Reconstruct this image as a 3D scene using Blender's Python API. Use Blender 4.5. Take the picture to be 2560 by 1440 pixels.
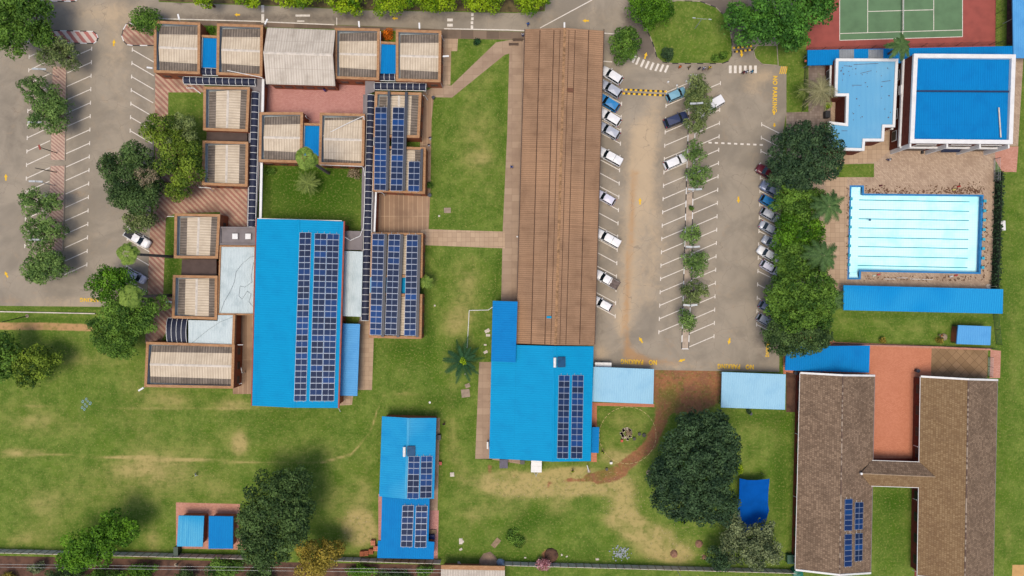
import bpy, bmesh, math, random
import numpy as np
from mathutils import Vector, Matrix
from mathutils.geometry import tessellate_polygon
R = math.radians
S = 0.078          # metres per photograph pixel on the ground
H = 135.0          # flying height of the camera
scene = bpy.context.scene
for o in list(bpy.data.objects): bpy.data.objects.remove(o)
# ------------------------------------------------------------------ camera, sky, sun, exposure
cam = bpy.data.cameras.new('camera'); camo = bpy.data.objects.new('camera', cam)
scene.collection.objects.link(camo); scene.camera = camo
camo.location = (0, 0, H); camo.rotation_euler = (0, 0, 0)
cam.sensor_width = 36; cam.lens = 36*H/(2560*S); cam.clip_end = 9000; cam.clip_start = 1
SUN_EL, SUN_AZ = 75, 208       # degrees; azimuth measured clockwise from +Y
world = bpy.data.worlds.new('World'); scene.world = world; world.use_nodes = True
wn = world.node_tree.nodes; wl = world.node_tree.links
bg = wn['Background']; sky = wn.new('ShaderNodeTexSky'); sky.sky_type = 'NISHITA'
sky.sun_disc = False; sky.sun_elevation = R(SUN_EL); sky.sun_rotation = R(SUN_AZ)
sky.dust_density = 9; sky.air_density = 1.0; sky.ozone_density = 0.5; sky.altitude = 1400
wl.new(sky.outputs[0], bg.inputs[0]); bg.inputs[1].default_value = 0.12
sun = bpy.data.lights.new('sun', 'SUN'); suno = bpy.data.objects.new('sun', sun)
scene.collection.objects.link(suno)
sun.energy = 1.6; sun.angle = R(26); sun.color = (1.0, 0.88, 0.71)
d = Vector((math.sin(R(SUN_AZ))*math.cos(R(SUN_EL)), math.cos(R(SUN_AZ))*math.cos(R(SUN_EL)), math.sin(R(SUN_EL))))
suno.rotation_euler = d.to_track_quat('Z', 'Y').to_euler(); suno.location = (0, 0, 100)
scene.view_settings.view_transform = 'Standard'; scene.view_settings.look = 'None'
scene.view_settings.exposure = 0.81; scene.view_settings.gamma = 1
scene.render.engine = 'CYCLES'
F = 1.55          # picture value of a white horizontal surface under this light
rng = np.random.default_rng(7); random.seed(7)
# ------------------------------------------------------------------ helpers
def lin(c): return c/12.92 if c <= .04045 else ((c+.055)/1.055)**2.4
def C(r, g, b, k=1.0):
    """real-world base colour of a surface that looks r,g,b (0-255) under this daylight"""
    return tuple(min(.86, max(.0015, k*lin(x/255)/F)) for x in (r, g, b)) + (1,)
def W(px, py, h=0.0):
    k = S*(H-h)/H
    return Vector(((px-1280)*k, -(py-720)*k, h))
def L(o): scene.collection.objects.link(o); return o
class MB:
    def __init__(s): s.v=[]; s.f=[]; s.uv=[]; s.mi=[]
    def face(s, pts, uv=None, m=0):
        i=len(s.v); s.v += [tuple(p) for p in pts]; s.f.append(list(range(i, i+len(pts))))
        s.uv += list(uv) if uv else [(p[0], p[1]) for p in pts]; s.mi.append(m)
    def prism(s, poly, z0, z1, m=0, mt=None, bottom=True):
        n=len(poly); mt = m if mt is None else mt
        s.face([(p[0],p[1],z1) for p in poly], None, mt)
        if bottom: s.face([(p[0],p[1],z0) for p in reversed(poly)], None, m)
        for i in range(n):
            a, b = poly[i], poly[(i+1)%n]; l = math.hypot(b[0]-a[0], b[1]-a[1])
            s.face([(a[0],a[1],z0),(b[0],b[1],z0),(b[0],b[1],z1),(a[0],a[1],z1)], [(0,z0),(l,z0),(l,z1),(0,z1)], m)
    def box(s, c, size, rz=0, m=0, rx=0, ry=0):
        M = Matrix.Translation(c) @ Matrix.Rotation(rz,4,'Z') @ Matrix.Rotation(ry,4,'Y') @ Matrix.Rotation(rx,4,'X')
        x,y,z = [q/2 for q in size]
        P = [M @ Vector(p) for p in ((-x,-y,-z),(x,-y,-z),(x,y,-z),(-x,y,-z),(-x,-y,z),(x,-y,z),(x,y,z),(-x,y,z))]
        for q in ((0,3,2,1),(4,5,6,7),(0,1,5,4),(1,2,6,5),(2,3,7,6),(3,0,4,7)): s.face([P[i] for i in q], None, m)
    def tube(s, p0, p1, r0, r1=None, n=8, m=0, caps=True):
        p0=Vector(p0); p1=Vector(p1); r1 = r0 if r1 is None else r1
        d=(p1-p0).normalized(); a=d.orthogonal().normalized(); b=d.cross(a)
        A=[p0+(a*math.cos(t)+b*math.sin(t))*r0 for t in [2*math.pi*i/n for i in range(n)]]
        B=[p1+(a*math.cos(t)+b*math.sin(t))*r1 for t in [2*math.pi*i/n for i in range(n)]]
        for i in range(n): s.face([A[i],A[(i+1)%n],B[(i+1)%n],B[i]],None,m)
        if caps: s.face(list(reversed(A)),None,m); s.face(B,None,m)
    def path(s, pts, r, n=6, m=0):
        for a,b in zip(pts, pts[1:]): s.tube(a,b,r,r,n,m)
    def disc(s, c, r, n=16, m=0, ry=None):
        s.face([(c[0]+r*math.cos(2*math.pi*i/n), c[1]+(ry or r)*math.sin(2*math.pi*i/n), c[2]) for i in range(n)], None, m)
def mesh(name, mb, mats, origin=(0,0,0), smooth=False, merge=False):
    me = bpy.data.meshes.new(name)
    o=Vector(origin); me.from_pydata([tuple(Vector(p)-o) for p in mb.v], [], mb.f)
    uvl = me.uv_layers.new(name='UVMap'); uvl.data.foreach_set('uv', np.array(mb.uv, dtype=np.float32).ravel())
    for m in (mats if isinstance(mats,(list,tuple)) else [mats]): me.materials.append(m)
    me.polygons.foreach_set('material_index', mb.mi)
    if merge or smooth:
        bm=bmesh.new(); bm.from_mesh(me); bmesh.ops.remove_doubles(bm, verts=bm.verts, dist=1e-4)
        bmesh.ops.recalc_face_normals(bm, faces=bm.faces); bm.to_mesh(me); bm.free()
    if smooth: me.polygons.foreach_set('use_smooth', [True]*len(me.polygons))
    me.update(); return me
def tag(o, label=None, cat=None, group=None, kind=None):
    if label: o['label']=label
    if cat: o['category']=cat
    if group: o['group']=group
    if kind: o['kind']=kind
    return o
def one(name, mb, mats, label=None, cat=None, group=None, kind=None, origin=None, smooth=False):
    if origin is None: origin=(0,0,0) if kind else tuple(np.mean(np.array(mb.v),axis=0)[:2])+(0,)
    o=bpy.data.objects.new(name, mesh(name, mb, mats, origin, smooth)); o.location=origin
    return tag(L(o), label, cat, group, kind)
class Thing:
    def __init__(s, name, label, cat, loc=(0,0,0), group=None, rz=0):
        s.o=L(bpy.data.objects.new(name, None)); s.o.location=loc; s.o.rotation_euler=(0,0,rz)
        s.loc=Vector(loc); s.local=False; tag(s.o,label,cat,group); s.o.empty_display_size=.5
    def part(s, name, mb, mats, parent=None, label=None, smooth=False, kind=None):
        o=bpy.data.objects.new(name, mesh(name, mb, mats, (0,0,0) if s.local else s.loc, smooth))
        o.parent = parent or s.o
        return tag(L(o), label, None, None, kind)
def copy_thing(src, loc, rz=0, label=None, scale=1, group=None):
    r=L(src.copy()); r.location=loc; r.rotation_euler=(0,0,rz); r.scale=(scale,)*3
    if label: r['label']=label
    if group: r['group']=group
    for ch in src.children:
        c=L(ch.copy()); c.parent=r
        for g in ch.children: d=L(g.copy()); d.parent=c
    return r
def cen(quad, h=0):
    p=[W(*q,h) for q in quad]; return Vector((sum(a.x for a in p)/len(p), sum(a.y for a in p)/len(p), 0))
def inset(poly, d):
    """shrink a roughly convex quad by d metres"""
    n=len(poly); out=[]; c=sum((Vector(p[:2]) for p in poly), Vector((0,0)))/n
    for i in range(n):
        p=Vector(poly[i][:2]); a=Vector(poly[i-1][:2]); b=Vector(poly[(i+1)%n][:2])
        e1=(p-a).normalized(); e2=(b-p).normalized()
        n1=Vector((-e1.y,e1.x)); n2=Vector((-e2.y,e2.x))
        if n1.dot(c-p)<0 and n==4: n1=-n1
        if n2.dot(c-p)<0 and n==4: n2=-n2
        k=1+n1.dot(n2)
        out.append(p+(n1+n2)/max(k,.3)*d)
    return out
# ------------------------------------------------------------------ materials
class N:
    def __init__(s, name):
        s.m=bpy.data.materials.new(name); s.m.use_nodes=True; s.t=s.m.node_tree
        s.b=s.t.nodes['Principled BSDF']; s.tc=s.t.nodes.new('ShaderNodeTexCoord')
    def n(s, typ, **k):
        x=s.t.nodes.new(typ)
        for a,b in k.items(): setattr(x,a,b)
        return x
    def put(s, sock, v):
        if isinstance(v, bpy.types.NodeSocket): s.t.links.new(v, sock)
        else: sock.default_value=v
    def math(s, op, a, b=0, clamp=False):
        x=s.n('ShaderNodeMath', operation=op, use_clamp=clamp); s.put(x.inputs[0],a); s.put(x.inputs[1],b); return x.outputs[0]
    def noise(s, sc, det=3, vec=None, rough=.55, dist=0):
        x=s.n('ShaderNodeTexNoise'); x.inputs['Scale'].default_value=sc; x.inputs['Detail'].default_value=det
        x.inputs['Roughness'].default_value=rough; x.inputs['Distortion'].default_value=dist
        s.t.links.new(vec or s.tc.outputs['Object'], x.inputs['Vector']); return x.outputs['Fac']
    def ramp(s, v, lo, hi):
        x=s.n('ShaderNodeMapRange'); s.put(x.inputs['Value'],v)
        x.inputs['From Min'].default_value=lo; x.inputs['From Max'].default_value=hi; x.interpolation_type='SMOOTHSTEP'
        return x.outputs[0]
    def mix(s, a, b, f, mode='MIX'):
        x=s.n('ShaderNodeMix', data_type='RGBA', blend_type=mode); s.put(x.inputs[6],a); s.put(x.inputs[7],b); s.put(x.inputs[0],f); return x.outputs[2]
    def attr(s, nm): return s.n('ShaderNodeAttribute', attribute_name=nm).outputs['Fac']
    def scale(s, v, sc):
        x=s.n('ShaderNodeMapping'); x.inputs['Scale'].default_value=sc; s.t.links.new(v,x.inputs['Vector']); return x.outputs[0]
    def rot(s, v, a):
        x=s.n('ShaderNodeMapping'); x.inputs['Rotation'].default_value=(0,0,a); s.t.links.new(v,x.inputs['Vector']); return x.outputs[0]
    def xyz(s, v): x=s.n('ShaderNodeSeparateXYZ'); s.t.links.new(v,x.inputs[0]); return x.outputs
    def bump(s, h, dist=.05, st=.6):
        x=s.n('ShaderNodeBump'); x.inputs['Distance'].default_value=dist; x.inputs['Strength'].default_value=st
        s.t.links.new(h,x.inputs['Height']); s.t.links.new(x.outputs[0], s.b.inputs['Normal'])
    def done(s, col, rough=.8, metal=0, spec=.2):
        s.put(s.b.inputs['Base Color'], col); s.put(s.b.inputs['Roughness'], rough)
        s.b.inputs['Metallic'].default_value=metal; s.b.inputs['Specular IOR Level'].default_value=spec; return s.m
def plain(name, col, rough=.6, metal=0, var=.18, sc=1.2, spec=.4):
    n=N(name); f=n.noise(sc,4); dk=tuple(c*(1-var*2) for c in col[:3])+(1,)
    return n.done(n.mix(dk,col,n.ramp(f,.25,.65)), rough, metal, spec)
def ribbed(name, col, dark, pitch, valley=.35, blot=.5, seam=None, rough=.5, sheet=None, spec=.4, streak=0, fade=None):
    """profiled metal / cement sheet; UV.x runs across the ribs in metres"""
    n=N(name); uv=n.tc.outputs['UV']; x=n.xyz(uv)
    s=n.math('SINE', n.math('MULTIPLY', x[0], 2*math.pi/pitch)); s01=n.ramp(s,-1,1)
    big=n.noise(.35,5,uv); fine=n.noise(4,3,uv)
    c=n.mix(dark,col,n.ramp(big,.5-blot*.6,.5+blot*.15))
    if fade: c=n.mix(c,fade,n.ramp(n.noise(.06,2,uv),.42,.62))
    if streak:
        st=n.noise(1,4,n.scale(uv,(1.6,.12,1))); c=n.mix(c,dark,n.math('MULTIPLY',n.ramp(st,.5,.75),streak))
    if sheet:
        bt=n.n('ShaderNodeTexBrick'); n.t.links.new(uv,bt.inputs['Vector']); bt.offset=0
        bt.inputs['Scale'].default_value=1; bt.inputs['Brick Width'].default_value=sheet[0]; bt.inputs['Row Height'].default_value=sheet[1]
        bt.inputs['Mortar Size'].default_value=sheet[2]; bt.inputs['Mortar Smooth'].default_value=.3
        bt.inputs['Color1'].default_value=(1,1,1,1); bt.inputs['Color2'].default_value=(sheet[3],)*3+(1,); bt.inputs['Mortar'].default_value=(sheet[4],)*3+(1,)
        c=n.mix(c,bt.outputs[0],1.0,'MULTIPLY')
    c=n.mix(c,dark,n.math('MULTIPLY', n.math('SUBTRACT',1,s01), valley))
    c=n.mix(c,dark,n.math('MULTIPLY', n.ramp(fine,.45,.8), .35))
    n.bump(s01,.04,.7)
    return n.done(c,rough,0,spec)
def tiles(name, col, dark, light, w, h, mortar, rough=.85, blot=.4, coord='UV', msz=.02, rz=0, offset=.5):
    n=N(name); uv=n.tc.outputs[coord]
    if rz: uv=n.rot(uv,rz)
    bt=n.n('ShaderNodeTexBrick'); n.t.links.new(uv,bt.inputs['Vector']); bt.offset=offset
    bt.inputs['Scale'].default_value=1; bt.inputs['Brick Width'].default_value=w; bt.inputs['Row Height'].default_value=h
    bt.inputs['Mortar Size'].default_value=msz; bt.inputs['Mortar Smooth'].default_value=.4; bt.inputs['Bias'].default_value=0
    bt.inputs['Color1'].default_value=dark; bt.inputs['Color2'].default_value=light; bt.inputs['Mortar'].default_value=mortar
    c=n.mix(bt.outputs[0], col, .45)
    big=n.noise(.3,5,uv); c=n.mix(c,dark,n.math('MULTIPLY',n.ramp(big,.45,.7),blot))
    n.bump(bt.outputs['Fac'],-.02,.5)
    return n.done(c,rough,0,.2)
def stripes(name, a, b, period, ang, fine=.35, coord='Object', dirt=None):
    n=N(name); v=n.rot(n.tc.outputs[coord], ang); x=n.xyz(v)
    wob=n.math('MULTIPLY', n.noise(5,2),.25)
    s=n.math('SINE', n.math('MULTIPLY', n.math('ADD',x[0],wob), 2*math.pi/period))
    bt=n.noise(6,3); c=n.mix(a,b,n.ramp(s,-.15,.15))
    c=n.mix(c,tuple(q*.45 for q in a[:3])+(1,),n.math('MULTIPLY',n.ramp(bt,.4,.75),fine))
    if dirt: c=n.mix(c,dirt,n.math('MULTIPLY',n.ramp(n.noise(.25,5),.4,.68),.75))
    return n.done(c,.9,0,.2)
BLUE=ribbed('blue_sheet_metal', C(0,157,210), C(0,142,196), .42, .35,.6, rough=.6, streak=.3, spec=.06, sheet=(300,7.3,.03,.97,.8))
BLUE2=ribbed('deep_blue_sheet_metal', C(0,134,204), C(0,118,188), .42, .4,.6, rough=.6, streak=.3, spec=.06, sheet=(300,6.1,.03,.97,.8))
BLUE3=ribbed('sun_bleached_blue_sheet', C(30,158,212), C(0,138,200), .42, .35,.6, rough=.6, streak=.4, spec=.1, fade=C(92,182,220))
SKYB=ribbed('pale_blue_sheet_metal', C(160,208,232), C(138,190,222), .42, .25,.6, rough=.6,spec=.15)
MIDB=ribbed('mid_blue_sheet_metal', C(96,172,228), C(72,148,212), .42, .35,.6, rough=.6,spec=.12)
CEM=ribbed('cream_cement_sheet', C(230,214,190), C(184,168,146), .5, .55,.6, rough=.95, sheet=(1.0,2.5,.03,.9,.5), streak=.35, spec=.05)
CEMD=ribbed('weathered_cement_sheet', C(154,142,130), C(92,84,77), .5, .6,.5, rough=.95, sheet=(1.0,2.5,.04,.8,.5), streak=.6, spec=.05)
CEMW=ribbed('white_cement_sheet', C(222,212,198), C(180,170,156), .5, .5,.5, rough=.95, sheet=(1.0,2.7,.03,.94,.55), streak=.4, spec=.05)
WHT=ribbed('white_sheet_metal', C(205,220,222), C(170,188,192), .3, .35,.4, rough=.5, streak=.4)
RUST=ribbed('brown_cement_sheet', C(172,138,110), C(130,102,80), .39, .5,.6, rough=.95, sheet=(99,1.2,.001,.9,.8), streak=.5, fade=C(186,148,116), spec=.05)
TILE=tiles('brown_roof_tile', C(140,117,96), C(92,75,60), C(164,141,118), .36,.42, C(70,54,46), blot=.5, msz=.035)
TILE2=tiles('lichen_roof_tile', C(148,120,84), C(112,86,62), C(160,136,104), .36,.42, C(86,66,46), blot=.4, msz=.035)
BRICK=tiles('orange_brick', C(172,100,68), C(146,80,54), C(188,116,80), .5,.17, C(120,80,60), blot=.3, msz=.015)
BRICKR=tiles('dark_red_brick', C(116,52,38), C(92,38,28), C(132,66,48), .5,.17, C(100,60,50), blot=.3, msz=.015)
COPE=tiles('brick_coping', C(184,140,100), C(160,116,80), C(196,156,118), .5,.24, C(140,96,66), blot=.3, msz=.012, coord='Object')
WHITE=plain('white_paint', C(238,238,236), .5, var=.06)
GREY=plain('grey_flat_roof', C(136,128,128), .85, var=.12, sc=.6)
DGREY=plain('dark_roof_felt', C(92,76,70), .9, var=.15, sc=.7)
GUT=plain('galvanised_gutter', C(168,178,182), .5, var=.12)
STEEL=plain('dark_steel_beam', C(52,58,72), .5)
GALV=plain('galvanised_metal', C(196,202,204), .45, .3)
BLACKM=plain('black_metal', C(38,38,42), .5)
REDP=plain('red_oxide_paint', C(158,62,46), .6)
GLASSD=plain('dark_window_glass', C(28,34,42), .3, spec=.25)
SMOKE=plain('smoked_polycarbonate', C(44,50,72), .55, var=.12, sc=.4, spec=.15)
WOOD=plain('weathered_timber', C(160,136,108), .85)
CONC=plain('concrete', C(166,148,128), .9, var=.16, sc=1.5)
PEDE=plain('pale_wall_capping', C(224,214,200), .9, var=.15, sc=1)
YEL=plain('yellow_road_paint', C(244,196,40), .8, var=.1, sc=3)
WPT=plain('white_road_paint', C(240,232,220), .8, var=.12, sc=3)
TYRE=plain('tyre_rubber', C(26,26,26), .9)
TRUNK=plain('bark', C(104,84,66), .95, var=.25, sc=3)
PTRUNK=plain('palm_bark', C(108,98,90), .95, var=.25, sc=3)
def solar_mat(name, col, mid, line=False):
    n=N(name); uv=n.tc.outputs['UV']; x=n.xyz(uv)
    def ln(v,k,w):
        f=n.math('FRACT', n.math('MULTIPLY',v,k)); a=n.math('ABSOLUTE', n.math('SUBTRACT',f,.5)); return n.math('GREATER_THAN',a,.5-w)
    g=n.math('MAXIMUM', ln(x[0],12,.05), ln(x[1],6,.05))
    oi=n.n('ShaderNodeObjectInfo').outputs['Random']
    c=n.mix(col, mid, n.math('POWER',oi,2.5)); c=n.mix(c, C(70,92,140), n.math('MULTIPLY',g,.15))
    if line: c=n.mix(c, C(176,190,214), n.math('GREATER_THAN', .013, n.math('ABSOLUTE', n.math('SUBTRACT',x[0],.5))))
    return n.done(c,.5,0,.1)
PV=solar_mat('solar_glass', C(22,50,98), C(18,70,130)); PVM=solar_mat('half_cut_solar_glass', C(18,38,70), C(8,68,132), True)
PVF=plain('panel_frame', C(170,182,206), .4, .2, var=.05)

BRF=plain('brown_window_frame',C(96,60,44),.6)
# ------------------------------------------------------------------ ground, asphalt, paving
def px_of(v):  # world metres -> photograph pixel units on the ground (for wear maps)
    return v[:,0]/S+1280, -v[:,1]/S+720
def blobs(v, lst):
    x,y=px_of(v); out=np.zeros(len(x))
    for b in lst:
        cx,cy,rx,ry,a=b[:5]; an=R(b[5]) if len(b)>5 else 0
        dx,dy=x-cx,y-cy; u=dx*math.cos(an)+dy*math.sin(an); w=-dx*math.sin(an)+dy*math.cos(an)
        out=out+a*np.exp(-((u/rx)**2+(w/ry)**2))
    return out
def trail(v, pts, w, a):
    x,y=px_of(v); best=np.full(len(x),1e9)
    for (x0,y0),(x1,y1) in zip(pts,pts[1:]):
        dx,dy=x1-x0,y1-y0; t=np.clip(((x-x0)*dx+(y-y0)*dy)/(dx*dx+dy*dy),0,1)
        best=np.minimum(best, np.hypot(x-x0-t*dx, y-y0-t*dy))
    return a*np.exp(-(best/w)**2)
def set_attr(me, nm, val):
    at=me.attributes.new(nm,'FLOAT','POINT'); at.data.foreach_set('value', np.clip(val,0,1).astype(np.float32))
DRY=[(1190,330,70,60,.55),(1180,250,55,40,.25),(1200,400,60,30,.45),(1210,200,40,40,.3),(1170,470,60,60,.3),(1230,480,30,70,.2),
 (1170,690,60,60,.55),(1160,790,50,60,.55),(1120,820,40,50,.35),(1120,930,30,60,.4),(1010,930,40,50,.3),(1130,1080,25,90,.5),(1150,1180,30,60,.4),
 (1330,1215,110,32,1.0),(1430,1200,90,30,.95),(1250,1200,70,30,.8),(1480,1215,70,25,.7),(1270,1270,60,30,.4),(1180,1290,60,50,.5),(1400,1270,50,30,.5),
 (1560,1240,50,70,.75),(1560,1300,60,25,.8),(1640,1360,80,50,.85),(1700,1390,60,30,.6),(1600,1330,60,20,.6),(1555,1050,60,40,.5),(1530,1130,50,30,.5),(1600,1110,40,50,.3),
 (900,1330,50,40,1.0),(905,1300,40,60,.5),(840,1250,60,60,.4),(920,1200,30,60,.4),(800,1120,120,40,.3),(560,1100,150,60,.4),(350,1080,60,100,.3),(130,1060,160,40,.5),
 (60,1000,80,60,.35),(350,960,90,60,.4),(230,900,100,30,.35),(200,870,60,60,.25),(440,1000,60,30,.5),(570,1010,60,30,.5),(700,1010,120,14,.45),(600,1110,18,30,.7),
 (50,1130,90,14,.7),(120,1340,60,40,.4),(100,1260,80,60,.5),(250,1240,120,60,.4),(40,1350,60,30,.45),(380,1350,30,50,.6),(430,1200,100,80,.45),(310,1170,150,40,.4),(560,1230,60,60,.4),
 (1880,1130,40,60,.35),(1950,1080,40,100,.25),(1870,1060,60,20,.3),(1440,1180,60,14,.6),(1560,1150,70,20,.4),(2300,820,140,14,.4),(2150,800,100,10,.35),
 (2530,500,20,200,.25),(2530,900,18,200,.3),(2520,1350,14,90,.4),(2250,1380,40,100,.15),(2270,1280,30,40,.2),(1240,160,25,50,.2),(1140,165,25,40,.2),(1720,70,90,60,.45),(1730,120,80,40,.35),
 (1700,30,60,40,.4),(150,790,90,8,.3),(720,500,60,20,.25),(800,520,60,12,.2),(860,1180,60,60,.2),(1005,985,40,10,.5),(1330,1350,110,40,.3)]
LUSH=[(785,500,140,90,.75),(785,440,140,50,.5),(470,260,70,60,.6),(430,640,20,110,.8),(2235,1330,60,130,.55),(2235,1250,60,30,.4),(1330,1290,50,40,.6),(1400,1290,40,30,.4),(1290,1340,50,50,.5),
 (1250,300,20,120,.5),(1090,400,16,180,.4),(1250,500,20,60,.4),(1040,900,90,60,.45),(1080,1000,60,30,.5),(1000,870,60,30,.4),(1110,560,50,30,.3),(1075,800,16,100,.5),(1250,660,16,60,.6),(1235,730,12,60,.5),
 (1900,1050,140,30,.6),(1950,1200,30,150,.7),(1660,1390,50,20,.4),(1590,1410,60,20,.7),(1760,1405,60,16,.7),(1480,1380,60,40,.4),(1330,1400,100,20,.6),(940,1390,120,14,.4),(1150,1350,100,60,.35),
 (240,1010,80,40,.35),(330,1000,60,60,.3),(700,1040,60,50,.35),(620,1060,60,60,.3),(820,1060,80,40,.3),(150,1070,60,40,.25),(330,1090,60,50,.35),(690,1180,60,80,.4),(300,1240,50,50,.3),
 (1700,90,40,60,.2),(1850,130,60,40,.2),(2510,800,40,600,.45),(2200,790,200,14,.5),(2420,800,60,14,.5),(2110,840,120,16,.5),(250,770,260,8,.6),(100,800,200,10,.6),(1225,1000,18,200,.35),(930,880,12,70,.5),
 (1140,1000,40,40,.4),(200,1330,80,60,.5),(500,1385,200,12,.7),(1920,140,40,40,.5),(1985,220,20,60,.5),(1170,560,60,12,.3)]
def ground_attrs(me):
    v=np.empty(len(me.vertices)*3); me.vertices.foreach_get('co',v); v=v.reshape(-1,3)
    set_attr(me,'dry',blobs(v,DRY)+trail(v,[(-60,1142),(160,1138),(430,1148),(700,1158),(800,1158),(880,1135),(925,1080),(945,1020)],3,.5)
        +trail(v,[(960,985),(945,1020),(930,1075)],3,.4)+trail(v,[(-60,1010),(300,1020),(640,1022)],3,.2))
    set_attr(me,'lush',blobs(v,LUSH))
    dirt=trail(v,[(1662,1015),(1650,1060),(1625,1110),(1580,1150),(1540,1180),(1500,1193)],17,1.1)+trail(v,[(1500,1193),(1450,1200),(1380,1206)],5,.5)+blobs(v,[(1475,1190,14,7,1),(1515,1190,20,8,.9),(1540,1185,30,9,.8),(1372,1212,5,14,.9),(1285,1190,7,14,.5),(1225,1172,6,20,.8),
        (1720,960,90,60,1.1),(1720,1000,60,30,.9),(1650,950,30,40,.8),(1790,940,20,30,.8),(350,1385,60,14,.7),(1375,1388,19,14,1.6),(840,1310,60,40,.3),(1150,1180,6,10,.4),(1425,1195,10,8,.5),(1480,1200,60,10,.35)])
    set_attr(me,'dirt',dirt+trail(v,[(-60,1432),(600,1440),(1105,1445)],22,1.3))
    set_attr(me,'sand',trail(v,[(-60,815),(100,816),(232,820)],9,1.1)+blobs(v,[(60,815,200,6,.4),(150,760,200,4,.3),(985,1385,6,6,.3)]))
n=N('lawn'); nz=n.noise(.09,6,rough=.6); nf=n.noise(1.1,6,rough=.7); ng=n.noise(7,2); nb=n.noise(.3,6,rough=.68,dist=.1)
streak=n.noise(1,4,n.scale(n.tc.outputs['Object'],(.5,2.2,1)))
c=n.mix(C(86,114,38),C(116,136,58),n.ramp(nb,.35,.65))
wob=n.math('ADD',n.math('MULTIPLY',n.math('SUBTRACT',nb,.5),1.3),n.math('MULTIPLY',n.math('SUBTRACT',nf,.5),.7))
wob=n.math('ADD',wob,n.math('MULTIPLY',n.math('SUBTRACT',streak,.5),.6))
def amt(nm,g=1.0): return n.ramp(n.math('ADD',n.attr(nm),n.math('MULTIPLY',wob,g)),.12,.95)
c=n.mix(c,C(62,96,20),n.math('MULTIPLY',amt('lush',.45),1.15,True))
c=n.mix(c,n.mix(C(152,148,82),C(198,174,118),n.ramp(n.attr('dry'),.35,.8)),n.math('MULTIPLY',amt('dry',.8),.75))
c=n.mix(c,C(192,152,108),n.ramp(n.math('ADD',n.attr('sand'),n.math('MULTIPLY',wob,.35)),.35,.7))
c=n.mix(c,n.mix(C(162,110,78),C(146,100,76),n.ramp(nb,.4,.6)),n.ramp(n.math('ADD',n.attr('dirt'),n.math('MULTIPLY',wob,.7)),.35,.7))
c=n.mix(c,C(64,92,24),n.math('MULTIPLY',n.ramp(nf,.46,.68),.5)); c=n.mix(c,C(82,114,26),n.math('MULTIPLY',n.ramp(n.noise(.18,4,rough=.6),.5,.66),.45)); c=n.mix(c,C(170,164,96),n.math('MULTIPLY',n.ramp(n.noise(2.6,4,rough=.75),.5,.68),.45))
n.bump(ng,.05,.5); LAWN=n.done(c,.95,0,.1)
def asphalt_mat(name):
    n=N(name); nf=n.noise(3,6,rough=.7); nb=n.noise(.14,5,rough=.6,dist=.5); ng=n.noise(14,2)
    c=n.mix(C(144,135,121),C(166,155,138),n.ramp(nb,.35,.65)); c=n.mix(c,C(170,150,126),n.math('MULTIPLY',n.ramp(n.noise(.5,6,dist=1),.55,.8),.5))
    wob=n.math('MULTIPLY',n.math('SUBTRACT',n.noise(.7,6,rough=.65,dist=1),.5),.9)
    c=n.mix(c,C(206,182,148),n.math('MULTIPLY',n.ramp(n.math('ADD',n.attr('dust'),wob),.05,1.1),.75))
    c=n.mix(c,C(184,140,92),n.math('MULTIPLY',n.ramp(n.math('ADD',n.attr('rust'),wob),.2,1.1),.7))
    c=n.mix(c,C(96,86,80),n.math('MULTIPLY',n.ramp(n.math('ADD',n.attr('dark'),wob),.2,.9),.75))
    vo=n.n('ShaderNodeTexVoronoi',feature='DISTANCE_TO_EDGE'); vo.inputs['Scale'].default_value=.22
    mv=n.n('ShaderNodeVectorMath',operation='ADD'); n.t.links.new(n.tc.outputs['Object'],mv.inputs[0])
    nn=n.n('ShaderNodeTexNoise'); nn.inputs['Scale'].default_value=.8; nn.inputs['Detail'].default_value=4; n.t.links.new(n.tc.outputs['Object'],nn.inputs['Vector'])
    n.t.links.new(nn.outputs['Color'],mv.inputs[1]); n.t.links.new(mv.outputs[0],vo.inputs['Vector'])
    crack=n.math('MULTIPLY',n.math('LESS_THAN',vo.outputs['Distance'],.006),n.ramp(nb,.4,.6))
    c=n.mix(c,C(110,100,92),n.math('MULTIPLY',crack,.35))
    c=n.mix(c,C(108,100,92),n.math('MULTIPLY',n.ramp(nf,.55,.85),.4)); c=n.mix(c,C(178,166,152),n.math('MULTIPLY',n.ramp(ng,.6,.9),.35))
    n.bump(ng,.02,.4); return n.done(c,.92,0,.15)
ASPH=asphalt_mat('worn_asphalt')
def pave(name,col,dark,light,w,h,mortar,blot=.5,msz=.03,rz=0,offset=.5): return tiles(name,col,dark,light,w,h,mortar,.92,blot,'Object',msz,rz,offset)
PTAN=pave('tan_slabs',C(190,164,136),C(172,146,120),C(202,176,146),.9,.9,C(120,98,78),offset=0)
PBRN=pave('brown_slabs',C(166,136,110),C(132,106,86),C(176,146,118),.92,14,C(222,196,160),msz=.05,offset=0,blot=.7)
PLONG=pave('long_walk_slabs',C(176,152,128),C(156,132,112),C(186,162,138),1.9,1.3,C(130,108,90),offset=0,blot=.8)
PPINK=pave('pink_bricks',C(206,150,140),C(184,128,120),C(218,166,156),.35,.2,C(150,104,94),blot=.4)
PPALE=pave('salmon_bricks',C(206,150,128),C(178,122,102),C(220,166,146),.35,.2,C(170,124,108),blot=.3)
PPOOL=pave('pool_deck_bricks',C(190,166,142),C(156,132,112),C(204,182,156),.5,.25,C(150,126,106),blot=.6,rz=R(45))
PTERR=pave('terracotta_bricks',C(208,136,104),C(188,118,88),C(220,150,118),.3,.2,C(176,108,80),blot=.25)
PDIA=pave('diamond_slabs',C(160,128,96),C(128,104,74),C(172,142,108),1.25,1.25,C(84,68,50),blot=.6,rz=R(45),offset=0,msz=.06)
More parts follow.
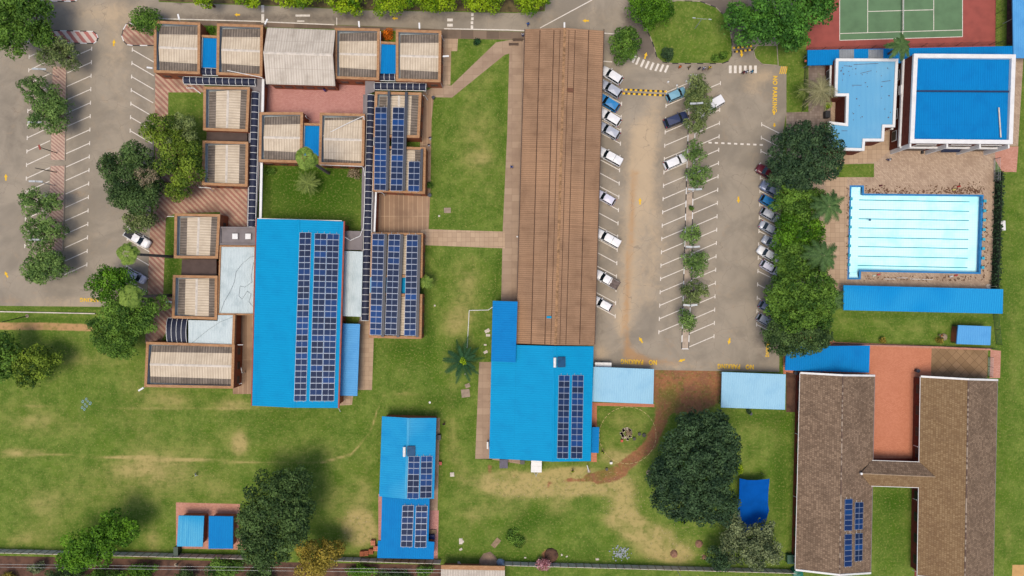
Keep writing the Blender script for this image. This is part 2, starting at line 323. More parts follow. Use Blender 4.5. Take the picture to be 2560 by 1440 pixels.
PGREY=pave('grey_pavers',C(150,134,122),C(112,98,90),C(162,148,136),.5,.5,C(112,98,90),blot=.6,offset=0)
PVERGE=pave('verge_slabs',C(128,110,94),C(98,84,72),C(148,128,110),2.5,1.8,C(150,122,96),blot=.6,offset=0)
PRED=plain('polished_red_floor',C(136,48,30),.5,var=.2)
SOIL=plain('bare_soil',C(104,74,58),.95,var=.3,sc=.8)
HERR=stripes('striped_brick_paving',C(202,172,146),C(172,122,108),.8,R(-45),.35,dirt=C(132,104,90))
HERR2=stripes('striped_median_bricks',C(208,180,160),C(176,140,126),.55,R(-50),.3)
HERR3=stripes('red_white_island_bricks',C(222,206,194),C(190,120,112),1.3,R(-38),.2)
REDC=plain('red_court_surface',C(162,82,72),.9,var=.1,sc=.5)
GRNC=plain('green_court_surface',C(100,134,96),.9,var=.1,sc=.4)
def attrs_asph(me):
    v=np.empty(len(me.vertices)*3); me.vertices.foreach_get('co',v); v=v.reshape(-1,3)
    set_attr(me,'dust',trail(v,[(1600,330),(1590,480),(1578,560),(1572,700),(1562,800)],30,.75)+trail(v,[(1640,250),(1610,420),(1640,600),(1620,750)],26,.4)
        +blobs(v,[(1620,400,50,160,.35),(1640,650,60,160,.15),(290,100,40,80,.5),(260,30,120,30,.6),(300,260,60,120,.25),(230,560,60,160,.15),(150,760,120,20,.5),(1880,220,24,20,.6),(1915,190,30,18,.7),(1500,880,22,24,.7),(1555,830,14,50,.5),(1690,915,80,12,.5),(1870,180,50,30,.3),(1480,40,80,30,.25),(1840,830,24,14,.3)]))
    set_attr(me,'rust',trail(v,[(1587,430),(1578,560),(1570,700),(1562,830),(1575,890),(1620,905)],11,.85)+blobs(v,[(1680,860,40,40,.35),(1735,720,30,150,.25),(1580,890,30,20,.7),(1650,905,60,12,.6),(1800,915,80,10,.4),(390,280,14,40,.5),(195,485,20,10,.7),(370,300,14,60,.3),(20,750,80,16,.4)]))
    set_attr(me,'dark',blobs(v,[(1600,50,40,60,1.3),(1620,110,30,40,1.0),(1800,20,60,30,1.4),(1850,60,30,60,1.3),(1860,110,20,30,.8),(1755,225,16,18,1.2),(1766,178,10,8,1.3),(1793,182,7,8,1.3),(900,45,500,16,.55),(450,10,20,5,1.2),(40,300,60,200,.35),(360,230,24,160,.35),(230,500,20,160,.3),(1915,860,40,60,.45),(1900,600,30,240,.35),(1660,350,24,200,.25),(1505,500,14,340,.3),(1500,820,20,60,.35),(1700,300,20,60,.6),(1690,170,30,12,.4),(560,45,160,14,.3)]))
def sheet(name, poly, z, mat, cell=None, fn=None, holes=(), world_pts=False):
    P=[Vector((*(p if world_pts else W(*p).xy),z)) for p in poly]
    loops=[P]+[[Vector((*W(*p).xy,z)) for p in hl] for hl in holes]
    tris=tessellate_polygon([[q.copy() for q in l] for l in loops]); allv=[q for l in loops for q in l]
    bm=bmesh.new(); vs=[bm.verts.new(q) for q in allv]
    for t in tris:
        try: bm.faces.new([vs[i] for i in t])
        except ValueError: pass
    if cell:
        xs=[p.x for p in P]; ys=[p.y for p in P]
        for ax,lo,hi in ((0,min(xs),max(xs)),(1,min(ys),max(ys))):
            c=lo+cell
            while c<hi:
                co=Vector((c,0,0)) if ax==0 else Vector((0,c,0)); no=Vector((1,0,0)) if ax==0 else Vector((0,1,0))
                bmesh.ops.bisect_plane(bm, geom=bm.verts[:]+bm.edges[:]+bm.faces[:], plane_co=co, plane_no=no); c+=cell
    bmesh.ops.recalc_face_normals(bm, faces=bm.faces)
    if bm.faces and sum(f.normal.z for f in bm.faces)<0: bmesh.ops.reverse_faces(bm, faces=bm.faces)
    me=bpy.data.meshes.new(name); bm.to_mesh(me); bm.free(); me.materials.append(mat)
    if fn: fn(me)
    return tag(L(bpy.data.objects.new(name,me)),kind='structure')
POOL=[(2125.6,465),(2158,465),(2158.6,485.5),(2457,488.5),(2450,683.5),(2151,677.5),(2150,697),(2119.6,697)]
# the ground: one sheet out to the horizon, fine where the photograph looks
gx=np.concatenate([[-4000,-1200,-400,-160],np.arange(-104,104.1,.5),[160,400,1200,4000]])
gy=np.concatenate([[-4000,-1200,-400,-120],np.arange(-60,60.1,.5),[120,400,1200,4000]])
X,Y=np.meshgrid(gx,gy); nxx=len(gx); co=np.stack([X.ravel(),Y.ravel(),np.zeros(X.size)],1)
i,j=np.meshgrid(np.arange(nxx-1),np.arange(len(gy)-1)); a=(j*nxx+i).ravel(); fc=np.stack([a,a+1,a+1+nxx,a+nxx],1)
cx=(co[fc[:,0],0]+co[fc[:,2],0])/2; cy=(co[fc[:,0],1]+co[fc[:,2],1])/2
p0=W(2112,458); p1=W(2464,704); fc=fc[~((cx>p0.x)&(cx<p1.x)&(cy<p0.y)&(cy>p1.y))]
me=bpy.data.meshes.new('ground'); me.vertices.add(len(co)); me.vertices.foreach_set('co',co.ravel())
me.loops.add(fc.size); me.loops.foreach_set('vertex_index',fc.ravel().astype(np.int32)); me.polygons.add(len(fc)); me.polygons.foreach_set('loop_start',np.arange(0,fc.size,4,dtype=np.int32)); me.polygons.foreach_set('loop_total',np.full(len(fc),4,dtype=np.int32))
me.update(calc_edges=True); ground_attrs(me); me.materials.append(LAWN); tag(L(bpy.data.objects.new('ground',me)),kind='structure')
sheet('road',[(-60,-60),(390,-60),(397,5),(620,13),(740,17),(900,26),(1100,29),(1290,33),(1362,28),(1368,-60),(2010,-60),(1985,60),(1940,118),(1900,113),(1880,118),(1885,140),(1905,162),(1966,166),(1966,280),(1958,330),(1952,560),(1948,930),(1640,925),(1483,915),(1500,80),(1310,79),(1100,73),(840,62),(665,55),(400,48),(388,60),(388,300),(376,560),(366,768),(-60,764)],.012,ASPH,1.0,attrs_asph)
sheet('path',[(395,49),(665,55),(840,63),(1100,73),(1312,80),(1312,100),(1145,97),(1128,128),(1125,212),(1100,212),(1100,80),(380,60)],.014,PVERGE)
sheet('path',[(1106,96),(1145,97),(1143,128),(1128,128),(1126,212),(1098,212),(1100,90)],.018,PTAN)
sheet('path',[(1240,106),(1275,100),(1290,130),(1262,137),(1130,244),(1076,243),(1050,234),(1100,210),(1128,214)],.022,PLONG)
sheet('path',[(1274,100),(1316,100),(1298,860),(1253,750),(1257,570),(1268,330)],.016,PLONG)
sheet('path',[(1050,232),(1085,240),(1079,300),(1076,480),(1071,585),(1040,585),(1050,480)],.026,PBRN)
sheet('path',[(1068,573),(1262,579),(1262,621),(1062,613),(1058,640),(1052,640),(1052,575)],.03,PTAN)
sheet('path',[(935,480),(1068,480),(1066,585),(925,583)],.02,PBRN)
sheet('path',[(1198,905),(1232,905),(1230,1149),(1300,1160),(1300,1147),(1188,1147)],.016,PLONG)
sheet('path',[(898,800),(936,805),(930,975),(885,975),(880,1012),(845,1014)],.016,PTAN)
sheet('path',[(640,205),(920,212),(920,320),(640,310)],.016,PPINK)
sheet('path',[(388,183),(465,190),(512,212),(510,232),(421,232),(420,320),(500,440),(505,462),(625,462),(645,570),(550,575),(550,530),(437,534),(415,545),(408,740),(432,745),(432,800),(400,858),(363,858),(376,560),(388,500)],.018,HERR)
sheet('lawn_strip',[(421,231),(512,231),(512,350),(421,350)],.024,LAWN)
sheet('path',[(582,787),(645,787),(645,985),(582,985)],.018,PBRN)
sheet('pool_deck',[(2000,160),(2030,160),(2030,120),(2560,120),(2545,365),(2489,365),(2480,728),(2100,728),(1990,728),(1990,480),(1968,430),(1965,282),(1999,280)],.02,PPOOL,holes=[POOL])
sheet('path',[(1966,281),(2003,281),(2000,160),(2075,160),(2080,420),(1966,350)],.026,PGREY)
sheet('path',[(2185,330),(2240,330),(2230,372),(2190,405),(2095,412),(2110,370)],.024,PTAN)
sheet('lawn_patch',[(2092,411),(2185,409),(2185,443),(2092,443)],.03,LAWN)
sheet('path',[(2062,440),(2118,440),(2115,728),(2062,728)],.028,PTAN)
sheet('path',[(2488,366),(2546,366),(2541,430),(2506,430),(2488,400)],.026,PPALE)
sheet('path',[(2476,874),(2502,877),(2500,945),(2474,945)],.028,PPALE)
sheet('path',[(1958,780),(2090,855),(2330,864),(2330,945),(2302,945),(2302,1160),(2172,1160),(2172,935),(1958,935)],.018,PTERR)
sheet('path',[(2288,945),(2308,945),(2308,1160),(2288,1160)],.024,PRED)
sheet('path',[(2176,1146),(2308,1146),(2308,1158),(2176,1158)],.027,PRED)
sheet('path',[(2329,867),(2470,872),(2468,945),(2327,942)],.022,PDIA)
sheet('path',[(2080,855),(2478,870),(2478,876),(2080,862)],.03,PPALE)
sheet('path',[(1965,930),(1998,935),(1995,1440),(1986,1440),(1988,1030),(1965,1030)],.02,SOIL)
sheet('path',[(1480,1006),(1636,1010),(1636,1018),(1492,1014),(1492,1155),(1478,1155)],.022,PTERR)
sheet('path',[(440,1256),(600,1260),(597,1320),(622,1375),(440,1371)],.016,PPALE)
sheet('path',[(946,1235),(960,1235),(960,1350),(946,1350)],.016,PPINK)
sheet('path',[(1070,1045),(1100,1045),(1094,1276),(1068,1276)],.016,PLONG)
sheet('path',[(1066,1276),(1097,1276),(1094,1397),(1080,1397),(1066,1370)],.02,PPINK)
sheet('path',[(2290,1215),(2302,1215),(2298,1440),(2286,1440)],.02,PRED)
sheet('verge_soil',[(397,-60),(1366,-60),(1360,26),(1290,31),(1100,27),(900,24),(740,15),(620,11),(400,3)],.02,plain('leafy_verge_soil',C(112,98,62),.95,var=.35,sc=.9))
sheet('verge_soil',[(-60,1388),(620,1404),(1105,1412),(1105,1470),(-60,1470)],.02,SOIL)
sheet('lawn_strip',[(1968,159),(2021,159),(2021,280),(1966,280)],.034,LAWN)
# tennis court
sheet('court_surround',[(2030,-60),(2490,-60),(2488,122),(2015,126)],.03,REDC)
sheet('court_surface',[(2099,-60),(2406,-60),(2406,92),(2099,101)],.036,GRNC)
MARK=MB(); YM=MB(); KM=MB()
def line(p,q,w=1.9,mb=MARK,z=.046):
    a=W(*p); b=W(*q); d=(b-a).normalized(); nrm=Vector((-d.y,d.x,0))*w*S/2
    mb.face([(v.x,v.y,z) for v in (a-nrm,b-nrm,b+nrm,a+nrm)])
for p,q in (((2099,-60),(2099,101)),((2099,101),(2406,92)),((2406,92),(2406,-60)),((2169,-60),(2169,81)),((2334,-60),(2334,76)),((2099,84),(2406,75)),((2169,29),(2334,24.5)),):
    line(p,q,1.5)
one('court_marking',MARK,WPT,kind='structure'); MARK=MB()
# ------------------------------------------------------------------ painted bays
def bay(p,q,t=8,T=True):
    line(p,q,2.0,MARK,.03)
    if T: line((p[0]+.2,p[1]-t/2-1),(p[0]-.2,p[1]+t/2+1),2.1,MARK,.034)
for k in range(17): bay((229.5-.75*k,122+33.7*k),(168-.4*k,149+33.6*k))
for k in range(15): bay((73-.78*k,142+33.8*k),(129-.5*k,115+33.8*k))
for k in range(18): bay((331-.9*k,124+33.8*k),(386-.9*k,156+33.8*k))
for k in range(19): bay((1556-1.0*k,193+33.2*k),(1502-1.0*k,164+33.2*k))
for k in range(19):
    y=231+33.3*k; bay((1666-1.05*k,y),(1722-1.0*k,y-24))
for k in range(20):
    y=208+33.3*k; bay((1801-.85*k,y),(1733-.85*k,y+29))
for k in range(16):
    y=311+33.35*k; bay((1904-.85*k,y),(1958-.85*k,y+27))
for cx,cy in ((1155+2,560),(1190,578),(1235,600),(1280,614),(1325,628),(1373,638),(1418,645),(1463,652)):
    x=1280+cx/3.789; y=cy/3.789; line((x+4,y-9),(x-4,y+9),5.5,MARK,.034)
for x in (1825.5,1838,1850.5,1863,1876,1888.5): line((x,164),(x,183),6.8,MARK,.034)
for k in range(9): line((1771+k*16,356.5+k*.7),(1779+k*16,356.9+k*.7),4,MARK,.034)
for (x,y,w,h) in ((1125,50,14,7),(1125,63,14,7),(757,39,36,5),(752,53,18,3),(1181,37,6,7),(1181,47,6,7),(1180,57,6,7),(1180,68,6,9),(657,22,7,18),(657,46,7,22)):
    line((x-w/2,y),(x+w/2,y),h,MARK,.034)
line((842,44),(842,63),2,MARK,.034); line((1350,70),(1480,0),2.2,MARK,.034)
for a_,b_ in (((1268,75),(1313,77)),((1110,72),(1268,75)),((400,47),(664,54)),((664,55),(836,62)),((1510,83),(1535,85)),((1508,153),(1530,155))): line(a_,b_,2.4,MARK,.036)
one('parking_bay_marking',MARK,WPT,kind='structure')
def arrow(x,y,dx,dy,l=17,mb=YM):
    d=math.hypot(dx,dy); dx/=d; dy/=d; nx,ny=-dy,dx; z=.034
    def P(u,v): q=W(x+dx*u+nx*v,y+dy*u+ny*v); return (q.x,q.y,z)
    mb.face([P(-l/2,-2),P(0,-2),P(0,2),P(-l/2,2)]); mb.face([P(0,-4.5),P(l/2,0),P(0,4.5)])
for a_ in ((1464,52,-1,0),(1600,503,0,-1),(1846,500,0,1),(1602,850,-.6,-1),(1823,853,-.2,1),(1704,901,-1,.3),(285,107,.1,-1),(15,443,0,-1),(16,686,-.5,-1),(1614,139,.3,-1),(1854,135,0,1),(987,46,-1,0,14),(1935,282,0,-1,10),(1936,313,0,1,10),(593,37,-1,0,14)): arrow(*a_)
for k in range(4): line((1954+k*4.8,166),(1949+k*4.8,185),2.4,YM,.034)
one('road_arrow_marking',YM,YEL,kind='structure')
def text(s,x,y,rot,size,sx=1.0,name='painted_lettering',z=.04,m=YEL):
    cu=bpy.data.curves.new(name,'FONT'); cu.body=s; cu.size=1; cu.align_x='CENTER'; cu.align_y='CENTER'; cu.space_character=1.12; cu.offset=.035
    o=bpy.data.objects.new('t',cu); L(o); dg=bpy.context.evaluated_depsgraph_get(); me=bpy.data.meshes.new_from_object(o.evaluated_get(dg)); bpy.data.objects.remove(o)
    me.materials.clear(); me.materials.append(m); r=L(bpy.data.objects.new(name,me)); q=W(x,y); r.location=(q.x,q.y,z); r.rotation_euler=(0,0,R(rot)); k=size*S; r.scale=(k*sx,k,1)
    return tag(r,kind='structure')
text('NO   PARKING',1597,904.5,178.5,16,.78); text('NO   PARKING',1839,916,178.5,16,.78)
text('NO PARKING',1936.5,235,-91,15,.92); text('PARKING',1918.5,873,-93,12,.72); text('PARKING',228,749.5,179,13,.95)
# yellow and black speed humps
def hump_row(p,q,n_,off,w=5,parent=None,i0=0):
    Y_=MB(); K_=MB()
    for i in range(n_):
        t0=i/n_; t1=(i+1)/n_; a=W(p[0]+(q[0]-p[0])*t0,p[1]+(q[1]-p[1])*t0); b=W(p[0]+(q[0]-p[0])*t1,p[1]+(q[1]-p[1])*t1)
        d=(b-a).normalized(); nr=Vector((-d.y,d.x,0))*w*S/2; mb=Y_ if (i+off)%2==0 else K_
        for s0,s1,z0,z1 in ((-1,-.3,.02,.07),(-.3,.3,.07,.07),(.3,1,.07,.02)):
            mb.face([(*(a+nr*s0).xy,z0),(*(b+nr*s0).xy,z0),(*(b+nr*s1).xy,z1),(*(a+nr*s1).xy,z1)])
    return Y_,K_
for lab,rows in (('long yellow and black speed hump across the left car park lane',(((1562,224),(1667,229),17,0),((1556,233.5),(1667,239),17,0))),
                 ('short yellow and black speed hump below the large dark tree at the top',(((1832,120),(1880,115),9,0),((1834,130),(1882,124),9,1)))):
    t=Thing('speed_hump',lab,'speed hump',tuple(W(*rows[0][0])),group='speed humps in the car park')
    for r_ in rows:
        a_,b_=hump_row(r_[0],r_[1],r_[2],r_[3]); a_.mi=[0]*len(a_.f)+[1]*len(b_.f); k=len(a_.v); a_.v+=b_.v; a_.f+=[[i+k for i in f] for f in b_.f]; a_.uv+=b_.uv; t.part('banded_strip',a_,[YEL,BLACKM])
# kerbed islands
def island(name,label,poly,mat,kerbm=WHITE,h=.13,cat='traffic island',kerb=.16,blocks=True,alt=BLACKM):
    c_=Vector((sum(W(*p).x for p in poly)/len(poly),sum(W(*p).y for p in poly)/len(poly),0)); t=Thing(name,label,cat,tuple(c_))
    P=[W(*p).xy for p in poly]; ins=inset_poly(P,kerb); m1=MB(); m1.prism(ins,0,h-.01,bottom=False); t.part('surface',m1,mat)
    m2=MB(); k=0
    for i in range(len(P)):
        a,b=P[i],P[(i+1)%len(P)]; ai,bi=ins[i],ins[(i+1)%len(P)]; n_=max(1,round((b-a).length/1.3)) if blocks else 1
        for j in range(n_):
            u,v=j/n_,(j+1)/n_; a0=a.lerp(b,u); b0=a.lerp(b,v); a1=ai.lerp(bi,u); b1=ai.lerp(bi,v); m_=k%2 if blocks else 0; k+=1
            m2.face([(*a0,h),(*b0,h),(*b1,h),(*a1,h)],None,m_); m2.face([(*a0,0),(*b0,0),(*b0,h),(*a0,h)],None,m_)
    t.part('kerb',m2,[kerbm,alt]); return t
def inset_poly(P,d):
    ar=sum(P[i].x*P[(i+1)%len(P)].y-P[(i+1)%len(P)].x*P[i].y for i in range(len(P))); sg=1 if ar>0 else -1; out=[]
    for i in range(len(P)):
        a,p,b=P[i-1],P[i],P[(i+1)%len(P)]; e1=(p-a).normalized(); e2=(b-p).normalized()
        n1=Vector((-e1.y,e1.x))*sg; n2=Vector((-e2.y,e2.x))*sg; out.append(p+(n1+n2)/max(.5,1+n1.dot(n2))*d)
    return out
GK=plain('old_kerb_concrete',C(170,156,140),.9)
island('parking_median','long narrow kerbed median planted with small trees between the centre bays',[(1724,187),(1743,187),(1733,480),(1729,700),(1722,873),(1703,873),(1711,600),(1716,420)],plain('worn_median_concrete',C(190,172,152),.95,var=.15,sc=1),WHITE,cat='median')
island('parking_median','upper striped brick median under thin trees in the left car park',[(131,165),(168,165),(166,260),(164,402),(126,402),(129,260)],HERR2,GK,cat='median',blocks=False)
island('parking_median','lower striped brick median in the left car park, below the narrow gap',[(126,413),(164,413),(162,520),(158,628),(118,628),(122,520)],HERR2,GK,cat='median',blocks=False)
island('traffic_island','red and white striped island with black and white kerb beside the big top left tree',[(60,76),(135,76),(234,78),(243,85),(247,95),(243,104),(235,110),(150,108),(60,106)],HERR3,WHITE)
island('traffic_island','red and white striped island clipped by the top edge',[(60,-40),(194,-40),(198,-3),(190,4),(178,5),(60,2)],HERR3,WHITE)
island('traffic_island','rounded striped brick corner beside the top left classroom block, under the round tree',[(324,56),(345,66),(388,60),(388,115),(332,115),(318,113),(309,104),(304,90),(308,74),(316,60)],HERR,WHITE)
isl=island('traffic_island','large kerbed lawn island with clipped shrubs at the head of the car park',[(1692,1),(1750,3),(1790,18),(1815,43),(1827,80),(1831,115),(1830,142),(1822,154),(1805,160),(1680,160),(1655,156),(1641,144),(1634,118),(1624,92),(1612,68),(1608,40),(1640,12)],LAWN,GK)
ar2=island('traffic_island','small kerbed lawn wedge right of the short speed hump',[(1893,113),(1943,113),(1946,165),(1905,162),(1887,146),(1882,125)],LAWN,GK,blocks=False)
# ------------------------------------------------------------------ buildings
def lerp(a,b,t): return a+(b-a)*t
def roof_face(mb, a,b,c,d, m=0, uoff=0):
    """a-b along the ridge (u), a-d down the slope (v)"""
    a,b,c,d=[Vector(p) for p in (a,b,c,d)]; u=(b-a).normalized(); 
    def q(p): r=p-a; x=r.dot(u); return (x+uoff,(r-u*x).length)
    mb.face([a,b,c,d],[q(a),q(b),q(c),q(d)],m)
def gable(mb, q, rise, vertical, m=0, me=None, eave=.0, shift=0.0):
    """q: world TL,TR,BR,BL at eave height. eave: depth of a separately weathered row, in share of the slope"""
    tl,tr,br,bl=q
    if vertical: A=lerp(tl,tr,.5+shift); B=lerp(bl,br,.5+shift); sl=((A,B,bl,tl),(B,A,tr,br))
    else: A=lerp(tl,bl,.5+shift); B=lerp(tr,br,.5+shift); sl=((B,A,tl,tr),(A,B,br,bl))
    A=A+Vector((0,0,rise)); B=B+Vector((0,0,rise))
    if vertical: sl=((A,B,bl,tl),(B,A,tr,br))
    else: sl=((B,A,tl,tr),(A,B,br,bl))
    for s in sl:
        a,b,c,d=s
        if eave:
            c1=lerp(b,c,1-eave); d1=lerp(a,d,1-eave); roof_face(mb,a,b,c1,d1,m); roof_face(mb,d1,c1,c,d,me)
        else: roof_face(mb,a,b,c,d,m)
    return A,B
def ring(mb,outer,inner,zo0,z1,zi0,m=0,top=True):
    n=len(outer)
    for i in range(n):
        a,b=outer[i],outer[(i+1)%n]; ai,bi=inner[i],inner[(i+1)%n]; l=(Vector(b)-Vector(a)).length
        mb.face([(a[0],a[1],zo0),(b[0],b[1],zo0),(b[0],b[1],z1),(a[0],a[1],z1)],[(0,zo0),(l,zo0),(l,z1),(0,z1)],m)
        mb.face([(ai[0],ai[1],zi0),(bi[0],bi[1],zi0),(bi[0],bi[1],z1),(ai[0],ai[1],z1)],[(0,zi0),(l,zi0),(l,z1),(0,z1)],m)
        if top: mb.face([(a[0],a[1],z1),(b[0],b[1],z1),(bi[0],bi[1],z1),(ai[0],ai[1],z1)],None,m)
def windows(t, a, b, z0, z1, n, w=1.4, out=None, mat=None):
    """n windows (frame > pane) on the wall from a to b"""
    a=Vector((a[0],a[1],0)); b=Vector((b[0],b[1],0)); d=(b-a); l=d.length; d.normalize(); nr=Vector((-d.y,d.x,0))
    if out is not None and nr.dot(Vector((out[0],out[1],0)))<0: nr=-nr
    for i in range(n):
        c=a+d*(l*(i+.5)/n)+nr*.03; f=MB(); f.box((c.x,c.y,(z0+z1)/2),(w,.1,z1-z0),math.atan2(d.y,d.x))
        fo=t.part('window',f,mat or BRF); p=MB(); c2=c+nr*.055
        for s_ in (-1,1): cc=c2+d*s_*w*.235; p.box((cc.x,cc.y,(z0+z1)/2),(w*.41,.03,(z1-z0)*.86),math.atan2(d.y,d.x))
        t.part('pane',p,GLASSD,parent=fo)
def block(label,q,h=4.0,ridge='h',th=.42,drop=.75,rise=.45,eave=.38,name='classroom_block',mats=(CEM,CEMD),cap=True,win=None):
    P=[W(*p,h) for p in q]; c_=cen(q,h); t=Thing(name,label,'classroom block',tuple(c_),group='brick classroom blocks')
    O=[p.xy for p in P]; I=inset_poly(O,th); w=MB(); ring(w,O,I,0,h-.12,h-drop-.3); t.part('wall',w,BRICK)
    k=MB(); ring(k,inset_poly(O,-.05),inset_poly(O,th+.03),h-.12,h,h-.12); t.part('coping',k,COPE)
    z=h-drop; Q=[Vector((*p,z)) for p in inset_poly(O,th-.02)]; g=MB(); Q2=[Vector((*p,z)) for p in inset_poly(O,th+.3)]
    if ridge=='v': R_=[Q2[0].copy(),Q[1],Q[2],Q2[3].copy()]; 
    else: R_=[Q2[0],Q[1],Q[2],Q2[3]]
    A,B=gable(g,R_,rise,ridge=='v',0,1,eave)
    bo=MB(); bo.face([(p.x,p.y,z-.25) for p in Q]); 
    li=MB(); LI=inset_poly(O,th+.02)
    for i in range(4):
        a,b=LI[i],LI[(i+1)%4]; li.face([(a[0],a[1],h-drop-.3),(b[0],b[1],h-drop-.3),(b[0],b[1],h-.16),(a[0],a[1],h-.16)])
    t.part('roof',g,list(mats)); t.part('gutter',bo,GUT); t.part('flashing',li,GUT)
    # ridge capping
    rc=MB(); d=(B-A).normalized(); n_=Vector((-d.y,d.x,0))*.22
    rc.face([A+n_+Vector((0,0,-.01)),B+n_+Vector((0,0,-.01)),B+Vector((0,0,.06)),A+Vector((0,0,.06))]); rc.face([A-n_+Vector((0,0,-.01)),B-n_+Vector((0,0,-.01)),B+Vector((0,0,.06)),A+Vector((0,0,.06))])
    t.part('ridge_cap',rc,PEDE)
    if win:
        for (i,n_) in win:
            a,b=O[i],O[(i+1)%4]; mid=(a+b)/2-c_.xy; windows(t,a,b,1.2,2.4,n_,out=mid)
    return t
B1=block('brick classroom block with recessed cream roof at the very top left of the complex',[(385,52),(500,57),(499,185),(385,181)],win=[(2,3)])
B2=block('brick classroom block with recessed cream roof, directly left of the big whitish gable roof',[(543,59),(657,63),(655,191),(541,186)])
B3=block('upper of two brick classroom blocks left of the smoked canopy, beside the lawn',[(509,217),(624,218),(619,329),(508,325)],ridge='v')
B4=block('lower of two brick classroom blocks left of the smoked canopy, next to dark trees',[(507,352),(620,355),(618,466),(505,462)],ridge='v',win=[(2,3)])
B5=block('brick classroom block with recessed cream roof, directly right of the big whitish gable roof',[(837,70),(949,72),(947,200),(837,196)],win=[(2,3)])
B6=block('rightmost brick classroom block of the top row, beside the orange shrub',[(990,74),(1103,77),(1101,205),(990,202)],win=[(2,3),(1,3)])
B7=block('brick classroom block left of the tall fan palm, below the pink courtyard',[(649,281),(757,281),(755,407),(647,404)],win=[(2,3)])
B8=block('brick classroom block right of the tall fan palm, white pipe lying across its roof',[(800,282),(912,285),(909,414),(797,411)],win=[(2,3)],eave=.12)
B9=block('brick classroom block under the upper ends of the two long solar rows',[(938,229),(1053,232),(1048,344),(934,342)],ridge='v',win=[(1,3)])
B10=block('brick classroom block under the lower ends of the three shorter solar rows',[(934,365),(1064,369),(1062,484),(932,478)],ridge='v',win=[(2,3)])
B11=block('brick classroom block above the dark sunken yard, beside the striped paving on the left',[(437,534),(550,536),(544,646),(435,645)],ridge='v',win=[(1,2)])
B12=block('brick classroom block below the dark sunken yard, beside the white flat sheet roof',[(433,688),(543,690),(542,799),(430,795)],ridge='v')
B13=block('wide brick classroom block with long cream roof at the lower left end of the complex',[(366,855),(586,862),(583,971),(361,967)],ridge='h',rise=.5,eave=.34,win=[(1,3)])
B14=block('upper brick classroom block under the three longest solar rows',[(929,582),(1057,583),(1055,694),(926,692)],ridge='v',win=[(1,3)])
B15=block('lower brick classroom block under the three longest solar rows, at their bottom ends',[(925,733),(1055,736),(1053,847),(922,844)],ridge='v',win=[(1,3)])
# flat infill roofs between the blocks
def flat(name,label,q,h,mat,cat='flat roof',lip=None,th=.25,group=None,partname='roof',rib='u',z1=None,post=0,fall=0,walls=None,wallin=.35,wallmat=None):
    P=[W(*p,h) for p in q]; c_=cen(q,h); t=Thing(name,label,cat,tuple(c_),group=group)
    g=MB(); Z=[h,h,h-fall,h-fall] if len(P)==4 else [h]*len(P)
    T=[Vector((p.x,p.y,z)) for p,z in zip(P,Z)]
    if rib=='u': u=(T[1]-T[0]).normalized()
    else: u=(T[-1]-T[0]).normalized()
    v=Vector((-u.y,u.x,0))
    g.face(T,[((p-T[0]).dot(u),(p-T[0]).dot(v)) for p in T])
    for i in range(len(T)):
        a,b=T[i],T[(i+1)%len(T)]; dn=Vector((0,0,-th)); g.face([a+dn,b+dn,b,a],[(0,0)]*4)
    g.face([p+Vector((0,0,-th)) for p in reversed(T)],[(0,0)]*len(T)); t.part(partname,g,mat)
    if lip:
        k=MB(); O=[p.xy for p in P]; ring(k,O,inset_poly(O,.3),h-th,h+.3,h-.05); t.part('parapet',k,lip)
    if walls:
        O=inset_poly([p.xy for p in P],wallin); w=MB(); ring(w,O,inset_poly(O,.2),0,h-th-max(fall,0)+.0,0); t.part('wall',w,wallmat or BRICK)
    if post:
        O=inset_poly([p.xy for p in P],.5); n=len(O)
        pts=[]
        if n==4:
            la=(O[1]-O[0]).length; lb=(O[3]-O[0]).length
            if la>lb: pts=[O[0].lerp(O[1],i/(post-1)) for i in range(post)]+[O[3].lerp(O[2],i/(post-1)) for i in range(post)]
            else: pts=[O[0].lerp(O[3],i/(post-1)) for i in range(post)]+[O[1].lerp(O[2],i/(post-1)) for i in range(post)]
        for p in pts:
            m_=MB(); m_.tube((p.x,p.y,0),(p.x,p.y,h-th-fall*.5-.02),.06,n=8); t.part('post',m_,GALV)
    return t
for lab,q in (('bright blue sheet roof between the two top left classroom blocks',[(505,88),(544,90),(543,169),(502,169)]),
              ('bright blue sheet roof below the orange shrub, between the two top right classroom blocks',[(951,104),(990,106),(989,184),(948,184)]),
              ('bright blue sheet roof above the fan palm, between the two courtyard classroom blocks',[(760,308),(801,309),(798,390),(757,389)])):
    t=flat('link_roof',lab,q,3.1,BLUE2,lip=None,group='blue link roofs between classroom blocks',walls=True,wallin=.1)
    P=[W(*p,3.3).xy for p in q]; k=MB(); k.prism([P[0],P[1],P[1].lerp(P[2],.07),P[0].lerp(P[3],.07)],2.8,3.5); t.part('parapet',k,COPE)
    k=MB(); k.prism([P[0].lerp(P[1],0),P[0].lerp(P[1],.07),P[3].lerp(P[2],.07),P[3]],3.12,3.3); t.part('gutter',k,GUT)
flat('link_roof','blue sheet roof mostly hidden under the middle of the three longest solar rows',[(926,693),(1050,694),(1049,734),(925,733)],3.4,BLUE,group='blue link roofs between classroom blocks',walls=True)
flat('flat_roof','dark sunken roof between the two classroom blocks in the left column',[(455,648),(541,648),(541,689),(453,688)],2.6,DGREY,walls=True,lip=None)
flat('flat_roof','dark roof between the upper and lower classroom blocks left of the smoked walkway',[(517,330),(618,331),(618,353),(516,351)],2.6,DGREY,walls=True)
t=flat('flat_roof','grey flat roof with two square white skylights',[(550,567),(641,568),(640,613),(549,612)],3.3,GREY,walls=True,lip=GREY)
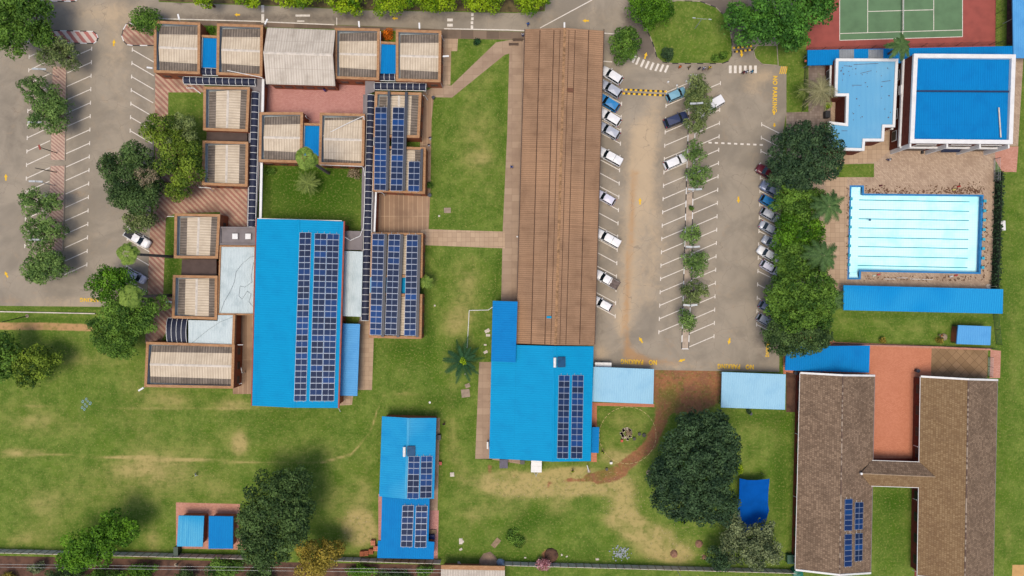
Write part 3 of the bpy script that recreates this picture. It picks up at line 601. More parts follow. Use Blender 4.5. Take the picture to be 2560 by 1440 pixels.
for cx in (588,620.5):
    p=W(cx,591,3.5); m=MB(); m.box((p.x,p.y,3.42),(1.25,1.25,.22)); f=t.part('skylight',m,GREY); m=MB(); m.box((p.x,p.y,3.58),(1.02,1.02,.1)); t.part('pane',m,WHITE,parent=f)
flat('flat_roof','grey flat roof right of the blue hall, above the white lean-to',[(860,577),(908,578),(906,625),(858,624)],3.2,GREY,walls=True)
flat('flat_roof','grey roof beside the right ends of the pink courtyard, by the smoked canopy corner',[(913,202),(937,203),(937,228),(919,236),(916,300),(913,300)],3.1,GREY)
t=flat('sheet_roof','white sheet roof with a cable lying across it, left of the blue hall',[(549,617),(640,618),(636,784),(543,783)],3.4,WHT,walls=True,wallin=.1)
def cable(t,pts,h,r=.02,mat=None,name='cable'):
    m=MB(); m.path([W(x,y,h) for x,y in pts],r,5); return t.part(name,m,mat or STEEL)
cable(t,[(637,640),(625,643),(605,660),(590,680),(586,705),(575,730),(560,755),(551,782)],3.47)
cable(t,[(634,655),(628,690),(630,705),(612,718),(600,715),(597,740),(605,748),(618,728),(628,735),(622,755),(636,770)],3.47)
P=[W(*p,3.6).xy for p in [(549,613),(640,614),(636,788),(543,787)]]; k=MB(); ring(k,P,inset_poly(P,.28),3.1,3.62,3.1); t.part('parapet',k,COPE)
t=flat('sheet_roof','pale bluish L-shaped sheet roof above the wide lower left block',[(471,800),(544,802),(544,788),(586,788),(584,866),(471,863)],3.7,WHT,walls=True,wallin=.1)
cable(t,[(583,792),(550,805),(520,825),(495,845),(475,862)],3.78)
P=[W(*p,3.9).xy for p in [(583,787),(589,787),(586,862),(580,862)]]; k=MB(); k.prism(P,3.3,4.05); t.part('parapet',k,COPE)
flat('sheet_roof','narrow white sheet lean-to between the blue hall and the long smoked canopy',[(861,627),(907,629),(903,792),(857,790)],3.3,WHT,walls=True,wallin=.1,lip=None)
# whitish gable hall
def gablehall(name,label,q,he,rise,vert,mat,wallm=BRICK,wallin=.35,cat='building',shift=0,lipz=.14,win=None,group=None,capm=None):
    P=[W(*p,he) for p in q]; c_=cen(q,he); t=Thing(name,label,cat,tuple(c_),group=group)
    g=MB(); A,B=gable(g,P,rise,vert,0,0,0,shift); dn=Vector((0,0,-lipz))
    per=[P[0],A,P[1],P[2],B,P[3]] if vert else [P[0],P[1],B,P[2],P[3],A]
    for i in range(6):
        a,b=per[i],per[(i+1)%6]; g.face([a+dn,b+dn,b,a],[(0,0)]*4)
    t.part('roof',g,mat)
    O=inset_poly([p.xy for p in P],wallin); w=MB(); n=4
    for i in range(4):
        a,b=O[i],O[(i+1)%4]; l=(b-a).length; isg=(i%2==0)==vert; z=he-.05
        pts=[(*a,0),(*b,0),(*b,z)]; uv=[(0,0),(l,0),(l,z)]
        if isg: mdl=a.lerp(b,.5+(shift if i in(0,1) else -shift)); pts.append((*mdl,z+rise)); uv.append((l/2,z+rise))
        pts.append((*a,z)); uv.append((0,z)); w.face(pts,uv)
    t.part('wall',w,wallm)
    rc=MB(); d=(B-A).normalized(); n_=Vector((-d.y,d.x,0))*.25; dz=Vector((0,0,.0)); up=Vector((0,0,.07))
    for s_ in (1,-1): rc.face([A+n_*s_+Vector((0,0,.012)),B+n_*s_+Vector((0,0,.012)),B+up,A+up])
    t.part('ridge_cap',rc,capm or mat)
    if win:
        for (i,n_,w_) in win:
            a,b=O[i],O[(i+1)%4]; mid=(a+b)/2-c_.xy; windows(t,a,b,1.0,2.3,n_,w_,out=mid)
    return t,A,B
t,A_,B_=gablehall('assembly_hall','large whitish sheet gable roof at the top of the complex, above the pink courtyard',[(668,69),(838,75),(838,215),(665,210)],4.4,1.7,False,CEMW,win=[(2,6,1.4)],cat='hall',capm=PEDE)
hall,HA,HB=gablehall('sports_hall','big bright blue low gable hall carrying three solar rows',[(642,547),(860,554),(846,1020),(630,1014)],5.2,1.0,True,BLUE,cat='hall',win=[(1,8,1.6)])
k=MB(); a=W(861,553,5.15); b=W(847,1020,5.15); d=(b-a).normalized(); k.box(((a+b)/2),( (b-a).length,.28,.3),math.atan2(d.y,d.x)); hall.part('fascia',k,REDP)
k=MB(); a=W(641,547,5.15); b=W(629,1014,5.15); k.box(((a+b)/2),((b-a).length,.2,.25),math.atan2((b-a).y,(b-a).x)); hall.part('fascia',k,REDP)
k=MB(); a=W(644,546,5.15); b=W(855,552,5.15); k.box(((a+b)/2),((b-a).length,.12,.16),math.atan2((b-a).y,(b-a).x)); hall.part('gutter',k,WHITE)
# long brown building
lng,LA,LB=gablehall('long_classroom_building','very long building with rusty brown corrugated roof left of the car park',[(1313,73),(1509,77),(1486,864),(1290,859)],4.0,1.1,True,RUST,cat='school building',capm=plain('rusty_ridge_cap',C(178,138,100),.95,var=.3,sc=2),win=[(1,22,1.8),(3,22,1.8)])
# seams down the long roof
sm=MB(); 
for x0,x1,wd in ((1350,1327.5,.09),(1385,1362,.09),(1438,1414.6,.07),(1472,1449,.09),(1400.6,1377,.06),(1422.5,1399.5,.06)):
    def zz(x,xl,xr): t_=(x-xl)/(xr-xl); return 4.0+1.1*(1-abs(t_-.5)*2)
    a=W(x0,75,zz(x0,1313,1509)+.03); b=W(x1,861,zz(x1,1290,1486)+.03); d=(b-a).normalized(); n_=Vector((-d.y,d.x,0))*wd; sm.face([a-n_,b-n_,b+n_,a+n_])
lng.part('roof_seam',sm,plain('dirty_lap_joint',C(98,72,54),.95))
k=MB()
for (x,y,w_,h_) in ((1425,225,15,11),(1373,793,12,5.5)):
    pass
for (x,y,w_,h_,mt,z) in ((1425.5,225,15,11,'a',4.95),(1372.5,793,12,5.5,'b',4.9)):
    m=MB(); p=W(x,y,z+.12); m.box(p,(w_*S*.96,h_*S*.96,.05),R(-1.5),ry=R(5 if x>1400 else -5)); lng.part('roof_patch',m,plain('dark_patch',C(124,84,62),.9) if mt=='a' else BLUE)
for sx in (0,1):
    k=MB(); a=W(1312 if sx==0 else 1510,73,3.95); b=W(1289 if sx==0 else 1487,861,3.95); k.box((a+b)/2,((b-a).length,.16,.2),math.atan2((b-a).y,(b-a).x)); lng.part('gutter',k,plain('dark_gutter',C(92,72,60),.8))
# blue southern end
blu,BA,BB=gablehall('dining_hall','broad bright blue hall joined to the bottom end of the long brown building',[(1229,861),(1484,866),(1477,1153),(1223,1146)],4.4,1.1,True,BLUE,cat='hall',shift=.12,win=[(2,6,1.6),(0,0,1)])
flat('blue_annex_roof','tall deep blue sheet roof at the left shoulder of the long brown building',[(1232,752),(1294,754),(1289,906),(1228,903)],5.6,BLUE2,cat='annexe',walls=True,rib='v')
flat('blue_lean_to','small deep blue lean-to on the right side of the dining hall, above the rope circle',[(1480,1068),(1498,1068),(1496.5,1132.5),(1478,1132)],3.2,BLUE2,cat='lean-to',walls=True,rib='v')
# block B and C
cb,CA,CB=gablehall('small_office','narrow blue gable building with a rooftop solar geyser, bottom centre left',[(955,1041),(1091,1045),(1085,1247),(948,1241)],3.8,.8,True,BLUE3,cat='school building',win=[(1,4,1.3)],capm=BLUE3)
flat('small_office_annexe','deep blue flat annexe below the narrow gable building, two short solar rows on it',[(955,1240),(1074,1243),(1071,1354),(1086,1355),(1084,1398),(943,1395),(945,1352),(952,1352)],3.2,BLUE2,cat='annexe',walls=True,wallin=.3)
# canopies and carports
G='carports along the lower edge of the car park'
flat('carport','pale blue carport roof beside the blue dining hall, white trailer behind it',[(1484,917),(1635,923),(1634,1011),(1481,1004.5)],3.0,SKYB,cat='carport',post=4,fall=.3,group=G)
flat('carport','pale blue carport roof right of the red soil yard',[(1805,930),(1964.5,936),(1964,1025),(1804,1019.5)],3.0,SKYB,cat='carport',post=4,fall=.3,group=G)
flat('shelter','long bright blue shelter roof below the swimming pool',[(2109,713),(2508,723),(2510,784.5),(2111,775.5)],3.0,BLUE3 if 0 else ribbed('shelter_blue_sheet',C(10,146,214),C(0,126,198),.42,.35,.6,rough=.6,fade=C(40,160,220),spec=.06),cat='shelter',post=8,fall=.35)
flat('shelter','blue shelter roof tucked under the round tree beside the left tiled building',[(1966,866),(2175,864),(2174,932),(1964,926)],3.0,BLUE2,cat='shelter',post=4,fall=.2)
flat('sheet_roof','light blue lean-to canopy on the right side of the blue hall',[(857,809),(900,810),(893,990),(849,989)],3.0,MIDB,cat='canopy',post=5,rib='v')
k=flat('walkway_roof','long deep blue walkway roof with grey translucent sheets behind the white buildings',[(2019,125),(2532,115),(2532,150),(2019,163.6)],3.2,BLUE2,cat='walkway roof',post=9)
for a_,b_ in ((2098,2135),(2171,2208)):
    m=MB(); q=[W(a_,124,3.24),W(b_,123.3,3.24),W(b_,161,3.24),W(a_,162,3.24)]; m.face(q); k.part('translucent_sheet',m,ribbed('grey_fibreglass_sheet',C(152,158,164),C(104,108,112),.3,.5,.5,rough=.5))
flat('shelter','pale blue sheet roof cut by the right edge of the picture beside the tennis court',[(2531,-60),(2640,-60),(2640,145),(2534,145)],3.4,MIDB,cat='shelter',post=3)
flat('pump_house','small blue roofed pump house inside a wire cage, left of the playing field',[(2396,813),(2478,816),(2476,863),(2391.5,860)],2.5,MIDB,cat='pump house',walls=True)
flat('shed','pale blue roofed shed on the pink paving, the left one of the pair',[(446,1289),(510,1290),(506.5,1367),(442,1366)],2.6,BLUE3,cat='shed',walls=True,group='pair of small sheds')
flat('shed','deep blue roofed shed on the pink paving, beside the very large dark tree',[(522,1290),(583,1291),(582,1372),(521,1372)],2.6,BLUE2,cat='shed',walls=True,group='pair of small sheds')
# barrel canopies
def barrel(label,q,n,along,h=2.9,rise=.55,group='smoked barrel walkway canopies',slab=None):
    P=[W(*p,h) for p in q]; t=Thing('barrel_canopy',label,'walkway canopy',tuple(cen(q,h)),group=group)
    if along=='v': e0,e1,f0,f1=P[0],P[3],P[1],P[2]
    else: e0,e1,f0,f1=P[0],P[1],P[3],P[2]
    def pt(u,a):
        p=lerp(lerp(e0,e1,u),lerp(f0,f1,u),.5-.5*math.cos(a)); return Vector((p.x,p.y,h+rise*math.sin(a)))
    K=10; g=MB()
    for i in range(K): a0,a1=math.pi*i/K,math.pi*(i+1)/K; g.face([pt(0,a0),pt(1,a0),pt(1,a1),pt(0,a1)])
    t.part('glazing',g,SMOKE)
    for j in range(n+1):
        m=MB(); m.path([pt(j/n,math.pi*i/8)+Vector((0,0,.03)) for i in range(9)],.055,4); t.part('rib',m,WHITE)
    for a,b in ((e0,e1),(f0,f1)):
        m=MB(); m.box((a+b)/2,((b-a).length,.14,.16),math.atan2((b-a).y,(b-a).x)); t.part('rail',m,WHITE)
    np_=max(2,n//4)
    for j in range(np_+1):
        for a,b in ((e0,e1),(f0,f1)):
            p=lerp(a,b,min(.99,max(.01,j/np_))); m=MB(); m.tube((p.x,p.y,0),(p.x,p.y,h-.08),.06,n=6); t.part('post',m,GALV)
    return t
barrel('tall smoked barrel canopy running down between the left classroom blocks and the courtyards',[(629.5,231),(648,232),(638.6,567.7),(620,567.7)],20,'v')
barrel('horizontal smoked barrel canopy below the two top left classroom blocks',[(461,192),(640,197),(640,215),(461,210)],11,'h')
barrel('short smoked canopy section below the top left blue link roof',[(503,170),(545,172),(545,189),(503,187.5)],3,'h')
barrel('horizontal smoked barrel canopy below the two top right classroom blocks',[(937,207),(1066,208.5),(1065,227),(937,224)],8,'h')
barrel('short smoked canopy section below the top right blue link roof',[(948,184.5),(988,185),(988,202),(948,201)],3,'h')
barrel('longest smoked barrel canopy, running beside the solar rows in the centre of the complex',[(919,238),(937,239),(922.5,801),(903.5,801)],35,'v')
barrel('broad dark curved entrance canopy left of the L-shaped white roof',[(421,795),(471,795),(470,861),(422,860)],4,'h',rise=.9)
def slab(label,q,h=2.7,mat=GREY):
    return flat('walkway_slab',label,q,h,mat,cat='walkway slab',th=.15,group='grey slabs under the canopies')
slab('grey roof slab under the tall canopy left of the courtyards',[(624,196),(662,197),(656,281),(640,570),(617,569)])
slab('grey roof slab along the courtyard side of the longest canopy',[(908,236),(942,238),(928,803),(899,802)],2.65)
m=MB(); P=[W(*p,2.95).xy for p in [(655,198),(661,198),(654,548),(648,548)]]; m.prism(P,2.72,3.0); one('fascia_board',m,WHITE,'white fascia board along the left edge of the two courtyards','fascia board')
m=MB(); P=[W(*p,2.95).xy for p in [(938,478),(942,478),(938,580),(934,580)]]; m.prism(P,2.7,3.0); one('fascia_board',m,WHITE,'short white fascia board beside the brown paved yard','fascia board')
def wall(label,pts,h,mat,w=.25,name='garden_wall',cat='wall',cap=None,kind=None):
    t=Thing(name,label,cat,tuple(W(*pts[0])))
    m=MB(); c=MB()
    for a,b in zip(pts,pts[1:]):
        A,B=W(*a),W(*b); d=B-A; m.box(((A+B)/2+Vector((0,0,h/2))),(d.length,w,h),math.atan2(d.y,d.x))
        if cap: c.box(((A+B)/2+Vector((0,0,h+.04))),(d.length+.02,w+.12,.08),math.atan2(d.y,d.x))
    t.part('wall_panel',m,mat)
    if cap: t.part('coping',c,cap)
    return t
wall('orange brick wall on the left side of the brown paved yard',[(946,487),(943,578)],2.4,BRICK,cap=None)
wall('orange brick wall beside the pink courtyard, below the white fascia',[(668,222),(664,280)],2.4,BRICK)
# two white and brick buildings beside the pool
def parapet_building(name,label,poly,h,roof_mat,wallm,pw=.6,drop=.7,rib='u',band=None,cat='building'):
    P=[W(*p,h) for p in poly]; t=Thing(name,label,cat,tuple(cen(poly,h))); O=[p.xy for p in P]; I=inset_poly(O,pw)
    w=MB(); ring(w,inset_poly(O,.06),inset_poly(O,.3),0,h-.5,0,top=False); t.part('wall',w,wallm)
    k=MB(); ring(k,O,I,h-.5,h,h-drop-.1); k2=O; t.part('parapet',k,WHITE)
    g=MB(); u=(P[1]-P[0]).normalized() if rib=='u' else (P[-1]-P[0]).normalized(); v=Vector((-u.y,u.x,0))
    T=[Vector((*p,h-drop)) for p in inset_poly(O,pw-.02)]; tris=tessellate_polygon([T])
    for tr in tris: g.face([T[i] for i in tr],[((T[i]-T[0]).dot(u),(T[i]-T[0]).dot(v)) for i in tr])
    t.part('roof',g,roof_mat); return t,O
gym,GO=parapet_building('gymnasium','tall brick and white building with a bright blue roof, right of the faded blue roof',[(2285,134),(2540,136),(2532,360),(2275,357.6)],7.2,BLUE2,BRICKR,pw=.75,drop=.6,cat='gymnasium')
A=W(2289,227.5,6.75);B=W(2525,229,6.75); m=MB(); m.box((A+B)/2,((B-A).length,.3,.12),math.atan2((B-A).y,(B-A).x)); gym.part('roof_joint',m,plain('deep_blue_gutter',C(14,44,92),.6))  # joint across the gymnasium roof, one even deep blue
A=W(2496,269,6.75);B=W(2501,344,6.75); m=MB(); m.box((A+B)/2+Vector((0,0,.1)),((B-A).length,.22,.12),math.atan2((B-A).y,(B-A).x)); gym.part('loose_batten',m,PEDE)
c0=Vector((sum(p.x for p in GO)/4,sum(p.y for p in GO)/4))
def on_wall(t,O,i,u0,u1,z0,z1,dep,name,mat,push=0,parent=None):
    a,b=O[i],O[(i+1)%len(O)]; n_=Vector((-(b-a).y,(b-a).x)).normalized(); c_=Vector((sum(p.x for p in O)/len(O),sum(p.y for p in O)/len(O)))
    if n_.dot((a+b)/2-c_)<0: n_=-n_
    p=a.lerp(b,(u0+u1)/2)+n_*(dep/2+push-.06); m=MB(); m.box((p.x,p.y,(z0+z1)/2),((b-a).length*abs(u1-u0),dep,z1-z0),math.atan2((b-a).y,(b-a).x)); return t.part(name,m,mat,parent=parent)
on_wall(gym,GO,3,0,1,3.6,4.1,.35,'string_course',WHITE); on_wall(gym,GO,3,.60,.70,3.4,4.3,.5,'hood',WHITE,.1)
on_wall(gym,GO,2,0,1,3.6,4.0,.35,'string_course',WHITE)
for u in (.02,.30,.62,.98): on_wall(gym,GO,2,u-.008,u+.008,0,6.7,.75,'pilaster',WHITE)
for i_,u in enumerate((.16,.46,.80)):
    for z0,z1 in ((.9,2.6),(4.6,6.0)):
        w_=on_wall(gym,GO,2,u-.10,u+.10,z0,z1,.1,'window',WHITE,.05); on_wall(gym,GO,2,u-.09,u+.09,z0+.1,z1-.1,.04,'pane',GLASSD,.14,parent=w_)
for u in (.15,.4,.85):
    w_=on_wall(gym,GO,3,u-.06,u+.06,1,2.6,.1,'window',WHITE,.05); on_wall(gym,GO,3,u-.052,u+.052,1.1,2.5,.04,'pane',GLASSD,.14,parent=w_)
m=MB(); A=W(2354,373,2.6);B=W(2402,373,2.6); K=8
for i in range(K):
    a0,a1=math.pi/2*i/K,math.pi/2*(i+1)/K
    f=lambda P_,a_: Vector((P_.x,P_.y+.5-1.3*math.sin(a_)*1.0+ .3,2.6-.5+.7*math.cos(a_)))
    m.face([f(A,a0),f(B,a0),f(B,a1),f(A,a1)])
gym.part('door_canopy',m,SMOKE)
FADE=ribbed('faded_flat_blue_roof',C(126,186,220),C(96,164,210),.9,.1,.7,rough=.8,streak=.5,fade=C(108,176,216),spec=.05)
adm,AO=parapet_building('admin_building','brick and white building with stepped faded blue roof, dead palm at its left',[(2090,146),(2246,146.5),(2238,318),(2212,318),(2210,353),(2163,353),(2161,377),(2072,375),(2072,303),(2114,308),(2116,240),(2087,240)],4.6,FADE,BRICKR,pw=.5,drop=.25,cat='school building')
on_wall(adm,AO,11,.1,.9,2.5,2.8,.3,'string_course',WHITE); on_wall(adm,AO,1,0,1,2.4,2.8,.5,'string_course',WHITE,.2)
for u in (.3,.7):
    w_=on_wall(adm,AO,11,u-.12,u+.12,.9,2.2,.1,'window',WHITE,.05); on_wall(adm,AO,11,u-.1,u+.1,1,2.1,.04,'pane',GLASSD,.14,parent=w_)
stn=MB(); rr=random.Random(4)
for i in range(34):
    x=rr.uniform(2100,2235); y=rr.uniform(158,300) if x>2125 else rr.uniform(158,225); p=W(x,y,4.37); stn.disc((p.x,p.y,4.362),rr.uniform(.05,.16),7,ry=rr.uniform(.05,.14))
for x,y,l,a_ in ((2120,165,20,4),(2165,180,28,-14),(2142,213,24,0),(2215,203,22,-8),(2165,160,60,-3),(2111,327,14,0)):
    p=W(x,y,4.364); stn.box((p.x,p.y,4.364),(l*S,.08,.006),R(-a_))
adm.part('roof_debris',stn,plain('dry_leaf_debris',C(92,62,60),.9))
p=W(2070,285,1.2); m=MB(); m.box((p.x,p.y,.6),(.9,1.3,1.2),0); one('outdoor_cabinet',m,BLACKM,'black box cabinet standing left of the stepped faded blue roof','cabinet')
# tiled H-shaped buildings
def tiled(label,q,ridge_t,ridge_b,he,hr,left=TILE,right=TILE):
    P=[W(*p,he) for p in q]; t=Thing('tiled_building',label,'school building',tuple(cen(q,he)),group='pair of tiled gable buildings')
    A=W(*ridge_t,hr); B=W(*ridge_b,hr); tl,tr,br,bl=P
    g=MB(); roof_face(g,A,B,bl,tl,0); roof_face(g,B,A,tr,br,1)
    dn=Vector((0,0,-.15))
    for a,b in ((tl,A),(A,tr),(tr,br),(br,B),(B,bl),(bl,tl)): g.face([a+dn,b+dn,b,a],[(0,0)]*4,1)
    t.part('roof',g,[left,right])
    rc=MB(); n_=int((B-A).length/.45); rd=random.Random(3)
    rm=MB()
    for i in range(n_):
        a=lerp(A,B,i/n_); b=lerp(A,B,(i+1)/n_); rm.tube(a,b,.13,.13,6,0 if rd.random()<.62 else 1,caps=False)
    t.part('ridge_tiles',rm,[plain('ridge_tile',C(112,90,78),.9),plain('pale_ridge_tile',C(176,158,138),.9)])
    O=[p.xy for p in P]; I=inset_poly(O,.55); w=MB(); 
    for i in range(4):
        a,b=I[i],I[(i+1)%4]; l=(b-a).length; pts=[(*a,0),(*b,0),(*b,he)]; uv=[(0,0),(l,0),(l,he)]
        if i in (0,2): md=(A if i==0 else B); q_=a.lerp(b,.5); pts.append((q_.x,q_.y,hr-.2)); uv.append((l/2,hr))
        pts.append((*a,he)); uv.append((0,he)); w.face(pts,uv)
    t.part('wall',w,BRICKR)
    for a,b in ((tl,bl),(tr,br)):
        m=MB(); m.box((a+b)/2+Vector((0,0,-.05)),((b-a).length,.12,.12),math.atan2((b-a).y,(b-a).x)); t.part('gutter',m,WHITE if a is tl else GREY)
    for (a,R_,b) in ((tl,A,tr),(bl,B,br)):
        for p,q_ in ((a,R_),(R_,b)):
            d=(q_-p); m=MB(); n2=Vector((-d.y,d.x,0)).normalized()*.17; up=Vector((0,0,.16))
            m.face([p-n2+up,q_-n2+up,q_+n2+up,p+n2+up]); m.face([p-n2-up*2,q_-n2-up*2,q_-n2+up,p-n2+up]); m.face([p+n2-up*2,q_+n2-up*2,q_+n2+up,p+n2+up]); t.part('barge_board',m,WHITE)
    c2=Vector((sum(p.x for p in I)/4,sum(p.y for p in I)/4))
    windows(t,I[3],I[0],1,2.2,9,1.8,out=((I[3]+I[0])/2-c2)); windows(t,I[1],I[2],1,2.2,9,1.8,out=((I[1]+I[2])/2-c2))
    return t
ta=tiled('left tiled gable building, carrying the four small solar groups near its bottom',[(2000,932),(2187,939),(2177,1432),(1988,1424)],(2107,938),(2099,1437),3.2,6.2)
tb=tiled('right tiled gable building beside the playing field, lichen on its left slope',[(2301,941),(2494,950),(2483,1452),(2293,1440)],(2421,948),(2412,1452),3.2,6.6,left=TILE2,right=TILE)
t=Thing('tiled_link_roof','low tiled link roof joining the two tiled buildings across the courtyard','link roof',tuple(W(2237,1184)))
g=MB(); a=W(2180,1151,3.3); b=W(2299,1155,3.3); c=W(2176,1215,3.3); d=W(2297,1219,3.3); r0=W(2152,1183.5,5.0); r1=W(2338,1192,5.0)
e0=W(2150,1151,3.3)
roof_face(g,r0,r1,b,a,0); roof_face(g,r1,r0,c,d,1); t.part('roof',g,[TILE,TILE2])
m=MB()
for i in range(24):
    m.tube(lerp(r0,r1,i/24),lerp(r0,r1,(i+1)/24),.12,.12,6,caps=False)
t.part('ridge_tiles',m,plain('pale_ridge',C(176,152,124),.9))
for a_,b_ in ((a,b),(c,d)):
    m=MB(); m.box((a_+b_)/2+Vector((0,0,-.05)),((b_-a_).length,.12,.14),math.atan2((b_-a_).y,(b_-a_).x)); t.part('gutter',m,WHITE)
m=MB(); O=[W(2186,1158,3.3).xy,W(2292,1160,3.3).xy,W(2292,1211,3.3).xy,W(2184,1209,3.3).xy]; ring(m,O,inset_poly(O,.2),0,3.2,0); t.part('wall',m,BRICKR)
m=MB(); m.tube(r0+Vector((0,0,.0)),r0+Vector((0,0,.35)),.22,.22,10); t.part('vent_cowl',m,WHITE)
# verandah piers along the right tiled building
for k_,y in enumerate((982,1026,1072,1116,1290,1335,1382)):
    m=MB(); p=W(2291,y); m.box((p.x+.35,p.y,1.5),(.5,.45,3.0)); tb.part('verandah_pier',m,BRICKR)
# small building at the bottom edge
t=gablehall('neighbour_roof','small tan roofed building cut by the bottom edge, beyond the boundary wall',[(1103,1418),(1262,1421),(1262,1500),(1102,1500)],2.8,.5,False,CEMW,cat='outbuilding')[0]
m=MB(); a=W(1103,1417,2.95); b=W(1262,1420,2.95); m.box((a+b)/2,((b-a).length,.8,.3),math.atan2((b-a).y,(b-a).x)); t.part('coping',m,COPE)
# ------------------------------------------------------------------ solar rows
def solar(label,q,n,hl,hr,mid=True,seed=0):
    """q: TL,TR,BR,BL photograph points; hl/hr height of left and right edge"""
    tl,tr,br,bl=W(*q[0],hl),W(*q[1],hr),W(*q[2],hr),W(*q[3],hl)
    c_=(tl+tr+br+bl)/4; t=Thing('solar_row',label,'solar panels',(c_.x,c_.y,c_.z-.1))
    nrm=(tr-tl).cross(bl-tl).normalized(); nrm=nrm if nrm.z>0 else -nrm
    for u in (.22,.78):
        a=lerp(tl,tr,u); b=lerp(bl,br,u); d=(b-a).normalized(); m=MB(); m.tube(a-d*.35-nrm*.07,b+d*.2-nrm*.07,.035,.035,5); t.part('rail',m,GALV)
    for i in range(n):
        g=.018; u0,u1=(i+g)/n,(i+1-g)/n; a,b,c,d=lerp(tl,bl,u0),lerp(tr,br,u0),lerp(tr,br,u1),lerp(tl,bl,u1)
        f=MB(); dn=nrm*-.05; f.face([a,b,c,d]); f.face([a+dn,b+dn,c+dn,d+dn])
        for x,y in ((a,b),(b,c),(c,d),(d,a)): f.face([x+dn,y+dn,y,x])
        fo=t.part('solar_panel',f,PVF)
        for (s0,s1) in ((.02,.98),):
            m=MB(); up=nrm*.012
            P=[lerp(lerp(a,b,s0),lerp(d,c,s0),.04),lerp(lerp(a,b,s1),lerp(d,c,s1),.04),lerp(lerp(a,b,s1),lerp(d,c,s1),.96),lerp(lerp(a,b,s0),lerp(d,c,s0),.96)]
            m.face([p+up for p in P],[(0,0),(1,0),(1,1),(0,1)]); t.part('cells',m,PVM if mid else PV,parent=fo)
    return t
def hz(x,y): # height of the sports hall roof under photograph point (approx)
    xr=lerp(747,735,(y-550)/465); xe=lerp(860,846,(y-550)/465); return 6.2-1.0*max(0,min(1,(x-xr)/(xe-xr)))+.14
solar('leftmost of the three long solar rows on the big blue hall',[(749,581),(778,581),(765,1003),(735,1003)],28,hz(749,581),hz(778,581))
solar('middle of the three long solar rows on the big blue hall',[(787,583),(817,584),(804,1003),(774,1003)],28,hz(787,583),hz(817,583))
solar('rightmost of the three long solar rows on the big blue hall',[(818,584),(848,585),(835,1003),(805,1003)],28,hz(818,583),hz(848,583))
SH=4.75
solar('left row of fourteen panels on the upper solar classroom blocks, beside the longest canopy',[(938,267.5),(967,268),(965,476),(935,475)],14,SH,SH-.1)
solar('middle row of fourteen panels on the upper solar classroom blocks',[(982,268),(1011,269),(1005.5,477.5),(976,477)],14,SH,SH-.1)
solar('short row of five panels at the lower right of the upper solar classroom blocks',[(1022,403.5),(1050,404),(1048,479),(1020,478)],5,SH,SH-.1)
solar('left row of seventeen panels on the lower solar classroom blocks',[(931,584),(961,585),(953,838),(924.5,837)],17,SH,SH-.1)
solar('middle row of seventeen panels on the lower solar classroom blocks',[(972,585),(1001,586),(991,838),(962,837)],17,SH,SH-.1)
solar('right row of seventeen panels on the lower solar classroom blocks',[(1017,586.5),(1045,587),(1039,839),(1010,839)],17,SH,SH-.1)
def hd(x): return 4.4+1.1*(1-(x-1383)/(1481-1383))+.16
solar('left row of fourteen panels on the blue dining hall',[(1397,938),(1424.5,938.5),(1420.5,1146.5),(1392.5,1146)],14,hd(1397),hd(1424))
solar('right row of fourteen panels on the blue dining hall',[(1430.5,937.5),(1459,938),(1455.5,1146.5),(1427,1146)],14,hd(1430),hd(1459))
def ho(x): return 3.8+.8*(1-(x-1017)/(1088-1017))+.16
solar('left row of seven panels beside the geyser on the narrow gable building',[(1021,1140.5),(1049.5,1141),(1046.5,1247),(1017.5,1246.5)],7,ho(1020),ho(1049))
solar('right row of seven panels near the right eave of the narrow gable building',[(1052.5,1140),(1081,1140),(1079,1245),(1049.5,1245.5)],7,ho(1052),ho(1081))
solar('left row of seven panels on the deep blue annexe, bottom centre left',[(1006,1263.7),(1034.5,1263),(1030.5,1368),(1001.5,1367.5)],7,3.5,3.4)
solar('right row of seven panels on the deep blue annexe, bottom centre left',[(1040,1264.5),(1069,1264.5),(1065,1369),(1036.6,1369)],7,3.5,3.45)
def ht(x): return 6.2-3.0*(x-2103)/(2181-2103)+.16
for lab,q,n_,md in (('plain blue group of six panels on the left tiled roof, upper left of four',[(2112.5,1248),(2131.5,1247),(2130,1327),(2111,1327)],6,False),
    ('gridded group of five panels on the left tiled roof, upper right of the four groups',[(2138,1256),(2158.6,1255),(2157,1323.5),(2137,1325)],5,True),
    ('plain blue group of six panels on the left tiled roof, lower left of four',[(2112,1336),(2130,1335),(2129.6,1416),(2111,1417.6)],6,False),
    ('gridded group of five panels on the left tiled roof, lower right of the four groups',[(2138,1334),(2157,1332.6),(2156,1402),(2137,1404)],5,True)):
    solar(lab,q,n_,ht(q[0][0]),ht(q[1][0]),md)
# dark steel beams carrying the centre rows
def beam(label,p,q,z,w):
    A=W(*p,z);B=W(*q,z); m=MB(); m.box((A+B)/2,((B-A).length,w,.3),math.atan2((B-A).y,(B-A).x)); one('steel_beam',m,STEEL,label,'beam',group='steel beams beside the solar rows')
beam('dark steel beam right of the left solar row on the upper solar blocks',(972.5,228),(967.5,477),4.35,.5)
beam('dark steel beam right of the middle solar row on the upper solar blocks',(1016,230),(1009.5,477),4.35,.5)
beam('short dark steel beam right of the five-panel solar row',(1055,372),(1052,478),4.35,.45)
beam('dark steel beam right of the left solar row on the lower solar blocks',(964.5,585),(956.5,842),4.35,.55)
beam('dark steel beam right of the middle solar row on the lower solar blocks',(1005,586),(995,843),4.35,.55)
beam('dark steel beam right of the right solar row on the lower solar blocks',(1049,587),(1043,843),4.35,.5)
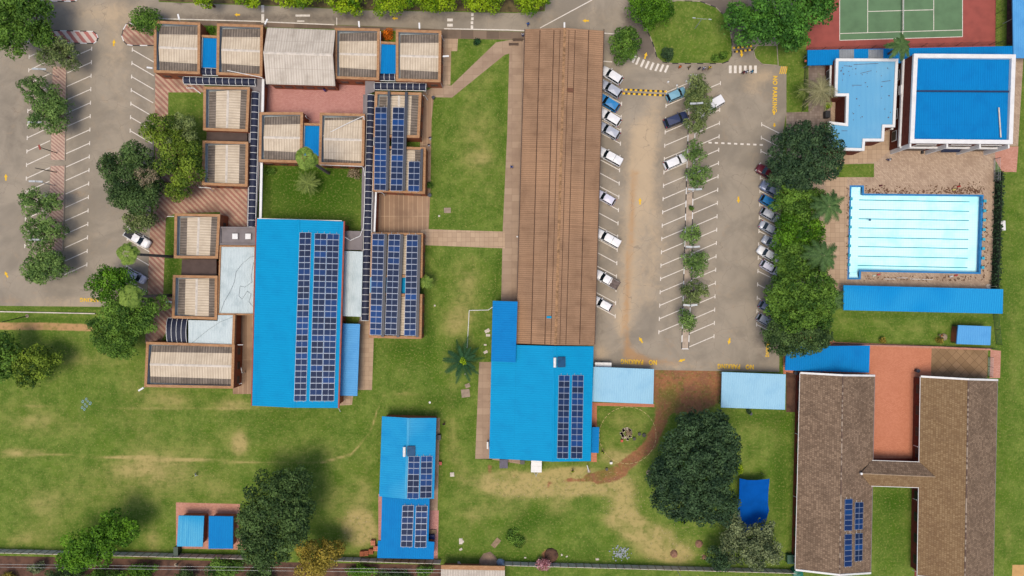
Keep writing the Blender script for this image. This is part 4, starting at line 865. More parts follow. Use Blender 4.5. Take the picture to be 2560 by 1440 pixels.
# ------------------------------------------------------------------ swimming pool
P=[W(*p).xy for p in POOL]; pt_=Thing('swimming_pool','eight lane swimming pool of pale cyan water with dark lane lines','swimming pool',(P[0].x,P[0].y,0))
n=N('pool_tiles'); bt=n.n('ShaderNodeTexBrick'); n.t.links.new(n.tc.outputs['Object'],bt.inputs['Vector']); bt.offset=0
bt.inputs['Scale'].default_value=1; bt.inputs['Brick Width'].default_value=.5; bt.inputs['Row Height'].default_value=.5; bt.inputs['Mortar Size'].default_value=.03
bt.inputs['Color1'].default_value=(.86,.86,.86,1); bt.inputs['Color2'].default_value=(.85,.86,.86,1); bt.inputs['Mortar'].default_value=(.7,.84,.86,1)
c=n.mix(bt.outputs[0],(.56,.83,.86,1),n.math('MULTIPLY',n.ramp(n.noise(.25,4),.45,.7),.8)); PT=n.done(c,.4)
def pool_poly(z, ins, mat, name, parent=None):
    I=inset_poly(P,ins) if ins else P; T=[Vector((*p,z)) for p in I]; g=MB()
    for tr in tessellate_polygon([T]): g.face([T[i] for i in tr])
    return pt_.part(name,g,mat)
n=N('pool_water'); tr=n.n('ShaderNodeBsdfTransparent'); tr.inputs[0].default_value=(.76,.975,.99,1); gl=n.n('ShaderNodeBsdfGlossy'); gl.inputs['Roughness'].default_value=.06
fr=n.n('ShaderNodeFresnel'); fr.inputs[0].default_value=1.33; mx=n.n('ShaderNodeMixShader'); bp=n.n('ShaderNodeBump'); bp.inputs['Distance'].default_value=.03; bp.inputs['Strength'].default_value=.35
n.t.links.new(n.noise(1.6,4),bp.inputs['Height']); n.t.links.new(bp.outputs[0],gl.inputs['Normal']); n.t.links.new(bp.outputs[0],fr.inputs['Normal'])
n.t.links.new(fr.outputs[0],mx.inputs[0]); n.t.links.new(tr.outputs[0],mx.inputs[1]); n.t.links.new(gl.outputs[0],mx.inputs[2])
n.t.links.new(mx.outputs[0],n.t.nodes['Material Output'].inputs[0]); WATER=n.m
CY=plain('cyan_pool_edge',C(10,130,196),.5,var=.12); TQ=plain('turquoise_block',C(40,178,208),.5)
pool_poly(-1.05,0,PT,'basin_floor')
g=MB(); 
for i in range(8):
    a,b=P[i],P[(i+1)%8]; g.face([(*a,-1.05),(*b,-1.05),(*b,.0),(*a,.0)],[(0,0)]*4)
pt_.part('basin_wall',g,CY)
g=MB(); ring(g,inset_poly(P,-.12),inset_poly(P,.22),0,.06,-.12); pt_.part('coping',g,CY)
pool_poly(-.07,.12,WATER,'water')
LN=plain('dark_lane_tile',C(70,170,186),.5); ys=((530,548),(620,638),(708,725),(795,813),(884,904),(971,992),(1062,1082),(1150,1172))
for i,(a_,b_) in enumerate(ys):
    x0=938-i*1.9; x1=1985-i*2.8; g=MB(); a=W(1900+x0/3.789,360+a_/3.789); b=W(1900+x1/3.789,360+b_/3.789)
    k=(H+1.03)/H; a=Vector((a.x*k,a.y*k,-1.03)); b=Vector((b.x*k,b.y*k,-1.03)); g.box((a+b)/2,((b-a).length,.17,.02),math.atan2((b-a).y,(b-a).x)); pt_.part('lane_line',g,LN)
for i in range(3):
    for (x0,x1,y0,dy) in ((2128,2153,469,5),(2122,2147,694,-5)):
        g=MB(); a=W((x0+x1)/2,y0+i*dy); g.box((a.x,a.y,-.25-.25*i-.1),((x1-x0)*S,.42,.2)); pt_.part('step',g,PT)
for side,x0,x1,yy in (('left',855,835,(522,608,700,788,877,966,1055,1145)),('right',2118,2097,(543,635,723,813,905,992,1083,1172))):
    for i,y in enumerate(yy):
        p=W(1900+(x0+(x1-x0)*i/7)/3.789,360+y/3.789); t=Thing('starting_block',f'{["first","second","third","fourth","fifth","sixth","seventh","eighth"][i]} turquoise starting block from the top on the {side} end of the pool','starting block',(p.x,p.y,0),group='starting blocks')
        m=MB(); m.box((p.x,p.y,.2),(.35,.4,.4)); t.part('pedestal',m,TQ); m=MB(); m.box((p.x,p.y,.45),(.5,.55,.08),ry=R(4 if side=='left' else -4)); t.part('platform',m,TQ)
# ------------------------------------------------------------------ trees
def fol(name,dark,light,rough=.6):
    n=N(name); t=n.attr('tint'); c=n.mix(dark,light,t)
    tr=n.n('ShaderNodeBsdfTranslucent'); n.put(tr.inputs[0],c); n.done(c,rough,0,.15)
    mx=n.n('ShaderNodeMixShader'); mx.inputs[0].default_value=.25; n.t.links.new(n.b.outputs[0],mx.inputs[1]); n.t.links.new(tr.outputs[0],mx.inputs[2]); n.t.links.new(mx.outputs[0],n.t.nodes['Material Output'].inputs[0]); return n.m
def G_(d,l,k=2.3): return C(*d,k=k),C(*l,k=k)
FM={'dark':fol('dark_foliage',*G_((28,46,22),(74,96,50))),'deep':fol('deep_green_foliage',*G_((22,40,26),(62,84,52))),'mid':fol('mid_green_foliage',*G_((38,66,20),(98,130,48),1.95)),
 'bright':fol('bright_foliage',*G_((36,70,12),(98,140,34),1.8)),'yell':fol('yellow_green_foliage',*G_((62,96,8),(142,164,28),1.8)),'olive':fol('olive_foliage',*G_((52,68,34),(110,122,72))),
 'silver':fol('silver_green_foliage',*G_((40,54,34),(120,130,90),1.9)),'gold':fol('glossy_gold_green_foliage',*G_((32,58,16),(118,138,44),1.95)),'brown':fol('brown_green_foliage',*G_((74,68,24),(140,124,50))),
 'grey':fol('grey_green_foliage',*G_((52,76,34),(104,128,66))),'orange':fol('orange_shrub_leaf',*G_((120,56,8),(200,110,24))),'pink':fol('pink_blossom',*G_((150,84,92),(226,178,184),1.2)),
 'pale':fol('pale_dry_twig',*G_((128,112,84),(196,180,150),1.2)),'maple':fol('broad_leaf_foliage',*G_((30,62,20),(78,122,44))),'cycad':fol('cycad_frond',*G_((18,48,28),(52,92,54),1.5)),
 'palm':fol('palm_frond',*G_((56,76,28),(132,146,74),1.5)),'fanp':fol('fan_palm_frond',*G_((60,90,26),(138,160,72),1.5)),'dpalm':fol('feather_palm_frond',*G_((34,60,30),(92,122,66),1.5)),'deadp':fol('dead_palm_frond',*G_((92,96,62),(178,172,128),1.2))}
CONTRAST={}
def quad_mesh(name,V,T,mat,origin):
    """V: (n,4,3) leaf corners, T: (n,) tint"""
    n_=len(V); me=bpy.data.meshes.new(name); co=(V.reshape(-1,3)-np.array(origin)).astype(np.float32)
    me.vertices.add(n_*4); me.vertices.foreach_set('co',co.ravel()); me.loops.add(n_*4); me.loops.foreach_set('vertex_index',np.arange(n_*4,dtype=np.int32))
    me.polygons.add(n_); me.polygons.foreach_set('loop_start',np.arange(0,n_*4,4,dtype=np.int32)); me.polygons.foreach_set('loop_total',np.full(n_,4,dtype=np.int32)); me.update(calc_edges=True)
    at=me.attributes.new('tint','FLOAT','POINT'); at.data.foreach_set('value',np.repeat(np.clip(T,0,1),4).astype(np.float32)); me.materials.append(mat); return me
def leaves(P,Nn,size,rng,asp=.6):
    n_=len(P); Nn=Nn/np.linalg.norm(Nn,axis=1,keepdims=True); r=rng.normal(size=(n_,3)); a=np.cross(Nn,r); a/=np.linalg.norm(a,axis=1,keepdims=True); b=np.cross(Nn,a)
    s=size*rng.uniform(.6,1.35,(n_,1)); u=a*s*.5; v=b*s*.5*asp; return np.stack([P-u,P-v+Nn*s*.06,P+u,P+v+Nn*s*.06],1)
def dome(cx,cy,rx,ry,z0,z1,rng,lobe=.3,dens=1.0,leaf=.42,gap=0,flat=.5,jit=.35,wob=.2,ang=0,lobes=None,rad=None):
    ph=rng.uniform(0,6.28,4); Rm=(rx+ry)/2; lr=lobe*Rm; N_=lobes or max(8,int(2.1*(1/lobe)**2)); P=[];Q=[];T=[]; out=[]; tries=0
    cs=[]
    while len(cs)<N_ and tries<4000:
        tries+=1; th=rng.uniform(0,2*math.pi); rr=math.sqrt(rng.uniform(0,1)); k=1+wob*(math.sin(2*th+ph[0])*.5+math.sin(3*th+ph[1])*.6+math.sin(5*th+ph[2])*.5)
        r2=max(.15,1-lobe*.75)*rr*k; x=r2*rx*math.cos(th); y=r2*ry*math.sin(th)
        l=lr*rng.uniform(.7,1.2)
        if any((x-c[0])**2+(y-c[1])**2<(.5*(l+c[3])*.72)**2 for c in cs): continue
        z=z0+(z1-z0)*(math.sqrt(max(0,1-min(1,r2*r2)))*flat+(1-flat)*.8)-l*.6+rng.normal()*l*.5
        cs.append((x,y,z,l))
    ca,sa=math.cos(ang),math.sin(ang)
    for x,y,z,l in cs:
        n_=int(max(30,62*dens*l*l/(leaf*leaf)*.32)); d=rng.normal(size=(n_*2,3)); d/=np.linalg.norm(d,axis=1,keepdims=True); d=d[d[:,2]>-.35][:n_]
        rr=l*(1-np.abs(rng.normal(size=(len(d),1)))*.22)*np.array([1,1,.8]); p=np.array([x,y,z])+d*rr; p+=rng.normal(size=p.shape)*leaf*.25
        P.append(p); Q.append(d*.9+rng.normal(size=d.shape)*jit*1.3+np.array([0,0,.35])); T.append(.42+rng.normal()*.24+rng.normal(size=len(d))*.2)
    nf=int(.8*max(0,1-gap*2.2)*dens*math.pi*rx*ry/(leaf*leaf*.5)); th=rng.uniform(0,6.2832,nf); rr=np.sqrt(rng.uniform(0,1,nf)); kk=1+wob*(np.sin(2*th+ph[0])*.5+np.sin(3*th+ph[1])*.6+np.sin(5*th+ph[2])*.5)
    r2=rr*kk*.84; fz=z0+(z1-z0)*(np.sqrt(np.clip(1-r2*r2,0,1))*flat+(1-flat)*.8)-lr*1.9+rng.normal(size=nf)*lr*.25
    P.append(np.stack([r2*rx*np.cos(th),r2*ry*np.sin(th),fz],1)); Q.append(rng.normal(size=(nf,3))*.6+np.array([0,0,.8])); T.append(.38+rng.normal(size=nf)*.2)
    P=np.concatenate(P);Q=np.concatenate(Q);T=np.concatenate(T)
    if gap:
        f=np.sin(P[:,0]*1.9+ph[0])*np.sin(P[:,1]*2.1+ph[1])+.6*np.sin(P[:,0]*4.3+ph[2])*np.sin(P[:,1]*3.9+ph[3]); keep=f>-1.2+gap*1.6; P,Q,T=P[keep],Q[keep],T[keep]
    X=P[:,0]*ca-P[:,1]*sa+cx; Y=P[:,0]*sa+P[:,1]*ca+cy; P=np.stack([X,Y,P[:,2]],1)
    cs=[(c[0]*ca-c[1]*sa+cx,c[0]*sa+c[1]*ca+cy,c[2],c[3]) for c in cs]
    return leaves(P,Q,leaf,rng),T,cs
TREES=0
def tree(name,label,px,py,rx,ry,ht,mat,lobe=.3,dens=1.0,leaf=.42,gap=0,cat='tree',group=None,low=None,trunk=.28,flat=.5,wob=.2,ang=0,extra=(),limbs=7,shrub=False,base=None):
    global TREES; TREES+=1; rg=np.random.default_rng(100+TREES); z0=low if low is not None else ht*.45; hm=z0+(ht-z0)*.45
    c_=W(px,py,hm); k=S*(H-hm)/H; b=base and W(*base) or Vector((c_.x,c_.y,0)); t=Thing(name,label,cat,(b.x,b.y,0),group=group)
    V,T,cs=dome(c_.x,c_.y,rx*k,ry*k,z0,ht,rg,lobe,dens,leaf,gap,flat,wob=wob,ang=R(ang)); VV=[V];TT=[T]; CS=list(cs)
    for e in extra:  # (px,py,rx,ry,dz)
        q=W(e[0],e[1],hm+e[4]); V,T,c2=dome(q.x,q.y,e[2]*k,e[3]*k,z0+e[4],ht+e[4],rg,min(.6,lobe*(rx/e[2])**.7),dens,leaf,gap,flat,wob=wob); VV.append(V);TT.append(T); CS+=c2
    o=L(bpy.data.objects.new('crown',quad_mesh('crown',np.concatenate(VV),np.concatenate(TT),FM[mat],(b.x,b.y,0)))); o.parent=t.o
    m=MB(); 
    if not shrub:
        fork=Vector((lerp(b.x,c_.x,.5),lerp(b.y,c_.y,.5),z0*.75)); m.tube((b.x,b.y,-.05),fork,trunk,trunk*.72,9); rg.shuffle(CS)
        for c in CS[:limbs]: 
            e=Vector(c[:3]); md=lerp(fork,e,.5)+Vector((0,0,.12*(e-fork).length)); m.tube(fork,md,trunk*.5,trunk*.3,6); m.tube(md,e,trunk*.3,trunk*.1,6)
            for c2 in CS[:limbs*2]:
                if (Vector(c2[:3])-e).length<c[3]*1.6 and c2 is not c: m.tube(md,Vector(c2[:3]),trunk*.2,trunk*.06,5)
    else:
        for c in CS[:limbs]: m.tube((b.x,b.y,-.02),c[:3],trunk*.4,trunk*.15,5)
    t.part('trunk' if not shrub else 'stems',m,TRUNK,smooth=False); return t
# top left
tree('broad_tree','large broad dark tree in the top left corner of the picture',50,50,84,82,10,'mid',lobe=.24,leaf=.45,extra=((110,95,38,34,-2),(15,85,40,45,-1),(40,10,80,40,0)))
GL='trees along the striped medians of the left car park'
tree('parking_tree','thin grey green tree over the top end of the upper striped median',150,133,52,46,6.5,'olive',lobe=.32,gap=.42,leaf=.34,dens=.9,group=GL)
tree('parking_tree','grey green tree left of the upper striped median, below the pair of white lamp heads',98,228,46,40,6,'grey',lobe=.34,gap=.42,leaf=.34,dens=.9,group=GL)
tree('parking_tree','green tree lapping over the upper striped median, just above its bare lower half',122,286,56,50,6,'grey',lobe=.32,gap=.12,leaf=.36,extra=((150,265,28,24,0),),group=GL)
tree('parking_tree','wide see-through tree over the middle of the lower striped median',92,510,52,44,6,'grey',lobe=.32,gap=.5,leaf=.34,dens=.85,group=GL,extra=((135,505,24,26,0),))
tree('parking_tree','tree over the lower striped median, just above the pair of low lamp heads',104,578,54,42,6,'grey',lobe=.32,gap=.3,leaf=.36,group=GL)
tree('parking_tree','dense round tree at the bottom end of the lower striped median',117,664,62,42,6,'grey',lobe=.3,gap=0,leaf=.38,group=GL,extra=((95,690,30,22,-.5),))
tree('round_shrub_tree','dense clipped round tree on the striped corner beside the top left classroom block',369,52,46,36,5,'mid',lobe=.34,leaf=.34,low=1.5,wob=.06)
# centre-left group
tree('evergreen_tree','tree with glossy yellow flecked crown touching the lower left classroom wall',455,405,62,64,9,'gold',lobe=.3,leaf=.36,extra=((450,478,36,26,-2),(410,330,52,44,0)))
tree('evergreen_tree','grey green tree at the top of the dark group beside the small lawn',452,330,48,44,8,'olive',lobe=.32,leaf=.34)
tree('evergreen_tree','dark tree leaning over the left car park lane, at the left of the dark group',318,440,66,74,8.5,'dark',lobe=.32,leaf=.38,extra=((345,385,40,34,.5),(285,410,30,24,-1)))
tree('evergreen_tree','dark tree at the bottom of the dark group, above the white pickup truck',345,490,64,54,8,'dark',lobe=.3,leaf=.38,extra=((370,470,36,34,0),))
tree('olive_tree','dull olive tree directly above the white pickup truck',350,553,42,34,5.5,'olive',lobe=.34,leaf=.34,gap=.08)
tree('bare_tree','grey nearly bare crown in the middle of the dark tree group',375,445,34,30,9,'pale',lobe=.4,leaf=.2,gap=.5,dens=.35)
tree('leafy_tree','bright green tree half covering the white hatchback in the left car park',278,714,56,50,8,'bright',lobe=.26,leaf=.38,extra=((310,690,36,26,0),))
tree('conifer_tree','dark layered conifer with feathery tiers right of the bright green tree',335,780,76,60,10,'mid',lobe=.2,leaf=.36,extra=((385,775,20,12,-3),))
tree('conifer_tree','lower dark layered conifer below, touching the open field',290,845,64,44,8.5,'mid',lobe=.26,leaf=.36,extra=((250,812,30,22,-1),(315,872,36,24,-1)))
tree('field_tree','green tree cut by the left edge of the picture beside the field',8,890,40,70,8,'mid',lobe=.3,leaf=.42)
tree('field_tree','yellowish green tree near the left edge, standing on the open field',92,910,64,48,7,'gold',lobe=.28,leaf=.4,extra=((75,950,30,22,-1),))
tree('field_tree','bright green tree at the bottom left, overhanging the boundary wall',235,1362,88,46,9,'bright',lobe=.26,leaf=.42,extra=((295,1318,60,42,-.5),(185,1400,44,30,-1)))
tree('large_tree','very large dark tree right of the two small sheds',688,1292,96,92,13,'dark',lobe=.19,leaf=.44,extra=((740,1205,56,44,-2),(640,1330,50,50,-1),(670,1380,60,40,-2),(750,1275,46,50,-1)))
tree('brownish_tree','olive brown tree over the bottom boundary wall, beside the very large dark tree',790,1392,58,52,8,'brown',lobe=.28,leaf=.38,gap=.05,extra=((845,1370,28,24,-2),))
# top edge row
GT='feathery yellow green trees along the top edge'
for i,(x,y,rx,ry,wd) in enumerate(((512,-6,30,26,'first and leftmost'),(618,-6,44,24,'second'),(745,-16,66,34,'third'),(865,0,58,36,'fourth'),(985,0,58,40,'fifth'),(1085,-6,60,40,'sixth'),(1200,-12,68,42,'seventh'),(1322,-4,50,38,'eighth and rightmost'))):
    tree('feathery_tree',f'{wd} feathery yellow green tree of the row along the top edge',x,y,rx,ry,6,'yell',lobe=.3,leaf=.4,group=GT,flat=.4)
tree('willow_tree','bright fine leaved willow at the top, left of the large lawn island',1622,12,66,56,7,'bright',lobe=.26,leaf=.34,extra=((1655,30,34,34,-1),))
tree('round_shrub_tree','dense dark round tree just right of the top end of the long brown roof',1560,113,39,48,5.5,'mid',lobe=.3,leaf=.34,wob=.05,low=1.5)
tree('shade_tree','huge broad leaved dark tree at the top, left of the tennis court',1955,25,120,80,12,'maple',lobe=.18,leaf=.5,extra=((1900,70,60,50,-2),(1835,45,36,36,-3),(1960,92,50,34,-3),(2045,15,44,36,-2),(1990,110,26,20,-5)))
for x,y,r_,lab,g_ in ((1667,138,18.5,'dark clipped ball shrub at the lower left corner of the large lawn island','deep'),(1808,138,11,'right one of two small clipped balls on the large lawn island','mid'),(1788,147,10.5,'left one of two small clipped balls on the large lawn island','mid')):
    tree('clipped_shrub',lab,x,y,r_,r_,1.8 if r_>15 else 1.2,g_,lobe=.5,leaf=.24,low=.2,wob=0,shrub=True,cat='shrub',dens=1.3)
GM='small trees planted along the narrow centre median'
for i,(x,y,rx,ry,mt,g_,wd) in enumerate(((1742,222,34,40,'olive',.22,'first small tree from the top of the narrow centre median, beside the white van'),(1748,262,44,34,'olive',.25,'second small tree of the narrow centre median, shading the nose of the white van'),(1738,313,29,28,'olive',.3,'third small tree from the top of the narrow centre median'),
    (1737,382,27,28,'grey',.28,'fourth small tree of the narrow centre median, right of the white hatchback'),(1743,440,37,32,'grey',.28,'fifth small tree of the narrow centre median, above the first lamp'),(1725,588,28,27,'grey',.15,'sixth tree of the narrow centre median, between the two lamps'),
    (1738,660,38,34,'grey',.22,'seventh tree of the narrow centre median, below the second lamp'),(1733,732,40,30,'olive',.4,'thinnest brownish tree of the narrow centre median, above the third lamp'),(1715,803,27,28,'grey',.2,'lowest tree of the narrow centre median, below the third lamp'))):
    tree('median_tree',wd,x,y,rx,ry,4.6,mt,lobe=.36,gap=g_,leaf=.34,dens=.9,group=GM,trunk=.1,wob=.25,low=1.6,base=(lerp(1733,1709,(y-200)/650),y-3 if y>720 else y+3))
tree('small_shrub','tiny shrub alone on the bare stretch of the narrow centre median',1727,521,6,8,1.4,'mid',lobe=.5,leaf=.22,low=.3,shrub=True,cat='shrub')
# right belt
tree('shade_tree','big round dark tree between the car park and the paved pool yard',2012,388,104,90,10,'deep',lobe=.15,leaf=.44,extra=((1985,440,70,44,-1),),wob=.07,flat=.7)
tree('belt_tree','bright yellow green feathery tree overhanging the parked cars, below the big round dark tree',1988,508,66,50,8,'mid',lobe=.24,leaf=.36,wob=.25,extra=((2035,500,34,30,-1),))
tree('belt_tree','brightest green tree in the belt between the parked cars and the pool',1990,575,64,62,7.5,'bright',lobe=.22,leaf=.36,wob=.25,extra=((2030,600,34,40,-1),))
tree('belt_tree','dark green tree in the belt, left of the lower feather palm beside the pool',1992,655,66,56,7.5,'mid',lobe=.24,leaf=.36,extra=((2040,665,34,30,-1),(1960,690,30,30,-1)))
tree('rain_tree','large cauliflower shaped green tree at the lower end of the belt',1995,765,92,74,10,'mid',lobe=.17,leaf=.4,wob=.08,extra=((2040,720,50,44,0),(1945,740,40,50,-1)))
tree('shade_tree','dark round tree below, reaching over the blue shelter roof',1990,845,88,50,8.5,'dark',lobe=.2,leaf=.4,wob=.1,extra=((1945,825,46,40,0),(2040,838,40,36,0)))
tree('great_tree','biggest dark tree on the lower lawn, left of the blue shade sail',1735,1150,112,112,14,'deep',lobe=.14,leaf=.44,wob=.08,extra=((1700,1240,80,60,-2),(1770,1255,80,60,-2),(1790,1120,60,80,-1),(1660,1190,50,60,-2),(1755,1060,70,44,-2)))
tree('silver_tree','silvery leaved tree overlapping the lower end of the blue shade sail',1868,1368,68,52,8,'silver',lobe=.24,leaf=.4,extra=((1905,1322,34,26,0),(1835,1315,32,34,0),(1925,1370,34,34,-1)))
tree('dark_tree','dark small tree at the foot of the silvery leaved tree',1800,1392,38,36,5.5,'deep',lobe=.3,leaf=.36)
tree('lime_shrub','small lime green bush peeking out below the biggest dark tree',1708,1296,22,7,1.2,'yell',lobe=.5,leaf=.25,low=.2,shrub=True,cat='shrub')
tree('lime_shrub','thin lime green sprig on the right side of the biggest dark tree',1847,1172,8,16,1.6,'yell',lobe=.5,leaf=.25,low=.2,shrub=True,cat='shrub')
# shrubs
for nm,lab,x,y,rx,ry,h_,mt in (('orange_shrub','orange leaved shrub above the top right blue link roof',968,86,17,14,2,'orange'),('green_shrub','green shrub above the top left blue link roof',526,75,13,9,1.4,'bright'),
  ('pale_shrub','pale grey leafless shrub in the upper right of the dark green courtyard lawn',885,435,19,13,1.5,'pale'),('green_shrub','low round hedge bush in the top left of the dark green courtyard lawn',674,428,16,11,1.3,'mid'),
  ('green_shrub','green bush below the fan palm at the top of the courtyard lawn',765,415,18,9,1.3,'deep'),('blossom_shrub','pink and white blossoming shrub at the bottom, beside the soil mound',1357,1410,20,17,2.2,'pink'),
  ('spiky_shrub','dark spiky shrub on the small triangular lawn near the top of the cross paths',1192,105,9,9,1.4,'cycad'),('green_shrub','low green shrub growing at the right wall of the upper solar blocks',1074,464,8,10,1.2,'mid'),
  ('lime_shrub','bright lime potted bush beside the dead palm',2069,265,9,8,1.4,'yell'),('dark_shrub','brownish round shrub in the strip above the terracotta courtyard',2207,850,8,9,1.2,'brown'),
  ('dark_shrub','faded brownish shrub at the sand heap near the pump house',2350,851,10,8,1.1,'brown'),('faint_shrub','low dark green patch bush alone on the lower lawn, above the sand heap',1288,1342,30,26,.5,'mid'),
  ('small_shrub','small dark plant below the carport right of the red soil yard',1872,1029,6,5,1.0,'deep')):
    tree(nm,lab,x,y,rx,ry,h_,mt,lobe=.42,leaf=.24 if rx<25 else .3,low=.15,shrub=True,cat='shrub',trunk=.08,dens=.8)
GB='bushes beyond the bottom boundary wall'
for i,(x,y,rx,ry,mt,h_,wd) in enumerate(((95,1418,22,14,'silver',2.5,'pale silvery bush beyond the wall, lower left'),(165,1436,48,20,'dark',3,'dark bush beyond the wall, below the bright overhanging tree'),(262,1440,50,18,'mid',3,'mid green bush right of the dark one, at the bottom edge'),
  (350,1432,44,22,'bright',3.5,'bright bush left of the wall-side power pole, at the bottom edge'),(465,1440,30,16,'dark',2.5,'small dark bush right of the power pole'),(560,1422,52,26,'mid',3.5,'wide green bush below the two sheds, beyond the wall'),(648,1445,44,18,'dark',3,'dark bush beyond the wall below the very large dark tree'),
  (902,1428,44,12,'bright',2,'low bright creeper bush beyond the wall, below the deep blue annexe'),(1060,1427,24,14,'mid',2,'small green bush just left of the tan neighbour roof'),(985,1440,50,10,'dark',1.6,'dark low bush between the creeper and the neighbour roof'),(20,1445,24,14,'brown',1.6,'dry brown bush in the bottom left corner'))):
    tree('hedge_bush',wd,x,y,rx,ry,h_,mt,lobe=.34,leaf=.32,low=.2,shrub=True,cat='bush',group=GB,trunk=.1,dens=.9)
# ------------------------------------------------------------------ palms
PN=0
def palm(name,label,px,py,r,ht,mat,n=22,base=None,leafw=.09,droop=.55,pairs=16,group=None,fan=False,trunk=.2,leaflen=.26,heart=None,skew=None):
    global PN; PN+=1; rg=np.random.default_rng(900+PN); c_=W(px,py,ht); k=S*(H-ht)/H; b=W(*base) if base else Vector((c_.x,c_.y,0)); Rr=r*k
    t=Thing(name,label,'palm',(b.x,b.y,0),group=group); m=MB(); K=6
    for i in range(K):
        a=lerp(b,Vector((c_.x,c_.y,ht)),i/K); e=lerp(b,Vector((c_.x,c_.y,ht)),(i+1)/K); m.tube(a,e,trunk*(1.25-.4*i/K),trunk*(1.25-.4*(i+1)/K),8)
    t.part('trunk',m,PTRUNK)
    for f in range(n):
        th=2*math.pi*(f+rg.uniform(-.35,.35))/n; el=rg.uniform(.05,1.0); Lf=Rr*rg.uniform(.86,1.1)*(1.0 if el<.7 else .8); V=[];T=[]
        if skew: th=R(skew[0])+rg.uniform(-1,1)*R(skew[1])
        pts=[]
        for i in range(pairs+1):
            u=i/pairs; rad=Lf*(u if el<.7 else u*.92); z=ht+Lf*(el*.55*u-droop*u*u*(.75+.5*(1-el))); pts.append(np.array([c_.x+rad*math.cos(th+.12*u*math.sin(f*3)),c_.y+rad*math.sin(th+.12*u*math.sin(f*3)),z]))
        tb=rg.uniform(.25,.6)
        for i in range(pairs):
            p=pts[i]; q=pts[i+1]; d=q-p; d/=np.linalg.norm(d); sd=np.cross(d,[0,0,1]); sd/=np.linalg.norm(sd); up=np.cross(sd,d); u=(i+.5)/pairs
            w=.025; V.append([p-sd*w,q-sd*w,q+sd*w,p+sd*w]); T.append(tb+.2)
            if u<.12 and not fan: continue
            prof=math.sin(math.pi*min(1,.12+u*.86))**.6 if not fan else (0 if u<.35 else math.sin(math.pi*(u-.35)/.65)**.5)
            ll=Lf*leaflen*prof*rg.uniform(.8,1.15)
            for sg in (-1,1):
                e=p+(sd*sg*.82+d*.55-up*.25+np.array([0,0,rg.uniform(-.12,.1)]))*ll; wv=d*leafw*.5; V.append([p-wv,e,e+wv*.3,p+wv]); T.append(tb+rg.uniform(-.2,.3))
        o=L(bpy.data.objects.new('frond',quad_mesh('frond',np.array(V),np.array(T),FM[mat],(b.x,b.y,0)))); o.parent=t.o
    if heart:
        V,T,_=dome(c_.x,c_.y,.9,.9,ht-.2,ht+.5,rg,.5,1,.3); o=L(bpy.data.objects.new('heart',quad_mesh('heart',V,T,FM[heart],(b.x,b.y,0)))); o.parent=t.o
    return t
palm('fan_palm','tall fan palm leaning over the left car park beside the white pickup',315,634,28,15,'fanp',n=30,base=(432,642),fan=True,leafw=.22,leaflen=.4,droop=.5,trunk=.24)
palm('fan_palm','tall fan palm rising through the layered conifer on the left',322,742,30,15,'fanp',n=30,base=(436,738),fan=True,leafw=.22,leaflen=.4,droop=.5,trunk=.24)
palm('fan_palm','tall fan palm between the two courtyard classroom blocks',762,394,28,15,'fanp',n=30,base=(822,433),fan=True,leafw=.24,leaflen=.42,droop=.5,trunk=.26)
palm('feather_palm','feather palm growing on the dark green courtyard lawn',768,458,36,3.5,'palm',n=34,leafw=.1,leaflen=.2,droop=.45,pairs=20,base=(774,452))
palm('feather_palm','small feather palm at the right wall of the lower solar blocks',1064,706,22,3.5,'fanp',n=20,leafw=.14,leaflen=.3,base=(1058,704))
palm('cycad','large star shaped dark cycad palm with a bright green heart on the central lawn',1157,902,57,3.2,'cycad',n=19,leafw=.14,leaflen=.17,droop=.35,pairs=30,heart='yell',trunk=.35)
palm('feather_palm','feather palm leaning in front of the tennis court, above the two white buildings',2254,112,36,9,'dpalm',n=15,leafw=.26,leaflen=.25,droop=.65,pairs=18,base=(2204,146))
palm('dead_palm','bleached dead feather palm left of the stepped faded blue roof',2054,226,50,7,'deadp',n=38,leafw=.1,leaflen=.2,droop=.7,pairs=20,base=(2016,255))
palm('dead_palm','smaller fading palm at the left of the bleached palm, above the grey pavers',2012,226,24,4.5,'palm',n=18,leafw=.1,leaflen=.22,droop=.7,base=(1998,232))
palm('feather_palm','upper feather palm beside the left end of the pool',2072,514,48,9,'dpalm',n=15,leafw=.26,leaflen=.26,droop=.6,pairs=18,base=(2030,525))
palm('feather_palm','middle feather palm beside the left end of the pool',2058,640,48,9,'dpalm',n=15,leafw=.26,leaflen=.25,droop=.65,pairs=18,base=(2010,645))
palm('feather_palm','lower feather palm over the left end of the long pool shelter',2082,750,42,8,'dpalm',n=18,leafw=.16,leaflen=.22,droop=.6,pairs=18,base=(2040,748))
# ------------------------------------------------------------------ vehicles
def paint(name,r,g,b,metal=0): return plain(name,C(r,g,b),.3,metal,var=.03,spec=.5)
PAINT={'white':paint('white_car_paint',240,241,243),'silver':paint('silver_car_paint',186,192,204,.2),'grey':paint('grey_blue_car_paint',130,142,172,.2),'blue':paint('bright_blue_car_paint',34,132,196),'lblue':paint('light_teal_blue_car_paint',128,180,200,.1),
 'navy':paint('navy_car_paint',44,56,92),'maroon':paint('maroon_car_paint',104,28,42),'pale':paint('pale_lilac_white_paint',222,222,240)}
CG=plain('car_glass',C(26,40,46),.1,spec=.6); HL=plain('headlamp_lens',C(226,230,232),.2); TL=plain('tail_lamp_lens',C(168,26,26),.3); RIM=plain('wheel_rim',C(160,164,170),.35,.4); BED=plain('load_bed_liner',C(44,46,52),.8); BEDB=plain('dusty_load_bed',C(120,106,100),.95,var=.3,sc=2)
